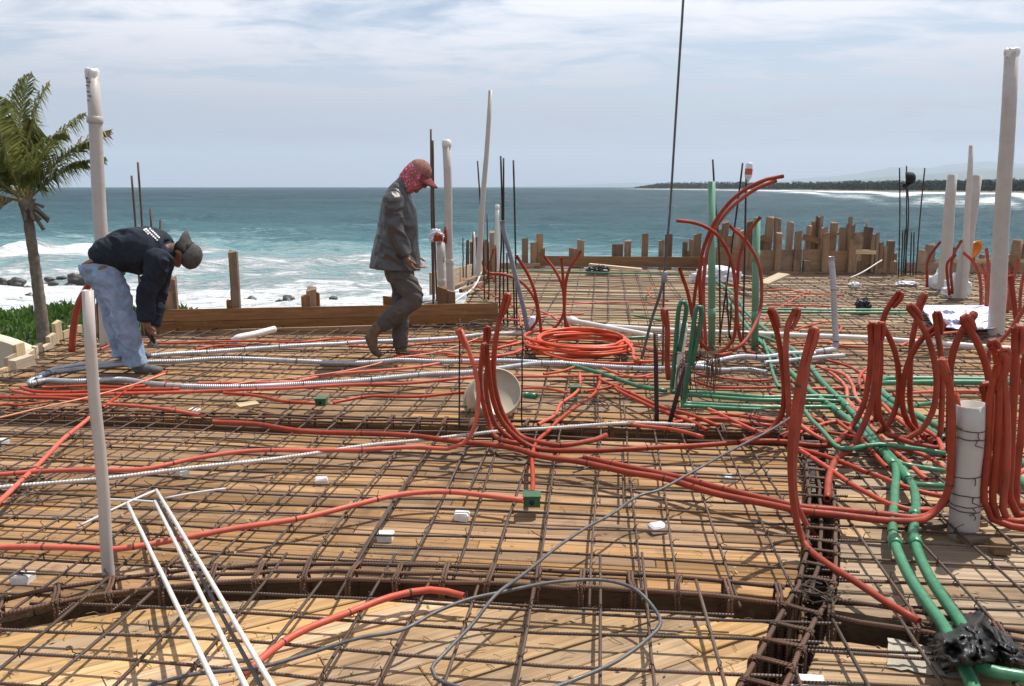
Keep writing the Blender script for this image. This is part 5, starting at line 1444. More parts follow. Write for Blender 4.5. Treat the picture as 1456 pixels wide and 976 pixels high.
for x0, x1, yt in ((222, 229, 408), (229, 237, 411), (236, 244, 392), (243, 250, 395), (237, 246, 417), (215, 223, 424), (218, 226, 417), (205, 213, 430), (246, 249, 420)):
    stake_at(root, x0, x1, yt, yb0 + 0.10 + jit(0.05), mat=random.choice(('stake', 'ply', 'stake')))
for x0, x1, yt in ((131, 135, 430), (138, 143, 436), (145, 150, 440), (151, 158, 437), (160, 166, 432), (168, 176, 445)):
    stake_at(root, x0, x1, yt, yb0 - 0.05 + jit(0.05), mat=random.choice(('stake', 'ply', 'stake')))
# left edge: short pale board ends along the slab edge
root = empty("edge_form", P(0, 545), 'row of short pale board ends along the left slab edge below the palm', 'edge form')
la, lb_ = P(-30, 563), P(118, 474)
n = 13
for i in range(n):
    f = (i + 0.5) / n; p = la.lerp(lb_, f); q = la.lerp(lb_, f + 0.9 / n)
    h = random.uniform(0.09, 0.15) + (0.09 if i in (4, 9) else 0)
    beam("board", (p.x - 0.02, p.y, -0.12), (p.x - 0.02 + jit(0.01), p.y, h), (q - p).length * 1.02, 0.03, M['stake_pale'], root, side=(q - p), rough=0.003, cut=0.01)
beam("waler", la + Vector((-0.07, 0, 0.0)), lb_ + Vector((-0.07, 0, 0.0)), 0.05, 0.09, M['stake_pale'], root)
beam("block", P(18, 520, 0.12), P(45, 511, 0.14), 0.09, 0.08, M['stake_pale'], root)
# far-left corner
root = empty("edge_form", P(640, 440), 'pale board and timbers at the far left corner of the deck', 'edge form')
beam("board", V(612, 404, 10.2), V(700, 381, 14.5), 0.03, 0.28, M['stake_pale'], root)
for a, b, w in (((640, 412), (676, 395), 0.07), ((650, 407), (690, 388), 0.06), ((655, 414), (686, 402), 0.05), ((660, 400), (700, 392), 0.05)):
    beam("timber", P(*a, 0.10), P(*b, 0.12), w, 0.05, M['stake'], root)
tube("white_rail", catmull([P(640, 433, 0.15), P(668, 414, 0.2), P(678, 402, 0.22), P(684, 388, 0.28)], 0.1), 0.012, M['pvc_white'], root, 8)
for x0, x1, yt in ((663, 667, 342), (668, 673, 345), (676, 682, 338), (689, 694, 343), (696, 703, 331), (686, 690, 342), (700, 705, 349)):
    stake_at(root, x0, x1, yt, 13.2 + jit(0.3), mat='stake')
for a, b in (((604, 433), (640, 427)), ((600, 430), (622, 428))):
    beam("timber", P(*a, 0.2), P(*b, 0.22), 0.03, 0.03, M['pvc'], root)
# far centre edge board
FY = P(850, 381).y
root = empty("edge_form", P(850, 381), 'far edge board with spaced stakes left of the parapet', 'edge form')
board_px(root, 764, 364, 1012, 366, 14.5, FY, FY - 0.2, 'board')
board_px(root, 700, 374, 768, 374.5, 9, FY - 0.1, FY - 0.1, 'ply')
for x0, x1, yt in ((742, 751, 341), (754, 763, 344), (763, 772, 334), (771, 775, 354), (809, 822, 353), (821, 830.5, 341.5), (870.5, 886, 347.5), (888, 897.5, 342), (913, 922, 332), (937, 944.5, 343), (946, 956, 334), (971, 978, 343), (972, 980, 359), (980, 987, 341), (987, 997, 333)):
    stake_at(root, x0, x1, yt, FY + 0.06 + jit(0.03), mat=random.choice(('stake', 'stake', 'ply')))
# the parapet formwork
PY2 = P(1150, 391).y
root = empty("parapet_form", P(1150, 391), 'tall parapet formwork of plywood panels and ragged wooden stakes', 'parapet form')
for x0, x1, yt, yb_ in ((1016, 1066, 352, 388), (1066, 1106, 356, 389), (1107, 1141, 355, 390), (1142, 1176, 355, 391), (1177, 1212, 357, 391), (1211, 1246, 361, 392)):
    a, b = V(x0, yt, PY2 + 0.02), V(x1 - 0.6, yt, PY2 + 0.02); zb = V(x0, yb_, PY2 + 0.02).z
    h = a.z - zb
    beam("panel", (a.x, PY2 + 0.02, zb + h / 2), (b.x, PY2 + 0.02 + jit(0.02), zb + h / 2), 0.018, h, M['ply'], root)
beam("kicker_board", V(1012, 389, PY2 - 0.10), V(1275, 394, PY2 - 0.10), 0.03, 0.12, M['ply'], root)
S = [(125, 175, 140), (280, 340, 108), (345, 395, 115), (360, 405, 232), (445, 495, 150), (510, 560, 222), (600, 640, 182), (640, 670, 145), (675, 702, 106), (705, 730, 105), (720, 765, 190), (730, 780, 232), (795, 845, 150), (860, 910, 198), (920, 948, 170), (935, 962, 105), (958, 985, 165), (985, 1050, 235), (1060, 1125, 195), (1125, 1148, 235), (1150, 1176, 245), (1180, 1210, 310), (1215, 1240, 340), (1240, 1300, 300), (945, 985, 285), (1000, 1060, 460), (575, 630, 450), (1260, 1312, 460), (1168, 1200, 510), (1215, 1228, 400), (1075, 1083, 150), (1250, 1275, 385),
     (-110, -70, 215), (-70, -20, 150), (-40, 10, 250), (20, 70, 190), (70, 110, 215), (110, 130, 240), (180, 225, 170), (230, 262, 250)]
for i, (x0, x1, yt) in enumerate(S):
    dy = -0.05 if yt > 220 and i < 24 else random.uniform(0.06, 0.35)
    if i in (24, 25, 26, 27, 28, 29): dy = -0.06
    stake_at(root, 1040 + x0 / 5.6, 1040 + x1 / 5.6, 290 + yt / 5.6, PY2 + dy, mat=random.choice(('stake', 'stake', 'stake', 'ply')), thick=0.05, lean=jit(0.04))
for a, b, w in (((1142, 337), (1168, 344), 0.1), ((1180, 337), (1193, 332), 0.04), ((1081, 338), (1096, 343), 0.08)):
    beam("brace", V(*a, PY2 + 0.1), V(*b, PY2 + 0.1), 0.04, w, M['board'], root)
beam("waler", V(1216, 358, PY2 - 0.05), V(1245, 359, PY2 - 0.05), 0.06, 0.07, M['stake_pale'], root)
tube("tie_rope", catmull([V(1254, 370, PY2 - 0.2), V(1225, 388, PY2 - 0.5), V(1200, 399, PY2 - 0.8)], 0.1), 0.012, M['rod'], root, 5)
# low edge on the far right
EY = P(1370, 390).y
root = empty("edge_form", P(1370, 390), 'low edge boards and posts at the far right behind the leaning pipes', 'edge form')
board_px(root, 1290, 374, 1480, 374, 15, EY, EY, 'ply')
board_px(root, 1330, 368, 1470, 369, 5, EY + 0.05, EY + 0.05, 'stake_pale')
for x0, x1, yt in ((1316.5, 1330, 348), (1262, 1271, 343), (1264, 1275, 360), (1268, 1276, 372), (1305, 1318, 357), (1351, 1359, 351), (1376, 1386, 363), (1428, 1436, 362), (1446, 1460, 346), (1393, 1400, 361), (1256, 1264, 355)):
    stake_at(root, x0, x1, yt, EY + 0.08 + jit(0.05), mat=random.choice(('stake', 'ply')))
lg = V(1441, 384, EY - 0.1); lt = V(1447, 341, EY - 0.1)
tag(tube("log_post", [lg, lg.lerp(lt, 0.5), lt], 0.085, M['stake'], None, 10), 'round log post with a sawn pale top at the right frame edge', 'post')
# loose timbers
for lab, a, b, w, h, mt in (('grey plank lying before the far edge board', (838, 377, 0.16), (912, 384, 0.10), 0.16, 0.05, 'stake_pale'),
                            ('short pale board lying at the foot of the parapet form', (1084, 404, 0.1), (1115, 390, 0.22), 0.22, 0.03, 'stake_pale'),
                            ('small wood chip board on the mesh near the left trench', (338, 578, 0.06), (366, 574, 0.06), 0.10, 0.02, 'stake_pale'),
                            ('wooden offcut lying right of the stub pipe', (1409, 777, 0.035), (1433, 778, 0.035), 0.06, 0.05, 'stake'),
                            ('thin timber lying under the green posts', (1030, 402, 0.08), (1070, 412, 0.1), 0.1, 0.04, 'stake'),
                            ('sawn offcut in the far bay by the parapet', (1046, 393, 0.06), (1075, 396, 0.06), 0.12, 0.05, 'stake')):
    tag(beam("loose_timber", P(*a), P(*b), w, h, M[mt], None, rough=0.003), lab, 'timber')

# ---- standing bars: each one a starter bar of its own
def bars(specs, group, dia=0.016, mat='darkbar'):
    for lab, pts, yy in specs:
        pw = [V(x, y, yy) for x, y in pts]
        path = catmull(pw, 0.12) if len(pw) > 2 else [pw[0].lerp(pw[1], k / 6) + Vector((jit(0.004), jit(0.004), 0)) for k in range(7)]
        tag(tube("starter_bar", path, dia / 2, M[mat], None, 6), lab, 'rebar', group)
y1 = P(653, 621).y; y2 = P(742, 616).y
bars((('thin dark bar upright left of the centre riser bundle', [(653, 453), (653, 621)], y1), ('thin dark bar upright right of the cream bucket', [(743, 466), (742, 616)], y2)), 'bars by the centre risers', 0.011)
yc = P(700, 428).y; yd = P(715, 464).y
bars((('longest bar of the group beside the capped white pipe', [(612.6, 184), (613.5, 300), (616, 436)], 9.0),
      ('second bar of the group beside the capped white pipe', [(615.5, 200), (617, 300), (621.5, 436)], 9.1),
      ('third bar of the group beside the capped white pipe', [(614, 200), (615.5, 300), (617.5, 436)], 9.25)), 'bars by the capped white pipe', 0.022, 'rust')
bars((('leaning dark bar crossing in front of the thin leaning pipe', [(679, 229), (683, 290), (687, 352), (689, 427)], yc),
      ('left bar of the close dark pair', [(712, 222), (714, 314), (711, 390), (710, 464)], yd),
      ('right bar of the close dark pair', [(716, 225), (716, 330), (716, 464)], yd),
      ('dark bar standing alone right of the close pair', [(730, 228), (732, 310), (735, 464)], yd),
      ('short bar left of the grey hose foot', [(695, 345), (695, 427)], yc), ('short bar between leaning bar and close pair', [(705, 352), (705, 428)], yc),
      ('short bar just right of the close dark pair', [(721, 360), (722, 464)], yd), ('short bar touching the grey hose', [(730, 371), (731, 464)], yd)), 'dark bars at the corner', 0.022)
bars((('short far bar left of the leaning pipe', [(658.5, 338), (658.5, 395)], 11.5), ('second short far bar left of the leaning pipe', [(663.5, 343), (662.5, 395)], 11.5), ('third short far bar, nearest the leaning pipe', [(672.5, 330), (672, 392)], 11.5), ('far brown bar right of the leaning pipe', [(692.5, 304), (693, 390)], 12.5)), 'far corner bars', 0.02)
yl = yb0 - 0.2
bars((('rusty bar rising above the back of the bent worker', [(187, 250), (192, 310), (203, 480)], yl), ('tallest bar above the back of the bent worker', [(196, 231), (202, 320), (208, 480)], yl),
      ('short bar tip above the shoulder of the bent worker', [(213.5, 297), (216, 340), (212, 480)], yl), ('shortest bar tip above the shoulder of the bent worker', [(228, 313), (228, 340), (224, 480)], yl)), 'bars behind the bent worker', 0.02, 'rust')
bars((('bar standing behind the knee, nearest the slim pipe', [(133, 402), (136, 486)], yl - .1), ('bar standing behind the thigh of the bent worker', [(138, 408), (141, 484)], yl - .1), ('rusty bar just behind the seat of the bent worker', [(143, 415), (145, 484)], yl - .1)), 'bars behind the bent worker legs', 0.024, 'rust')
yr = P(1285, 393).y
bars((('left bar of the tall group holding the black cap', [(1279, 239), (1279.5, 300), (1277.6, 393)], yr), ('middle bar carrying the black cap', [(1289, 236), (1289, 300), (1288, 394)], yr), ('bar close behind the cap bar', [(1290, 262), (1292, 300), (1286, 394)], yr + .1), ('right leaning bar of the tall group holding the cap', [(1315, 239), (1309, 300), (1302, 392)], yr),
      ('short bar left in the cap group', [(1283.6, 328), (1281, 394)], yr), ('short bar second in the cap group', [(1287, 326), (1284, 394)], yr), ('short bar right in the cap group', [(1296, 330), (1294, 394)], yr), ('short bar rightmost in the cap group', [(1300, 330), (1298, 394)], yr)), 'bars at the far right', 0.022)
yg = P(1024, 492).y
bars((('bar bending past the top of the tall green post', [(1013.5, 227), (1017, 290), (1022, 349), (1024, 492)], yg), ('bar leaning left between the red arcs', [(1056, 232), (1049, 290), (1040, 355), (1022, 492)], yg + .15), ('bar with an upturned bottle on its tip', [(1061, 252), (1059, 350), (1056, 498)], yg), ('slim bar behind the leaning one by the green posts', [(1032, 400), (1037, 480)], yg + .1), ('slim bar between the feet of the green posts', [(1040, 430), (1038, 485)], yg + .2)), 'bars at the green posts', 0.018)
ym = P(934, 613).y
bars((('thick dark steel bar standing left of the green U bends', [(932, 474), (933, 540), (934, 613)], ym), ('thick dark steel bar leaning against the green U bends', [(976, 517), (962, 565), (949, 614)], ym)), 'thick dark bars', 0.030)
# frayed bundle of wire hung over the U bend
g = Geo(); c = V(992, 503, P(985, 575).y - 0.05)
for k in range(46):
    a = c + Vector((jit(0.05), jit(0.04), jit(0.02))); s = random.choice((-1, 1))
    e = a + Vector((s * random.uniform(0.02, 0.12) + 0.05 * (s > 0), jit(0.05), -random.uniform(0.15, 0.36) * (1.2 if s < 0 else 0.8)))
    m_ = (a + e) / 2 + Vector((s * 0.05, jit(0.02), 0.08))
    g.tube(catmull([a, m_, e], 0.08), 0.0035, 3)
tag(g.build("wire_bundle", M['rust'], None), 'frayed bundle of rusty tie wire hanging by the green U bend', 'wire bundle')
# loose tie-wire tangles on the mesh
def tangle(px, py, rpx, n, lab):
    c = P(px, py, 0.06); r = rpx / ppm(c); g = Geo()
    for k in range(n):
        a0 = random.uniform(0, 6.28); rr = r * random.uniform(0.6, 1.1); cx = c + Vector((jit(r * 0.25), jit(r * 0.5), random.uniform(0, 0.06)))
        g.tube(catmull([cx + Vector((math.cos(a0 + q * 0.7) * rr, math.sin(a0 + q * 0.7) * rr * 0.9, 0.015 * math.sin(q * 1.3 + k))) for q in range(random.randint(5, 9))], 0.07), 0.0035, 4)
    tag(g.build("wire_tangle", M['wire']), lab, 'wire')
tangle(835, 585, 34, 6, 'loose loops of dark wire beside the slanting red conduits')
tangle(25, 690, 40, 5, 'loose loops of wire at the left frame edge by the red conduit')
tangle(30, 540, 50, 9, 'wire tangle along the left slab edge')
tangle(700, 395, 30, 6, 'wire tangle at the far left corner of the deck')
tangle(1040, 535, 60, 8, 'wire tangle behind the low green pipes')
tangle(1100, 605, 40, 7, 'wire tangle at the foot of the twin red risers')
tangle(700, 470, 40, 6, 'wire tangle at the right end of the back board')
tangle(1260, 418, 60, 8, 'wire tangle in the far bay right of the small black bag')
tangle(1165, 860, 26, 5, 'rusty wire tangle where the beam cages cross')

# ---- green boxes, spacer blocks
def junction_box(px, py, lab, mat='box_green', s=1.0):
    p = P(px, py, 0.05); b = empty("junction_box", p, lab, 'junction box')
    w, d, h = 0.085 * s, 0.075 * s, 0.052 * s
    g = Geo(); g.box(p + Vector((0, 0, h / 2)), Vector((w / 2, 0, 0)), Vector((0, d / 2, 0)), Vector((0, 0, h / 2)))
    g.build("body", M[mat], b)
    g = Geo(); g.box(p + Vector((0, 0, h + 0.004)), Vector((w / 2 + 0.004, 0, 0)), Vector((0, d / 2 + 0.004, 0)), Vector((0, 0, 0.004)))
    g.build("lid", M[mat], b)
    c = p + Vector((0.0, -d / 2, h * 0.5)); ring = []
    g = Geo(); g.tube([c + Vector((0, 0.002, 0)), c + Vector((0, -0.0015, 0))], 0.013 * s, 12)
    g.build("knockout", M['black'], b, True)
junction_box(756, 718, 'dark green junction box at the end of the snaking red conduit', s=0.9)
junction_box(457, 576, 'faded green junction box between two conduits before the workers', s=0.85)
junction_box(818, 559, 'olive green junction box beside the slanting conduits', s=0.85)
random.seed(9)
for px, py, lab in ((548, 759, 'white spacer block in the middle bay, left of the slab-side pair'), (656, 731, 'white spacer block below the snaking red conduit near the green box'), (258, 672, 'white spacer block beside the ribbed bar on the left'), (457, 681, 'white spacer block under the ribbed bar, mid bay'), (1036, 678, 'white spacer block behind the grey cable, mid bay'), (936, 748, 'white spacer block right of the grey cable in the middle bay'), (32, 818, 'white spacer block at the left frame edge above the front trench'), (276, 583, 'white spacer block by the trench behind the near pipe'), (5, 626, 'white spacer block at the left frame edge below the mid trench'), (936, 766, 'no')):
    if lab == 'no': continue
    p = P(px, py, 0.028); az = jit(0.7); a = Vector((math.cos(az), math.sin(az), 0)); b = Vector((-a.y, a.x, 0))
    s = 0.033 * random.uniform(0.9, 1.15)
    vs = []
    for z, k in ((-0.026, 1.0), (0.0, 1.05), (0.008, 0.86)):
        for i, j in ((-1, -1), (1, -1), (1, 1), (-1, 1)): vs.append(p + a * (s * i * k * (1 + jit(0.1))) + b * (s * 0.75 * j * k * (1 + jit(0.12))) + Vector((0, 0, z + jit(0.003))))
    fs = [(8, 9, 10, 11)] + [(r_ * 4 + i, r_ * 4 + (i + 1) % 4, (r_ + 1) * 4 + (i + 1) % 4, (r_ + 1) * 4 + i) for r_ in range(2) for i in range(4)]
    tag(obj("spacer_block", vs, fs, M['block'], loc=p), lab, 'spacer block', 'white spacer blocks under the mesh')
g = Geo(); q = P(1147, 990, 0.0); g.box(q, Vector((0.05, -0.012, 0.004)), Vector((0.010, 0.05, 0.0)), Vector((0, 0, 0.04)))
tag(g.build("foam_block", M['block'], None), 'white foam block in the trench at the frame bottom', 'foam block')

# ---- bucket lying on its side
bc = P(700, 597, 0.0); ax = Vector((0.15, -0.88, 0.44)).normalized(); e1 = ax.orthogonal().normalized(); e2 = ax.cross(e1)
ctr = V(704, 562, bc.y + 0.03)
bk = empty("bucket", bc, 'cream plastic bucket lying on its side behind the centre risers', 'bucket')
prof = [(0.0, -0.085), (0.140, -0.085), (0.146, -0.10), (0.158, -0.10), (0.163, -0.075), (0.172, 0.08), (0.176, 0.24)]
vs, fs = [], []
SD = 32
for r_, h in prof:
    for k in range(SD):
        a = 2 * math.pi * k / SD; vs.append(ctr + (e1 * math.cos(a) + e2 * math.sin(a)) * r_ - ax * h - ax * 0.0)
for i in range(len(prof) - 1):
    for k in range(SD): fs.append((i * SD + k, i * SD + (k + 1) % SD, (i + 1) * SD + (k + 1) % SD, (i + 1) * SD + k))
obj("body", vs, fs, M['bucket'], bk, True)
rim = [ctr + (e1 * math.cos(2 * math.pi * k / SD) + e2 * math.sin(2 * math.pi * k / SD)) * 0.182 - ax * 0.22 for k in range(SD)]
tube("rim", rim, 0.009, M['bucket'], bk, 6, closed=True)
rim = [ctr + (e1 * math.cos(2 * math.pi * k / SD) + e2 * math.sin(2 * math.pi * k / SD)) * 0.151 + ax * 0.101 for k in range(SD)]
tube("base_ring", rim, 0.006, M['bucket'], bk, 6, closed=True)
hd = [ctr + (e1 * math.cos(q) + e2 * math.sin(q)) * 0.19 - ax * 0.17 for q in np.linspace(0.3, 3.4, 14)]
tube("handle", hd, 0.003, M['wire'], bk, 5)

# ---- crumpled black plastic
def crumple(name, lab, cat, centre, sx, sy, sz, seed, mat, amp=0.45, tilt=0.0):
    bm = bmesh.new(); bmesh.ops.create_icosphere(bm, subdivisions=4, radius=1)
    for v in bm.verts:
        d = v.co.normalized()
        q = d * 1.5 + Vector((seed * 3.3, 0, 0))
        q = q + Vector((mnoise.noise(q * 1.4), mnoise.noise(q * 1.4 + Vector((7, 0, 0))), mnoise.noise(q * 1.4 + Vector((0, 7, 0))))) * 0.9
        n = mnoise.fractal(q, 1.0, 2.0, 2)
        rdg = abs(mnoise.noise(q * 2.1)) + 0.5 * abs(mnoise.noise(q * 4.3 + Vector((3, 0, 0))))
        v.co = d * (1 + amp * 0.7 * n + 0.16 - 0.34 * rdg)
        v.co = Vector((v.co.x * sx, v.co.y * sy, max(-0.75, v.co.z) * sz - tilt * v.co.x))
    for v in bm.verts: v.co += Vector((jit(1), jit(1), jit(0.7))) * (0.035 * min(sx, sz))
    me = bpy.data.meshes.new(name); bm.to_mesh(me); bm.free()
    o = link(name, me, M[mat], None, centre); tag(o, lab, cat); return o
def limp_sheet(label, corners, nx, ny, seed, lift, ridges):
    """a torn sheet that sags between the pipes and bars under it"""
    vs, fs = [], []; c00, c10, c11, c01 = corners
    for j in range(ny):
        for i in range(nx):
            u, v = i / (nx - 1), j / (ny - 1)
            e = 1 + 0.16 * mnoise.noise(Vector((u * 4 + seed, v * 4, 0))) + 0.10 * mnoise.noise(Vector((u * 11 + seed, v * 11, 3)))
            uu, vv = 0.5 + (u - 0.5) * e, 0.5 + (v - 0.5) * e
            px = (c00[0] * (1 - uu) + c10[0] * uu) * (1 - vv) + (c01[0] * (1 - uu) + c11[0] * uu) * vv
            py = (c00[1] * (1 - uu) + c10[1] * uu) * (1 - vv) + (c01[1] * (1 - uu) + c11[1] * uu) * vv
            q = Vector((u * 3.1 + seed * 2.3, v * 2.6, seed)); q = q + Vector((mnoise.noise(q * 1.3), mnoise.noise(q * 1.3 + Vector((5, 5, 5))), 0)) * 0.8
            rd = (1 - 2.4 * abs(mnoise.noise(Vector((q.x * 0.9 + q.y * 0.5, q.y * 2.0 - q.x * 0.4, q.z))))) * 0.75 + (1 - 2.4 * abs(mnoise.noise(Vector((q.x * 2.3, q.y * 1.2 + q.x, q.z + 3))))) * 0.35
            edge = min(1.0, min(u, 1 - u, v, 1 - v) * 5)
            vs.append(P(px, py, 0.022 + lift(u, v) * edge + ridges * (rd + 0.25) * (0.35 + 0.65 * edge)))
    for j in range(ny - 1):
        for i in range(nx - 1): fs.append((j * nx + i, j * nx + i + 1, (j + 1) * nx + i + 1, (j + 1) * nx + i))
    o = obj("plastic_bag", vs, fs, M['bag'], None, True); tag(o, label, 'plastic bag')
    sm = o.modifiers.new("thickness", 'SOLIDIFY'); sm.thickness = 0.002
limp_sheet('crumpled black plastic bag wrapped over the two green pipes in front', ((1312, 905), (1398, 862), (1425, 950), (1345, 958)), 46, 40, 1, lambda u, v: 0.115 * math.sin(math.pi * min(1, max(0, u))) ** 0.35 * math.sin(math.pi * v) ** 0.3, 0.05)
limp_sheet('torn black plastic tail spilling right of the wrapped green pipes', ((1378, 872), (1432, 895), (1485, 955), (1395, 950)), 40, 30, 4, lambda u, v: 0.075 * math.sin(math.pi * u) ** 0.6 * math.sin(math.pi * v) ** 0.6, 0.038)
crumple("plastic_bag", 'small black bag on the far green twin pipes', 'plastic bag', P(1227, 436, 0.09), 0.085, 0.08, 0.10, 2, 'bag')
crumple("plastic_bag", 'black bag lying against the far edge board', 'plastic bag', P(851, 385, 0.08), 0.17, 0.1, 0.09, 3, 'bag')
crumple("cement_sack", 'pale sack slumped behind the green posts', 'sack', P(1018, 394, 0.1), 0.36, 0.2, 0.17, 4, 'clear', 0.3)
crumple("litter", 'white scrap of plastic lying before the cap bars', 'litter', P(1290, 404, 0.04), 0.16, 0.1, 0.04, 6, 'clear', 0.5)
crumple("litter", 'pale scrap lying before the parapet near the upright grey conduit', 'litter', P(1215, 406, 0.04), 0.08, 0.06, 0.05, 8, 'clear', 0.4)
crumple("litter_bag", 'clear and red bag of litter on the short white pipe', 'plastic bag', V(620, 337, 8.8), 0.075, 0.05, 0.07, 7, 'clear', 0.6)
crumple("rag", 'red rag stuffed beside the capped white pipe', 'rag', V(633, 337, 8.85), 0.022, 0.03, 0.10, 9, 'red_dull', 0.3)
crumple("litter", 'red scrap inside the litter bag on the short white pipe', 'litter', V(623, 339, 8.74), 0.045, 0.03, 0.05, 12, 'red_dull', 0.4)
# torn paper under the front bag
g = Geo(); c = P(1325, 928, 0.004); nx, ny = 14, 6; vs = []; fs = []
for j in range(ny):
    for i in range(nx):
        q = P(1262 + i * 10 + jit(2), 908 + j * 8 + i * 1.8 + jit(2), 0.008 + 0.014 * abs(mnoise.noise(Vector((i * 0.5, j * 0.6, 2)))))
        vs.append(q)
for j in range(ny - 1):
    for i in range(nx - 1): fs.append((j * nx + i, j * nx + i + 1, (j + 1) * nx + i + 1, (j + 1) * nx + i))
M['paper'] = simple_mat('cement_paper', (0.40, 0.35, 0.28), 0.9, 0, 0.2, (0.22, 0.17, 0.12), 0.5, 10.0)
tag(obj("torn_paper", vs, fs, M['paper'], None, True), 'torn cement paper on the boards under the front black bag', 'paper')
# the plan sheet
vs, fs = [], []; nx, ny = 26, 14
for j in range(ny):
    for i in range(nx):
        u, v = i / (nx - 1), j / (ny - 1)
        px = 1312 + 108 * u + 14 * (1 - v) * (1 - u) - 4 * v; py = 461 - 27 * v + 6 * math.sin(u * 3) * (1 - v) + (4 * u * (1 - v))
        vs.append(P(px, py, 0.10 + 0.05 * mnoise.noise(Vector((u * 6, v * 4, 1))) + 0.025 * abs(mnoise.noise(Vector((u * 14, v * 9, 4)))) + 0.04 * math.sin(v * 3.1) * math.sin(u * 3.1)))
for j in range(ny - 1):
    for i in range(nx - 1): fs.append((j * nx + i, j * nx + i + 1, (j + 1) * nx + i + 1, (j + 1) * nx + i))
me_o = obj("plan_sheet", vs, fs, M['sheet'], None, True); tag(me_o, 'crumpled lilac-white plan sheet lying before the tall white pipe', 'sheet')
sol = me_o.modifiers.new("thickness", 'SOLIDIFY'); sol.thickness = 0.003
g = Geo()
random.seed(12)
for k in range(16):
    i, j = random.randint(2, nx - 8), random.randint(2, ny - 4); ln = random.randint(2, 5)
    a = [Vector(vs[(j + (q // 2 if k % 2 else 0)) % ny * nx + i + q]) + Vector((0, 0, 0.006)) for q in range(ln)]
    g.tube(a, 0.003, 3)
tag(g.build("drawn_lines", M['hose'], me_o), kind='stuff')

# ---- caps, bottle, orange hard hat
def revolve(profile, centre, ax, sides=20):
    ax = Vector(ax).normalized(); a1 = ax.orthogonal().normalized(); a2 = ax.cross(a1); vs, fs = [], []
    for r_, h in profile:
        for k in range(sides):
            a = 2 * math.pi * k / sides; vs.append(Vector(centre) + (a1 * math.cos(a) + a2 * math.sin(a)) * r_ + ax * h)
    for i in range(len(profile) - 1):
        for k in range(sides): fs.append((i * sides + k, i * sides + (k + 1) % sides, (i + 1) * sides + (k + 1) % sides, (i + 1) * sides + k))
    return vs, fs
tip = V(1289, 246, yr)
ch = empty("cap", tip, 'black cap hung on the tip of a standing bar at the far right', 'cap')
v, f = revolve([(0.001, 0.13), (0.045, 0.125), (0.085, 0.095), (0.105, 0.04), (0.108, -0.02), (0.10, -0.025), (0.09, 0.02)], V(1290, 254, yr - 0.02), (0.75, -0.35, 0.1))
obj("crown", v, f, M['black'], ch, True)
g = Geo(); c = V(1289, 263, yr - 0.03); vv = []
for k in range(9):
    a = math.pi * k / 8; vv.append(c + Vector((-0.03 + 0.02 * math.sin(a), 0.085 * math.cos(a), -0.07 * math.sin(a)))); vv.append(c + Vector((0.03, 0.09 * math.cos(a), 0.02)))
g.add(vv, [(2 * k, 2 * k + 1, 2 * k + 3, 2 * k + 2) for k in range(8)]); pk = g.build("peak", M['black'], ch); sm = pk.modifiers.new("t", 'SOLIDIFY'); sm.thickness = 0.006
bt = V(1063, 259, yg)
bo = empty("bottle", bt, 'upturned clear bottle with a red label on a standing bar', 'bottle')
v, f = revolve([(0.001, 0.175), (0.028, 0.172), (0.033, 0.16), (0.033, 0.06), (0.03, 0.04), (0.014, 0.015), (0.013, -0.01)], bt, (0.05, 0, 1)); obj("body", v, f, M['clear'], bo, True)
v, f = revolve([(0.0345, 0.12), (0.0345, 0.065)], bt, (0.05, 0, 1)); obj("bottle_label", v, f, M['red'], bo, True)
hc = V(1386, 355, EY - 0.1)
hh = empty("hard_hat", hc, 'orange hard hat set on the far edge behind the leaning pipes', 'hard hat')
v, f = revolve([(0.001, 0.15), (0.05, 0.145), (0.10, 0.11), (0.13, 0.05), (0.14, 0.0), (0.135, 0.0), (0.12, 0.05), (0.08, 0.10), (0.001, 0.125)], hc, (-0.35, 0.75, 0.25), 24); obj("shell", v, f, M['orange'], hh, True)
v, f = revolve([(0.135, 0.004), (0.165, -0.004), (0.165, -0.01), (0.135, -0.003)], hc, (-0.35, 0.75, 0.25), 24); obj("brim", v, f, M['orange'], hh, True)
# can and bottle on the deck
for px, py, lab, mt in ((757, 466, 'purple and white drink can standing by the far red arch', 'sheet'), (845, 476, 'small white cup lying behind the coil', 'clear')):
    p = P(px, py, 0.06); lying = 'lying' in lab
    v, f = revolve([(0.001, 0), (0.033, 0.002), (0.035, 0.02), (0.035, 0.12), (0.028, 0.135), (0.001, 0.136)], p + (Vector((0, 0, 0.03)) if lying else Vector((0, 0, -0.02))), (0.8, -0.5, 0) if lying else (0, 0, 1)); tag(obj("drink_can" if not lying else "cup", v, f, M[mt], None, True), lab, 'can' if not lying else 'cup')
def line_in(poly, p):
    c = False
    for i in range(len(poly)):
        a, b = poly[i], poly[i - 1]
        if (a.y > p.y) != (b.y > p.y) and p.x < (b.x - a.x) * (p.y - a.y) / (b.y - a.y) + a.x: c = not c
    return c
# ---- scraps: sawdust, chips, clipped wire on the boards
random.seed(77)
g = Geo()
for k in range(900):
    px, py = random.uniform(-40, 1500), 470 + 500 * random.random() ** 0.8
    p = P(px, py, 0.006); az = random.uniform(0, 6.28)
    if not any(line_in(b_, p.xy) for b_ in BAYS): continue
    a = Vector((math.cos(az), math.sin(az), jit(0.3))); s = random.uniform(0.004, 0.016)
    if random.random() < 0.5:
        b = Vector((-a.y, a.x, 0)) * random.uniform(0.2, 0.6)
        g.add([p + a * s, p + b * s, p - a * s, p - b * s + Vector((0, 0, 0.003))], [(0, 1, 2, 3)])
    else:
        g.tube([p, p + a * s * 2 + Vector((0, 0, 0.006)), p + a * s * 3 + Vector((jit(.02), jit(.02), 0.002))], 0.0014, 3)
M['chips'] = simple_mat('chips', (0.33, 0.24, 0.15), 0.9, 0, 0.5, (0.06, 0.04, 0.03), 0.9, 40.0)
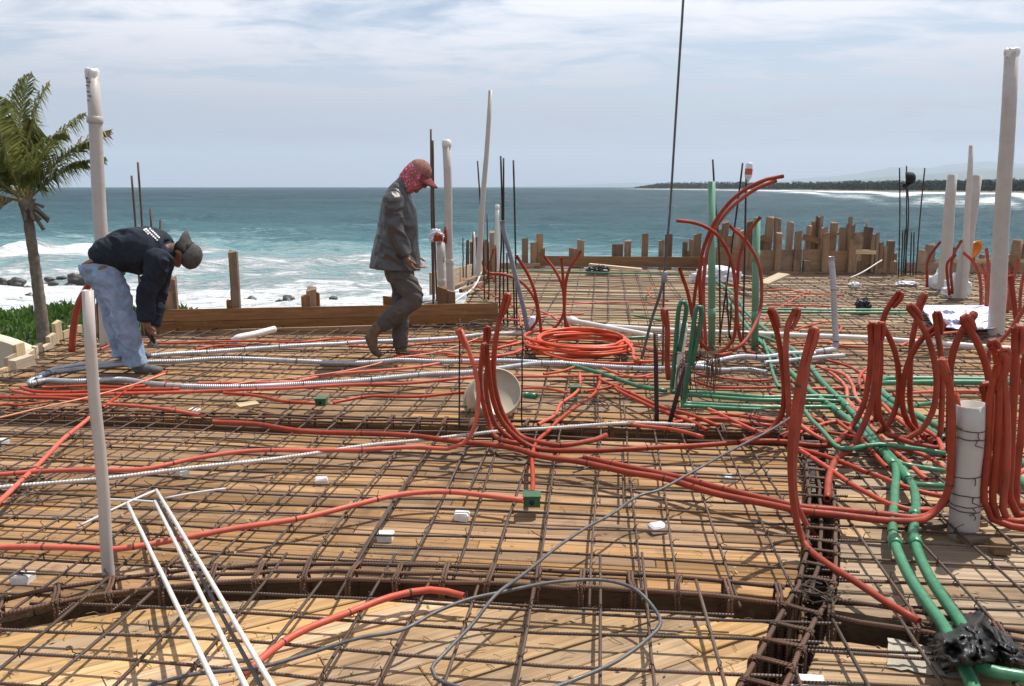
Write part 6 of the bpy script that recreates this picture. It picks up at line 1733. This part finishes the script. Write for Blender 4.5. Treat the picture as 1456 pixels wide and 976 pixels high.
tag(g.build("debris", M['chips']), 'wood chips and clipped wire scattered over the boards', 'debris', kind='stuff')

# ================================================================== people
random.seed(55)
class Blob:
    """overlapping lofts and ellipsoids that are fused into one continuous skin"""
    def __init__(s): s.v, s.f = [], []
    def _add(s, v, f):
        o = len(s.v); s.v.extend(v); s.f.extend([tuple(i + o for i in q) for q in f])
    def loft(s, secs, side=(0, 1, 0), n=22, flat0=0.8, flat1=0.8):
        """secs: (point, half-thickness in the plane, half-width along side)"""
        pts = [Vector(q[0]) for q in secs]; path = catmull(pts, 0.02) if len(pts) > 2 else [pts[0].lerp(pts[1], k / 6) for k in range(7)]
        cum = [0.0]
        for a, b in zip(pts[:-1], pts[1:]): cum.append(cum[-1] + (b - a).length)
        pc = [0.0]
        for a, b in zip(path[:-1], path[1:]): pc.append(pc[-1] + (b - a).length)
        sc = cum[-1] / max(pc[-1], 1e-6)
        A = np.interp([c * sc for c in pc], cum, [q[1] for q in secs]); W = np.interp([c * sc for c in pc], cum, [q[2] for q in secs])
        v, f = [], []; side = Vector(side)
        m = len(path); rings = []
        t0 = (path[1] - path[0]).normalized(); t1 = (path[-1] - path[-2]).normalized()
        seq = []
        for k in (0.25, 0.6, 0.87): seq.append((path[0] - t0 * (A[0] * flat0 * (1 - k)), t0, A[0] * math.sin(k * 1.57), W[0] * math.sin(k * 1.57)))
        for i in range(m):
            t = (path[min(i + 1, m - 1)] - path[max(i - 1, 0)]).normalized(); seq.append((path[i], t, A[i], W[i]))
        for k in (0.87, 0.6, 0.25): seq.append((path[-1] + t1 * (A[-1] * flat1 * (1 - k)), t1, A[-1] * math.sin(k * 1.57), W[-1] * math.sin(k * 1.57)))
        for p, t, a, w in seq:
            sd = (side - t * side.dot(t)).normalized(); nn = t.cross(sd)
            for k in range(n):
                an = 2 * math.pi * k / n; v.append(p + nn * (math.cos(an) * a) + sd * (math.sin(an) * w))
        L = len(seq)
        for i in range(L - 1):
            for k in range(n): f.append((i * n + k, i * n + (k + 1) % n, (i + 1) * n + (k + 1) % n, (i + 1) * n + k))
        f.append(tuple(reversed(range(n)))); f.append(tuple((L - 1) * n + k for k in range(n)))
        s._add(v, f)
    def limb(s, pts, rads): s.loft([(p, r, r) for p, r in zip(pts, rads)])
    def ell(s, c, r, rot=None):
        bm = bmesh.new(); bmesh.ops.create_uvsphere(bm, u_segments=20, v_segments=14, radius=1)
        R_ = rot if rot is not None else Matrix.Identity(3)
        vs = [Vector(c) + R_ @ Vector((v.co.x * r[0], v.co.y * r[1], v.co.z * r[2])) for v in bm.verts]
        bm.verts.index_update(); fs = [tuple(v.index for v in f.verts) for f in bm.faces]; bm.free(); s._add(vs, fs)
    def build(s, name, mat, parent, voxel=0.008, smooth=3, wrinkle=None, paint=None, loc=None):
        me = mesh(name, s.v, s.f); ob = bpy.data.objects.new(name, me); col.objects.link(ob)
        md = ob.modifiers.new("r", 'REMESH'); md.mode = 'VOXEL'; md.voxel_size = voxel; md.use_smooth_shade = True
        dg = bpy.context.evaluated_depsgraph_get(); dg.update()
        m2 = bpy.data.meshes.new_from_object(ob.evaluated_get(dg)); m2.name = name
        bpy.data.objects.remove(ob); bpy.data.meshes.remove(me)
        bm = bmesh.new(); bm.from_mesh(m2)
        for _ in range(smooth): bmesh.ops.smooth_vert(bm, verts=bm.verts, factor=0.5, use_axis_x=True, use_axis_y=True, use_axis_z=True)
        bm.normal_update()
        if wrinkle:
            for v in bm.verts: v.co = v.co + v.normal * wrinkle(v.co)
        loc = Vector(loc if loc is not None else wpos(parent))
        for v in bm.verts: v.co -= loc
        for f in bm.faces: f.smooth = True
        bm.to_mesh(m2); bm.free()
        o = link(name, m2, mat, parent, loc)
        if paint:
            for extra in paint[1]: m2.materials.append(extra)
            for p in m2.polygons: p.material_index = paint[0](p.center + loc)
        return o
def cloth_mat(name, c, rough=0.85, var=0.2, dirt=None, scale=7.0, weave=0.3, sheen=0.0, spec=0.25):
    m, nt, bs = mat_new(name)
    geo = node(nt, "ShaderNodeNewGeometry")
    n1 = node(nt, "ShaderNodeTexNoise", {'Vector': geo.outputs['Position'], 'Scale': scale, 'Detail': 7.0, 'Roughness': 0.65, 'Distortion': 0.5})
    n2 = node(nt, "ShaderNodeTexNoise", {'Vector': geo.outputs['Position'], 'Scale': 34.0, 'Detail': 5.0, 'Roughness': 0.6, 'Distortion': 1.0})
    cc = mixc(nt, mrange(nt, n1.outputs['Fac'], 0.32, 0.68), tuple(x * (1 - var) for x in c), tuple(x * (1 + var) for x in c))
    if dirt: cc = mixc(nt, mrange(nt, n2.outputs['Fac'], 0.5, 0.72, 0, 0.55), cc, dirt)
    nt.links.new(cc, bs.inputs['Base Color']); bs.inputs['Roughness'].default_value = rough
    bs.inputs['Specular IOR Level'].default_value = spec
    bump(nt, bs, node(nt, "ShaderNodeMath", {0: n1.outputs['Fac'], 1: node(nt, "ShaderNodeMath", {0: n2.outputs['Fac'], 1: 0.35}, operation='MULTIPLY').outputs[0]}, operation='ADD').outputs[0], weave, 0.03)
    return m
M['skin'] = cloth_mat('skin_brown', (0.19, 0.095, 0.055), 0.5, 0.12, None, 20.0, 0.12, spec=0.4)
M['hair'] = cloth_mat('hair_black', (0.012, 0.010, 0.009), 0.6, 0.2)
M['navy'] = cloth_mat('navy_shirt', (0.014, 0.019, 0.030), 0.85, 0.25, (0.03, 0.035, 0.045), 6.0, 0.35)
M['jeans'] = cloth_mat('light_jeans', (0.25, 0.33, 0.46), 0.9, 0.2, (0.34, 0.41, 0.51), 9.0, 0.7)
M['shoe'] = cloth_mat('grey_shoe', (0.10, 0.10, 0.10), 0.7, 0.25, (0.22, 0.19, 0.16), 16.0, 0.3)
M['hat_grey'] = cloth_mat('grey_cap', (0.075, 0.07, 0.065), 0.85, 0.2, (0.12, 0.11, 0.10), 10.0, 0.3)
M['belt'] = cloth_mat('tan_belt', (0.30, 0.15, 0.07), 0.6, 0.2)
M['jacket'] = cloth_mat('dark_jacket', (0.052, 0.050, 0.049), 0.38, 0.12, None, 5.0, 0.35, spec=0.6)
M['trouser'] = cloth_mat('charcoal_trousers', (0.085, 0.076, 0.068), 0.85, 0.15, (0.115, 0.10, 0.09), 8.0, 0.45)
M['boot'] = cloth_mat('tan_boot', (0.16, 0.105, 0.065), 0.75, 0.3, (0.10, 0.07, 0.05), 14.0, 0.4)
M['cap_red'] = cloth_mat('faded_red_cap', (0.25, 0.115, 0.09), 0.85, 0.3, (0.42, 0.24, 0.21), 11.0, 0.35)
M['brim_red'] = cloth_mat('dark_red_brim', (0.17, 0.045, 0.045), 0.8, 0.2, None, 14.0, 0.2)
def bandana_mat():
    m, nt, bs = mat_new('printed_red_cloth')
    geo = node(nt, "ShaderNodeNewGeometry")
    v1 = node(nt, "ShaderNodeTexVoronoi", {'Vector': geo.outputs['Position'], 'Scale': 55.0})
    n1 = node(nt, "ShaderNodeTexNoise", {'Vector': geo.outputs['Position'], 'Scale': 60.0, 'Detail': 4.0, 'Distortion': 1.5})
    cc = mixc(nt, mrange(nt, v1.outputs['Distance'], 0.22, 0.36), (0.60, 0.38, 0.40), (0.36, 0.055, 0.085))
    cc = mixc(nt, mrange(nt, n1.outputs['Fac'], 0.56, 0.66, 0, 0.8), cc, (0.52, 0.28, 0.31))
    nt.links.new(cc, bs.inputs['Base Color']); bs.inputs['Roughness'].default_value = 0.85
    return m
M['bandana'] = bandana_mat()
def folds(seed, amp, freq, axis=(0.0, 0.0, 1.0), k2=0.6):
    """cloth creases: ridged noise drawn out along one direction, with a softer one across it"""
    ax_ = Vector(axis).normalized()
    def fn(p):
        along = p.dot(ax_); q = (p - ax_ * (along * 0.72)) * freq + Vector((seed, seed * 2.1, 0))
        wv = Vector((mnoise.noise(p * freq * 0.5), mnoise.noise(p * freq * 0.5 + Vector((9, 0, 0))), mnoise.noise(p * freq * 0.5 + Vector((0, 9, 0))))) * 1.1
        r1 = 1 - 2.2 * abs(mnoise.noise(q + wv))
        r2 = 1 - 2.2 * abs(mnoise.noise((q + wv) * 1.9 + Vector((4, 1, 2))))
        return amp * (k2 * (r1 - 0.45) + 0.30 * (r2 - 0.45) + 0.35 * mnoise.noise(p * freq * 0.45))
    return fn
def hand(b, wrist, palm_dir, palm_n, thumb_dir, curl, s=1.0, spread=0.0):
    """palm and five bent fingers"""
    d = Vector(palm_dir).normalized(); n = Vector(palm_n); n = (n - d * n.dot(d)).normalized(); t = d.cross(n)
    if t.dot(Vector(thumb_dir)) < 0: t = -t
    w = Vector(wrist)
    b.loft([(w, 0.024 * s, 0.030 * s), (w + d * 0.045 * s, 0.020 * s, 0.040 * s), (w + d * 0.088 * s, 0.016 * s, 0.041 * s)], side=t)
    for i, (o, L) in enumerate(((0.030, 0.075), (0.010, 0.083), (-0.011, 0.077), (-0.031, 0.060))):
        p0 = w + d * 0.082 * s + t * o * s; c1, c2 = curl * 0.8, curl * 1.9
        d1 = d * math.cos(c1) + n * math.sin(c1); d2 = d * math.cos(c2) + n * math.sin(c2)
        b.limb([p0, p0 + d1 * L * 0.5 * s, p0 + d1 * L * 0.5 * s + d2 * L * 0.55 * s], [0.0095 * s, 0.009 * s, 0.007 * s])
    p0 = w + d * 0.025 * s + t * 0.030 * s; td = (t * 0.75 + d * 0.6 + n * 0.35).normalized()
    b.limb([p0, p0 + td * 0.042 * s, p0 + td * 0.06 * s + d * 0.026 * s + n * 0.012], [0.013 * s, 0.0115 * s, 0.008 * s])

# ---------------------------------------------------------------- the walking worker
Y0 = P(569, 503, 0.05).y
def J(px, py, dy=0.0): return V(px, py, Y0 + dy)
foot = J(575, 505)
w = empty("person", foot, 'walking worker in a dark jacket, charcoal trousers and red cap, looking down', 'person')
body = Blob()
hd = J(593, 250)
fw = Vector((0.82, 0, -0.57))                                   # the way the face points
upv = Vector((0.57, 0, 0.82))
Rh = Matrix((fw, Vector((0, 1, 0)).cross(fw) * 0 + Vector((0, 1, 0)), upv)).transposed()
body.ell(hd + upv * 0.025 - fw * 0.01, (0.098, 0.075, 0.105), Rh)               # skull
body.ell(hd - upv * 0.055 + fw * 0.025, (0.068, 0.056, 0.072), Rh)              # jaw
body.ell(hd - upv * 0.03 + fw * 0.100, (0.024, 0.013, 0.028), Rh)               # nose
body.ell(hd - upv * 0.075 + fw * 0.078, (0.018, 0.026, 0.012), Rh)              # mouth
body.ell(hd - upv * 0.11 + fw * 0.065, (0.022, 0.028, 0.02), Rh)                # chin
for s in (-1, 1):
    body.ell(hd + upv * 0.0 + fw * 0.072 + Vector((0, s * 0.03, 0)), (0.018, 0.02, 0.012), Rh)
    body.ell(hd - upv * 0.01 - fw * 0.01 + Vector((0, s * 0.076, 0)), (0.02, 0.01, 0.03), Rh)
body.loft([(hd - upv * 0.05 - fw * 0.03, 0.05, 0.05), (J(578, 264), 0.055, 0.055), (J(573, 274), 0.07, 0.09)])
body.loft([(J(570, 276), 0.075, 0.13), (J(566, 300), 0.095, 0.15), (J(563, 345), 0.085, 0.135), (J(565, 380), 0.095, 0.145)])
NA, FA = -0.225, 0.225
arm_n = [J(556, 284, NA), J(566, 336, NA - 0.02), J(579, 366, NA - 0.02)]
arm_f = [J(560, 286, FA), J(574, 338, FA + 0.02), J(590, 364, FA + 0.0)]
for a in (arm_n, arm_f):
    body.limb([a[0], a[0].lerp(a[1], .5), a[1], a[1].lerp(a[2], .45), a[2]], [0.048, 0.043, 0.037, 0.035, 0.026])
hand(body, arm_n[2], (0.42, -0.02, -0.9), (0.75, 0.25, 0.3), (1, -0.3, 0), 0.55)
hand(body, arm_f[2], (0.42, 0.02, -0.9), (0.75, -0.25, 0.3), (1, 0.3, 0), 0.55)
LN, LF = -0.10, 0.10
leg_n = [J(568, 386, LN), J(590, 424, LN - 0.01), J(537, 466, LN + 0.02), J(531, 476, LN + 0.02)]
leg_f = [J(566, 386, LF), J(569, 434, LF), J(567, 488, LF)]
for a in (leg_n[:3], leg_f):
    body.limb([a[0], a[0].lerp(a[1], .5), a[1], a[1].lerp(a[2], .35), a[2]], [0.075, 0.066, 0.05, 0.05, 0.033])
body.build("body", M['skin'], w, 0.0075, 2)
# trousers
tr = Blob()
tr.loft([(J(566, 372), 0.115, 0.165), (J(567, 384), 0.122, 0.17), (J(569, 394), 0.118, 0.16)])
tr.loft([(J(568, 388, LN), 0.098, 0.088), (J(580, 407, LN), 0.095, 0.085), (J(589, 424, LN - 0.01), 0.079, 0.075), (J(577, 436, LN), 0.079, 0.072), (J(557, 451, LN + .01), 0.076, 0.068), (J(541, 464, LN + 0.02), 0.070, 0.062)], flat1=0.1)
tr.loft([(J(567, 388, LF), 0.095, 0.085), (J(571, 412, LF), 0.088, 0.08), (J(570, 436, LF), 0.075, 0.072), (J(569, 465, LF), 0.072, 0.068), (J(569, 494, LF), 0.07, 0.065)], flat1=0.1)
tr.build("trousers", M['trouser'], w, 0.008, 2, folds(3, 0.019, 8.5, (0.9, 0.2, -0.25)))
# jacket: back slopes to a flared hem
jk = Blob()
jk.loft([(J(575, 264), 0.072, 0.075), (J(569, 273), 0.095, 0.155), (J(566, 286), 0.125, 0.20), (J(566.5, 308), 0.158, 0.205), (J(565, 336), 0.178, 0.205), (J(563, 362), 0.203, 0.212), (J(562, 382), 0.218, 0.215)], flat1=0.06)
for a in (arm_n, arm_f):
    jk.loft([(a[0] + Vector((0.02, 0, 0.01)), 0.085, 0.078), (a[0].lerp(a[1], .35), 0.083, 0.078), (a[1], 0.071, 0.067), (a[1].lerp(a[2], .5), 0.064, 0.06), (a[1].lerp(a[2], .93), 0.055, 0.05)], flat1=0.1)
jf = folds(8, 0.022, 7.0, (0.55, 0.1, -0.85))
jo = jk.build("jacket", M['jacket'], w, 0.008, 2, jf)
cl = Blob(); cl.loft([(J(572, 268), 0.082, 0.095), (J(577, 261), 0.078, 0.085)])
cl.build("collar", M['jacket'], w, 0.007, 2, folds(2, 0.005, 14))
# boots
def boot(pts, name, mat):
    b = Blob(); heel, ball, toe, ank, up_ = pts
    b.loft([(heel, 0.036, 0.040), (heel.lerp(ball, 0.5), 0.040, 0.040), (ball, 0.036, 0.047), (toe, 0.026, 0.036)])
    b.loft([(heel.lerp(ank, 0.35) + (ball - heel) * 0.10, 0.048, 0.042), (ank, 0.052, 0.045), (up_, 0.055, 0.048)])
    b.loft([(heel.lerp(ball, 0.3) + (ank - heel) * 0.35, 0.04, 0.04), (heel.lerp(ball, 0.75) + (ank - heel) * 0.12, 0.03, 0.042)])
    o = b.build(name, M[mat], w_cur, 0.006, 2, folds(5, 0.002, 20))
    return o
w_cur = w
boot((J(524, 478, LN + .02), J(533, 499, LN + .02), J(541, 505, LN + .02), J(534, 470, LN + .02), J(540, 464, LN + .02)), "boot", 'boot')
boot((J(566, 500, LF), J(584, 501, LF), J(594, 503, LF), J(569, 492, LF), J(569, 486, LF)), "boot", 'boot')
# head cloth and cap
bd = Blob()
bd.loft([(hd + upv * 0.04 - fw * 0.035, 0.076, 0.078), (hd - upv * 0.02 - fw * 0.045, 0.080, 0.083), (hd - upv * 0.09 - fw * 0.04, 0.078, 0.084), (J(583, 268), 0.066, 0.082)])
bd.loft([(hd + upv * 0.02 + fw * 0.02 + Vector((0, -0.035, 0)), 0.055, 0.05), (hd - upv * 0.06 + fw * 0.02 + Vector((0, -0.03, 0)), 0.055, 0.052), (hd - upv * 0.125 + fw * 0.0 + Vector((0, -0.03, 0)), 0.035, 0.045)])
bd.build("head_cloth", M['bandana'], w, 0.006, 2, folds(6, 0.008, 16))
cp_ = Blob()
cp_.ell(hd + upv * 0.060 - fw * 0.002, (0.103, 0.084, 0.084), Rh)
co_ = cp_.build("cap", M['cap_red'], w, 0.006, 1, folds(4, 0.004, 14))
bv = []; bf = []
for i in range(5):
    for k in range(13):
        a = -1.25 + 2.5 * k / 12; r_ = 0.085 + 0.03 * i
        q = hd + upv * (0.052 - 0.010 * i - 0.020 * abs(math.sin(a)) * (1 + i * 0.2)) + fw * (math.cos(a) * r_ * 0.98 + 0.0) + Vector((0, math.sin(a) * (0.085 + 0.004 * i), 0))
        bv.append(q)
for i in range(4):
    for k in range(12): bf.append((i * 13 + k, i * 13 + k + 1, (i + 1) * 13 + k + 1, (i + 1) * 13 + k))
bo_ = obj("peak", bv, bf, M['brim_red'], w, True); md = bo_.modifiers.new("t", 'SOLIDIFY'); md.thickness = 0.006

# ---------------------------------------------------------------- the bent worker
Y0 = P(200, 528, 0.07).y + 0.12
foot = J(205, 528, -0.1)
w = empty("person", foot, 'worker in a navy shirt and light jeans bent double, tying wire on the mesh', 'person')
w_cur = w
body = Blob()
fw = Vector((-0.30, 0, -0.95)); upv = Vector((0.95, 0, -0.30))       # face looks at the floor, crown points right
Rh = Matrix((fw, Vector((0, 1, 0)), upv)).transposed()
hd = J(262, 361)
body.ell(hd + upv * 0.015 - fw * 0.01, (0.098, 0.076, 0.100), Rh)
body.ell(hd - upv * 0.06 + fw * 0.03, (0.066, 0.056, 0.070), Rh)
body.ell(hd - upv * 0.03 + fw * 0.102, (0.022, 0.013, 0.028), Rh)
body.ell(hd - upv * 0.08 + fw * 0.080, (0.018, 0.026, 0.012), Rh)
body.ell(hd - upv * 0.112 + fw * 0.066, (0.022, 0.028, 0.02), Rh)
for s in (-1, 1):
    body.ell(hd + fw * 0.072 + Vector((0, s * 0.03, 0)), (0.016, 0.02, 0.012), Rh)
    body.ell(hd - upv * 0.02 - fw * 0.012 + Vector((0, s * 0.078, 0)), (0.019, 0.010, 0.030), Rh)
body.loft([(hd - upv * 0.05 - fw * 0.02, 0.054, 0.054), (J(246, 357), 0.06, 0.06), (J(236, 358), 0.075, 0.10)])
body.loft([(J(228, 357), 0.085, 0.14), (J(205, 352), 0.105, 0.155), (J(170, 356), 0.10, 0.14), (J(147, 366), 0.105, 0.15)])
NA, FA = -0.20, 0.20
arm_n = [J(228, 372, NA), J(208, 418, NA - 0.01), J(208, 458, NA - 0.02)]
arm_f = [J(232, 372, FA), J(224, 420, FA - 0.02), J(216, 466, FA - 0.10)]
for a in (arm_n, arm_f):
    body.limb([a[0], a[0].lerp(a[1], .5), a[1], a[1].lerp(a[2], .45), a[2]], [0.052, 0.047, 0.04, 0.038, 0.028])
hand(body, arm_n[2], (0.30, 0.05, -0.95), (0.8, 0.5, 0.3), (0.5, -0.8, 0), 0.6, 1.08)
hand(body, arm_f[2], (0.10, -0.05, -0.95), (-0.6, -0.7, 0.2), (0.5, 0.5, 0), 0.6, 1.05)
LN, LF = -0.11, 0.11
for h, k, a in ((J(149, 384, LN), J(173, 444, LN), J(190, 518, LN)), (J(146, 384, LF), J(163, 444, LF), J(175, 508, LF))):
    body.limb([h, h.lerp(k, .5), k, k.lerp(a, .35), a], [0.080, 0.07, 0.052, 0.052, 0.034])
body.build("body", M['skin'], w, 0.0075, 2)
je = Blob()
je.loft([(J(143, 372), 0.138, 0.170), (J(145, 379), 0.150, 0.178), (J(150, 390), 0.145, 0.172)], flat0=0.12)
je.loft([(J(149, 388, LN), 0.122, 0.095), (J(162, 412, LN), 0.108, 0.09), (J(173, 440, LN), 0.092, 0.082), (J(181, 470, LN), 0.086, 0.078), (J(187, 500, LN), 0.085, 0.076), (J(192, 520, LN), 0.083, 0.074)], flat1=0.1)
je.loft([(J(146, 388, LF), 0.120, 0.095), (J(157, 420, LF), 0.108, 0.09), (J(164, 446, LF), 0.095, 0.085), (J(171, 476, LF), 0.09, 0.08), (J(176, 506, LF), 0.085, 0.078)], flat1=0.1)
je.build("jeans", M['jeans'], w, 0.008, 2, folds(13, 0.030, 8.0, (0.95, 0.2, -0.25)))
pk = Blob()          # back pocket patch
sh = Blob()
sh.loft([(J(147, 366), 0.105, 0.160), (J(155, 361), 0.125, 0.172), (J(172, 358), 0.160, 0.188), (J(192, 356), 0.190, 0.205), (J(212, 356), 0.185, 0.218), (J(230, 360), 0.155, 0.215), (J(241, 362), 0.105, 0.15), (J(247, 361), 0.075, 0.085)])
for a in (arm_n, arm_f):
    sh.loft([(a[0] + Vector((0.0, 0, 0.03)), 0.098, 0.085), (a[0].lerp(a[1], .45), 0.084, 0.076), (a[1], 0.070, 0.066), (a[1].lerp(a[2], .5), 0.062, 0.058), (a[1].lerp(a[2], .93), 0.058, 0.052)], flat1=0.1)
so = sh.build("shirt", M['navy'], w, 0.008, 2, folds(21, 0.024, 7.0, (0.5, 0.2, -0.9)))
bl = Blob(); bl.loft([(J(141, 367.5), 0.128, 0.163), (J(143, 371.5), 0.134, 0.164)], n=24, flat0=0.1, flat1=0.1)
bl.build("belt", M['belt'], w, 0.006, 1)
# print on the back of the shirt: short unreadable white strokes, wrapped to the cloth
from mathutils.bvhtree import BVHTree
dgx = bpy.context.evaluated_depsgraph_get()
vsx = [so.matrix_basis.translation + wpos(w) + v.co for v in so.data.vertices]; fsx = [tuple(p.vertices) for p in so.data.polygons]
bvh = BVHTree.FromPolygons(vsx, fsx)
g = Geo()
for ln, (x0, y0, x1, y1) in enumerate(((206, 325.5, 224, 343.5), (211.5, 325, 226.5, 339.5), (203.5, 326.5, 211, 334.5))):
    nL = 7 if ln < 2 else 3
    for k in range(nL):
        f0, f1 = (k + 0.1) / nL, (k + 0.8) / nL
        quad = []
        for f_, s in ((f0, 0), (f1, 0), (f1, 1), (f0, 1)):
            off = (1.6, -1.5) if s else (0, 0)
            px, py = x0 + (x1 - x0) * f_ + off[0], y0 + (y1 - y0) * f_ + off[1]
            d = ray(px, py).normalized(); hit = bvh.ray_cast(Vector((0, 0, CAMZ)), d)
            if hit[0] is None: quad = None; break
            quad.append(hit[0] - d * 0.005)
        if quad:
            g.add(quad, [(0, 1, 2, 3)])
M['print'] = simple_mat('white_print', (0.70, 0.72, 0.74), 0.8)
if g.v: g.build("shirt_print", M['print'], so, loc=wpos(so))
boot((J(193, 524, LN), J(215, 525, LN), J(228, 526.5, LN), J(194, 514, LN), J(192, 508, LN)), "shoe", 'shoe')
boot((J(180, 511, LF), J(200, 506, LF), J(212, 506, LF), J(178, 501, LF), J(176, 496, LF)), "shoe", 'shoe')
hr = Blob(); hr.ell(hd + upv * 0.0 - fw * 0.03, (0.088, 0.082, 0.088), Rh); hr.build("hair", M['hair'], w, 0.007, 1)
cp_ = Blob(); cp_.ell(hd + upv * 0.058 + fw * 0.004, (0.104, 0.088, 0.082), Rh)
cp_.build("cap", M['hat_grey'], w, 0.006, 1, folds(9, 0.004, 14))
bv = []; bf = []
for i in range(5):        # the peak is worn to the back and sticks up
    for k in range(13):
        a = -1.25 + 2.5 * k / 12; r_ = 0.085 + 0.026 * i
        bv.append(hd + upv * (0.052 - 0.018 * i - 0.016 * abs(math.sin(a))) - fw * (math.cos(a) * r_ * 0.98) + Vector((0, math.sin(a) * (0.086 + 0.004 * i), 0)))
for i in range(4):
    for k in range(12): bf.append((i * 13 + k, i * 13 + k + 1, (i + 1) * 13 + k + 1, (i + 1) * 13 + k))
bo_ = obj("peak", bv, bf, M['hat_grey'], w, True); md = bo_.modifiers.new("t", 'SOLIDIFY'); md.thickness = 0.006
# the pliers in the near hand
pl = J(214, 479, NA - 0.02); tipp = J(226, 497, NA + 0.0)
pr = empty("pliers", pl, 'black tying pliers in the hand of the bent worker', 'pliers')
dv = (tipp - pl).normalized()
for s in (-1, 1):
    tube("handle", catmull([pl - dv * 0.05 + Vector((0, s * 0.022, 0)), pl + Vector((0, s * 0.02, 0)), pl + dv * 0.06 + Vector((0, s * 0.008, 0))], 0.02), 0.007, M['black'], pr, 6)
tube("jaw", [pl + dv * 0.055, pl + dv * 0.08, tipp], [0.014, 0.016, 0.006], M['hose'], pr, 6)
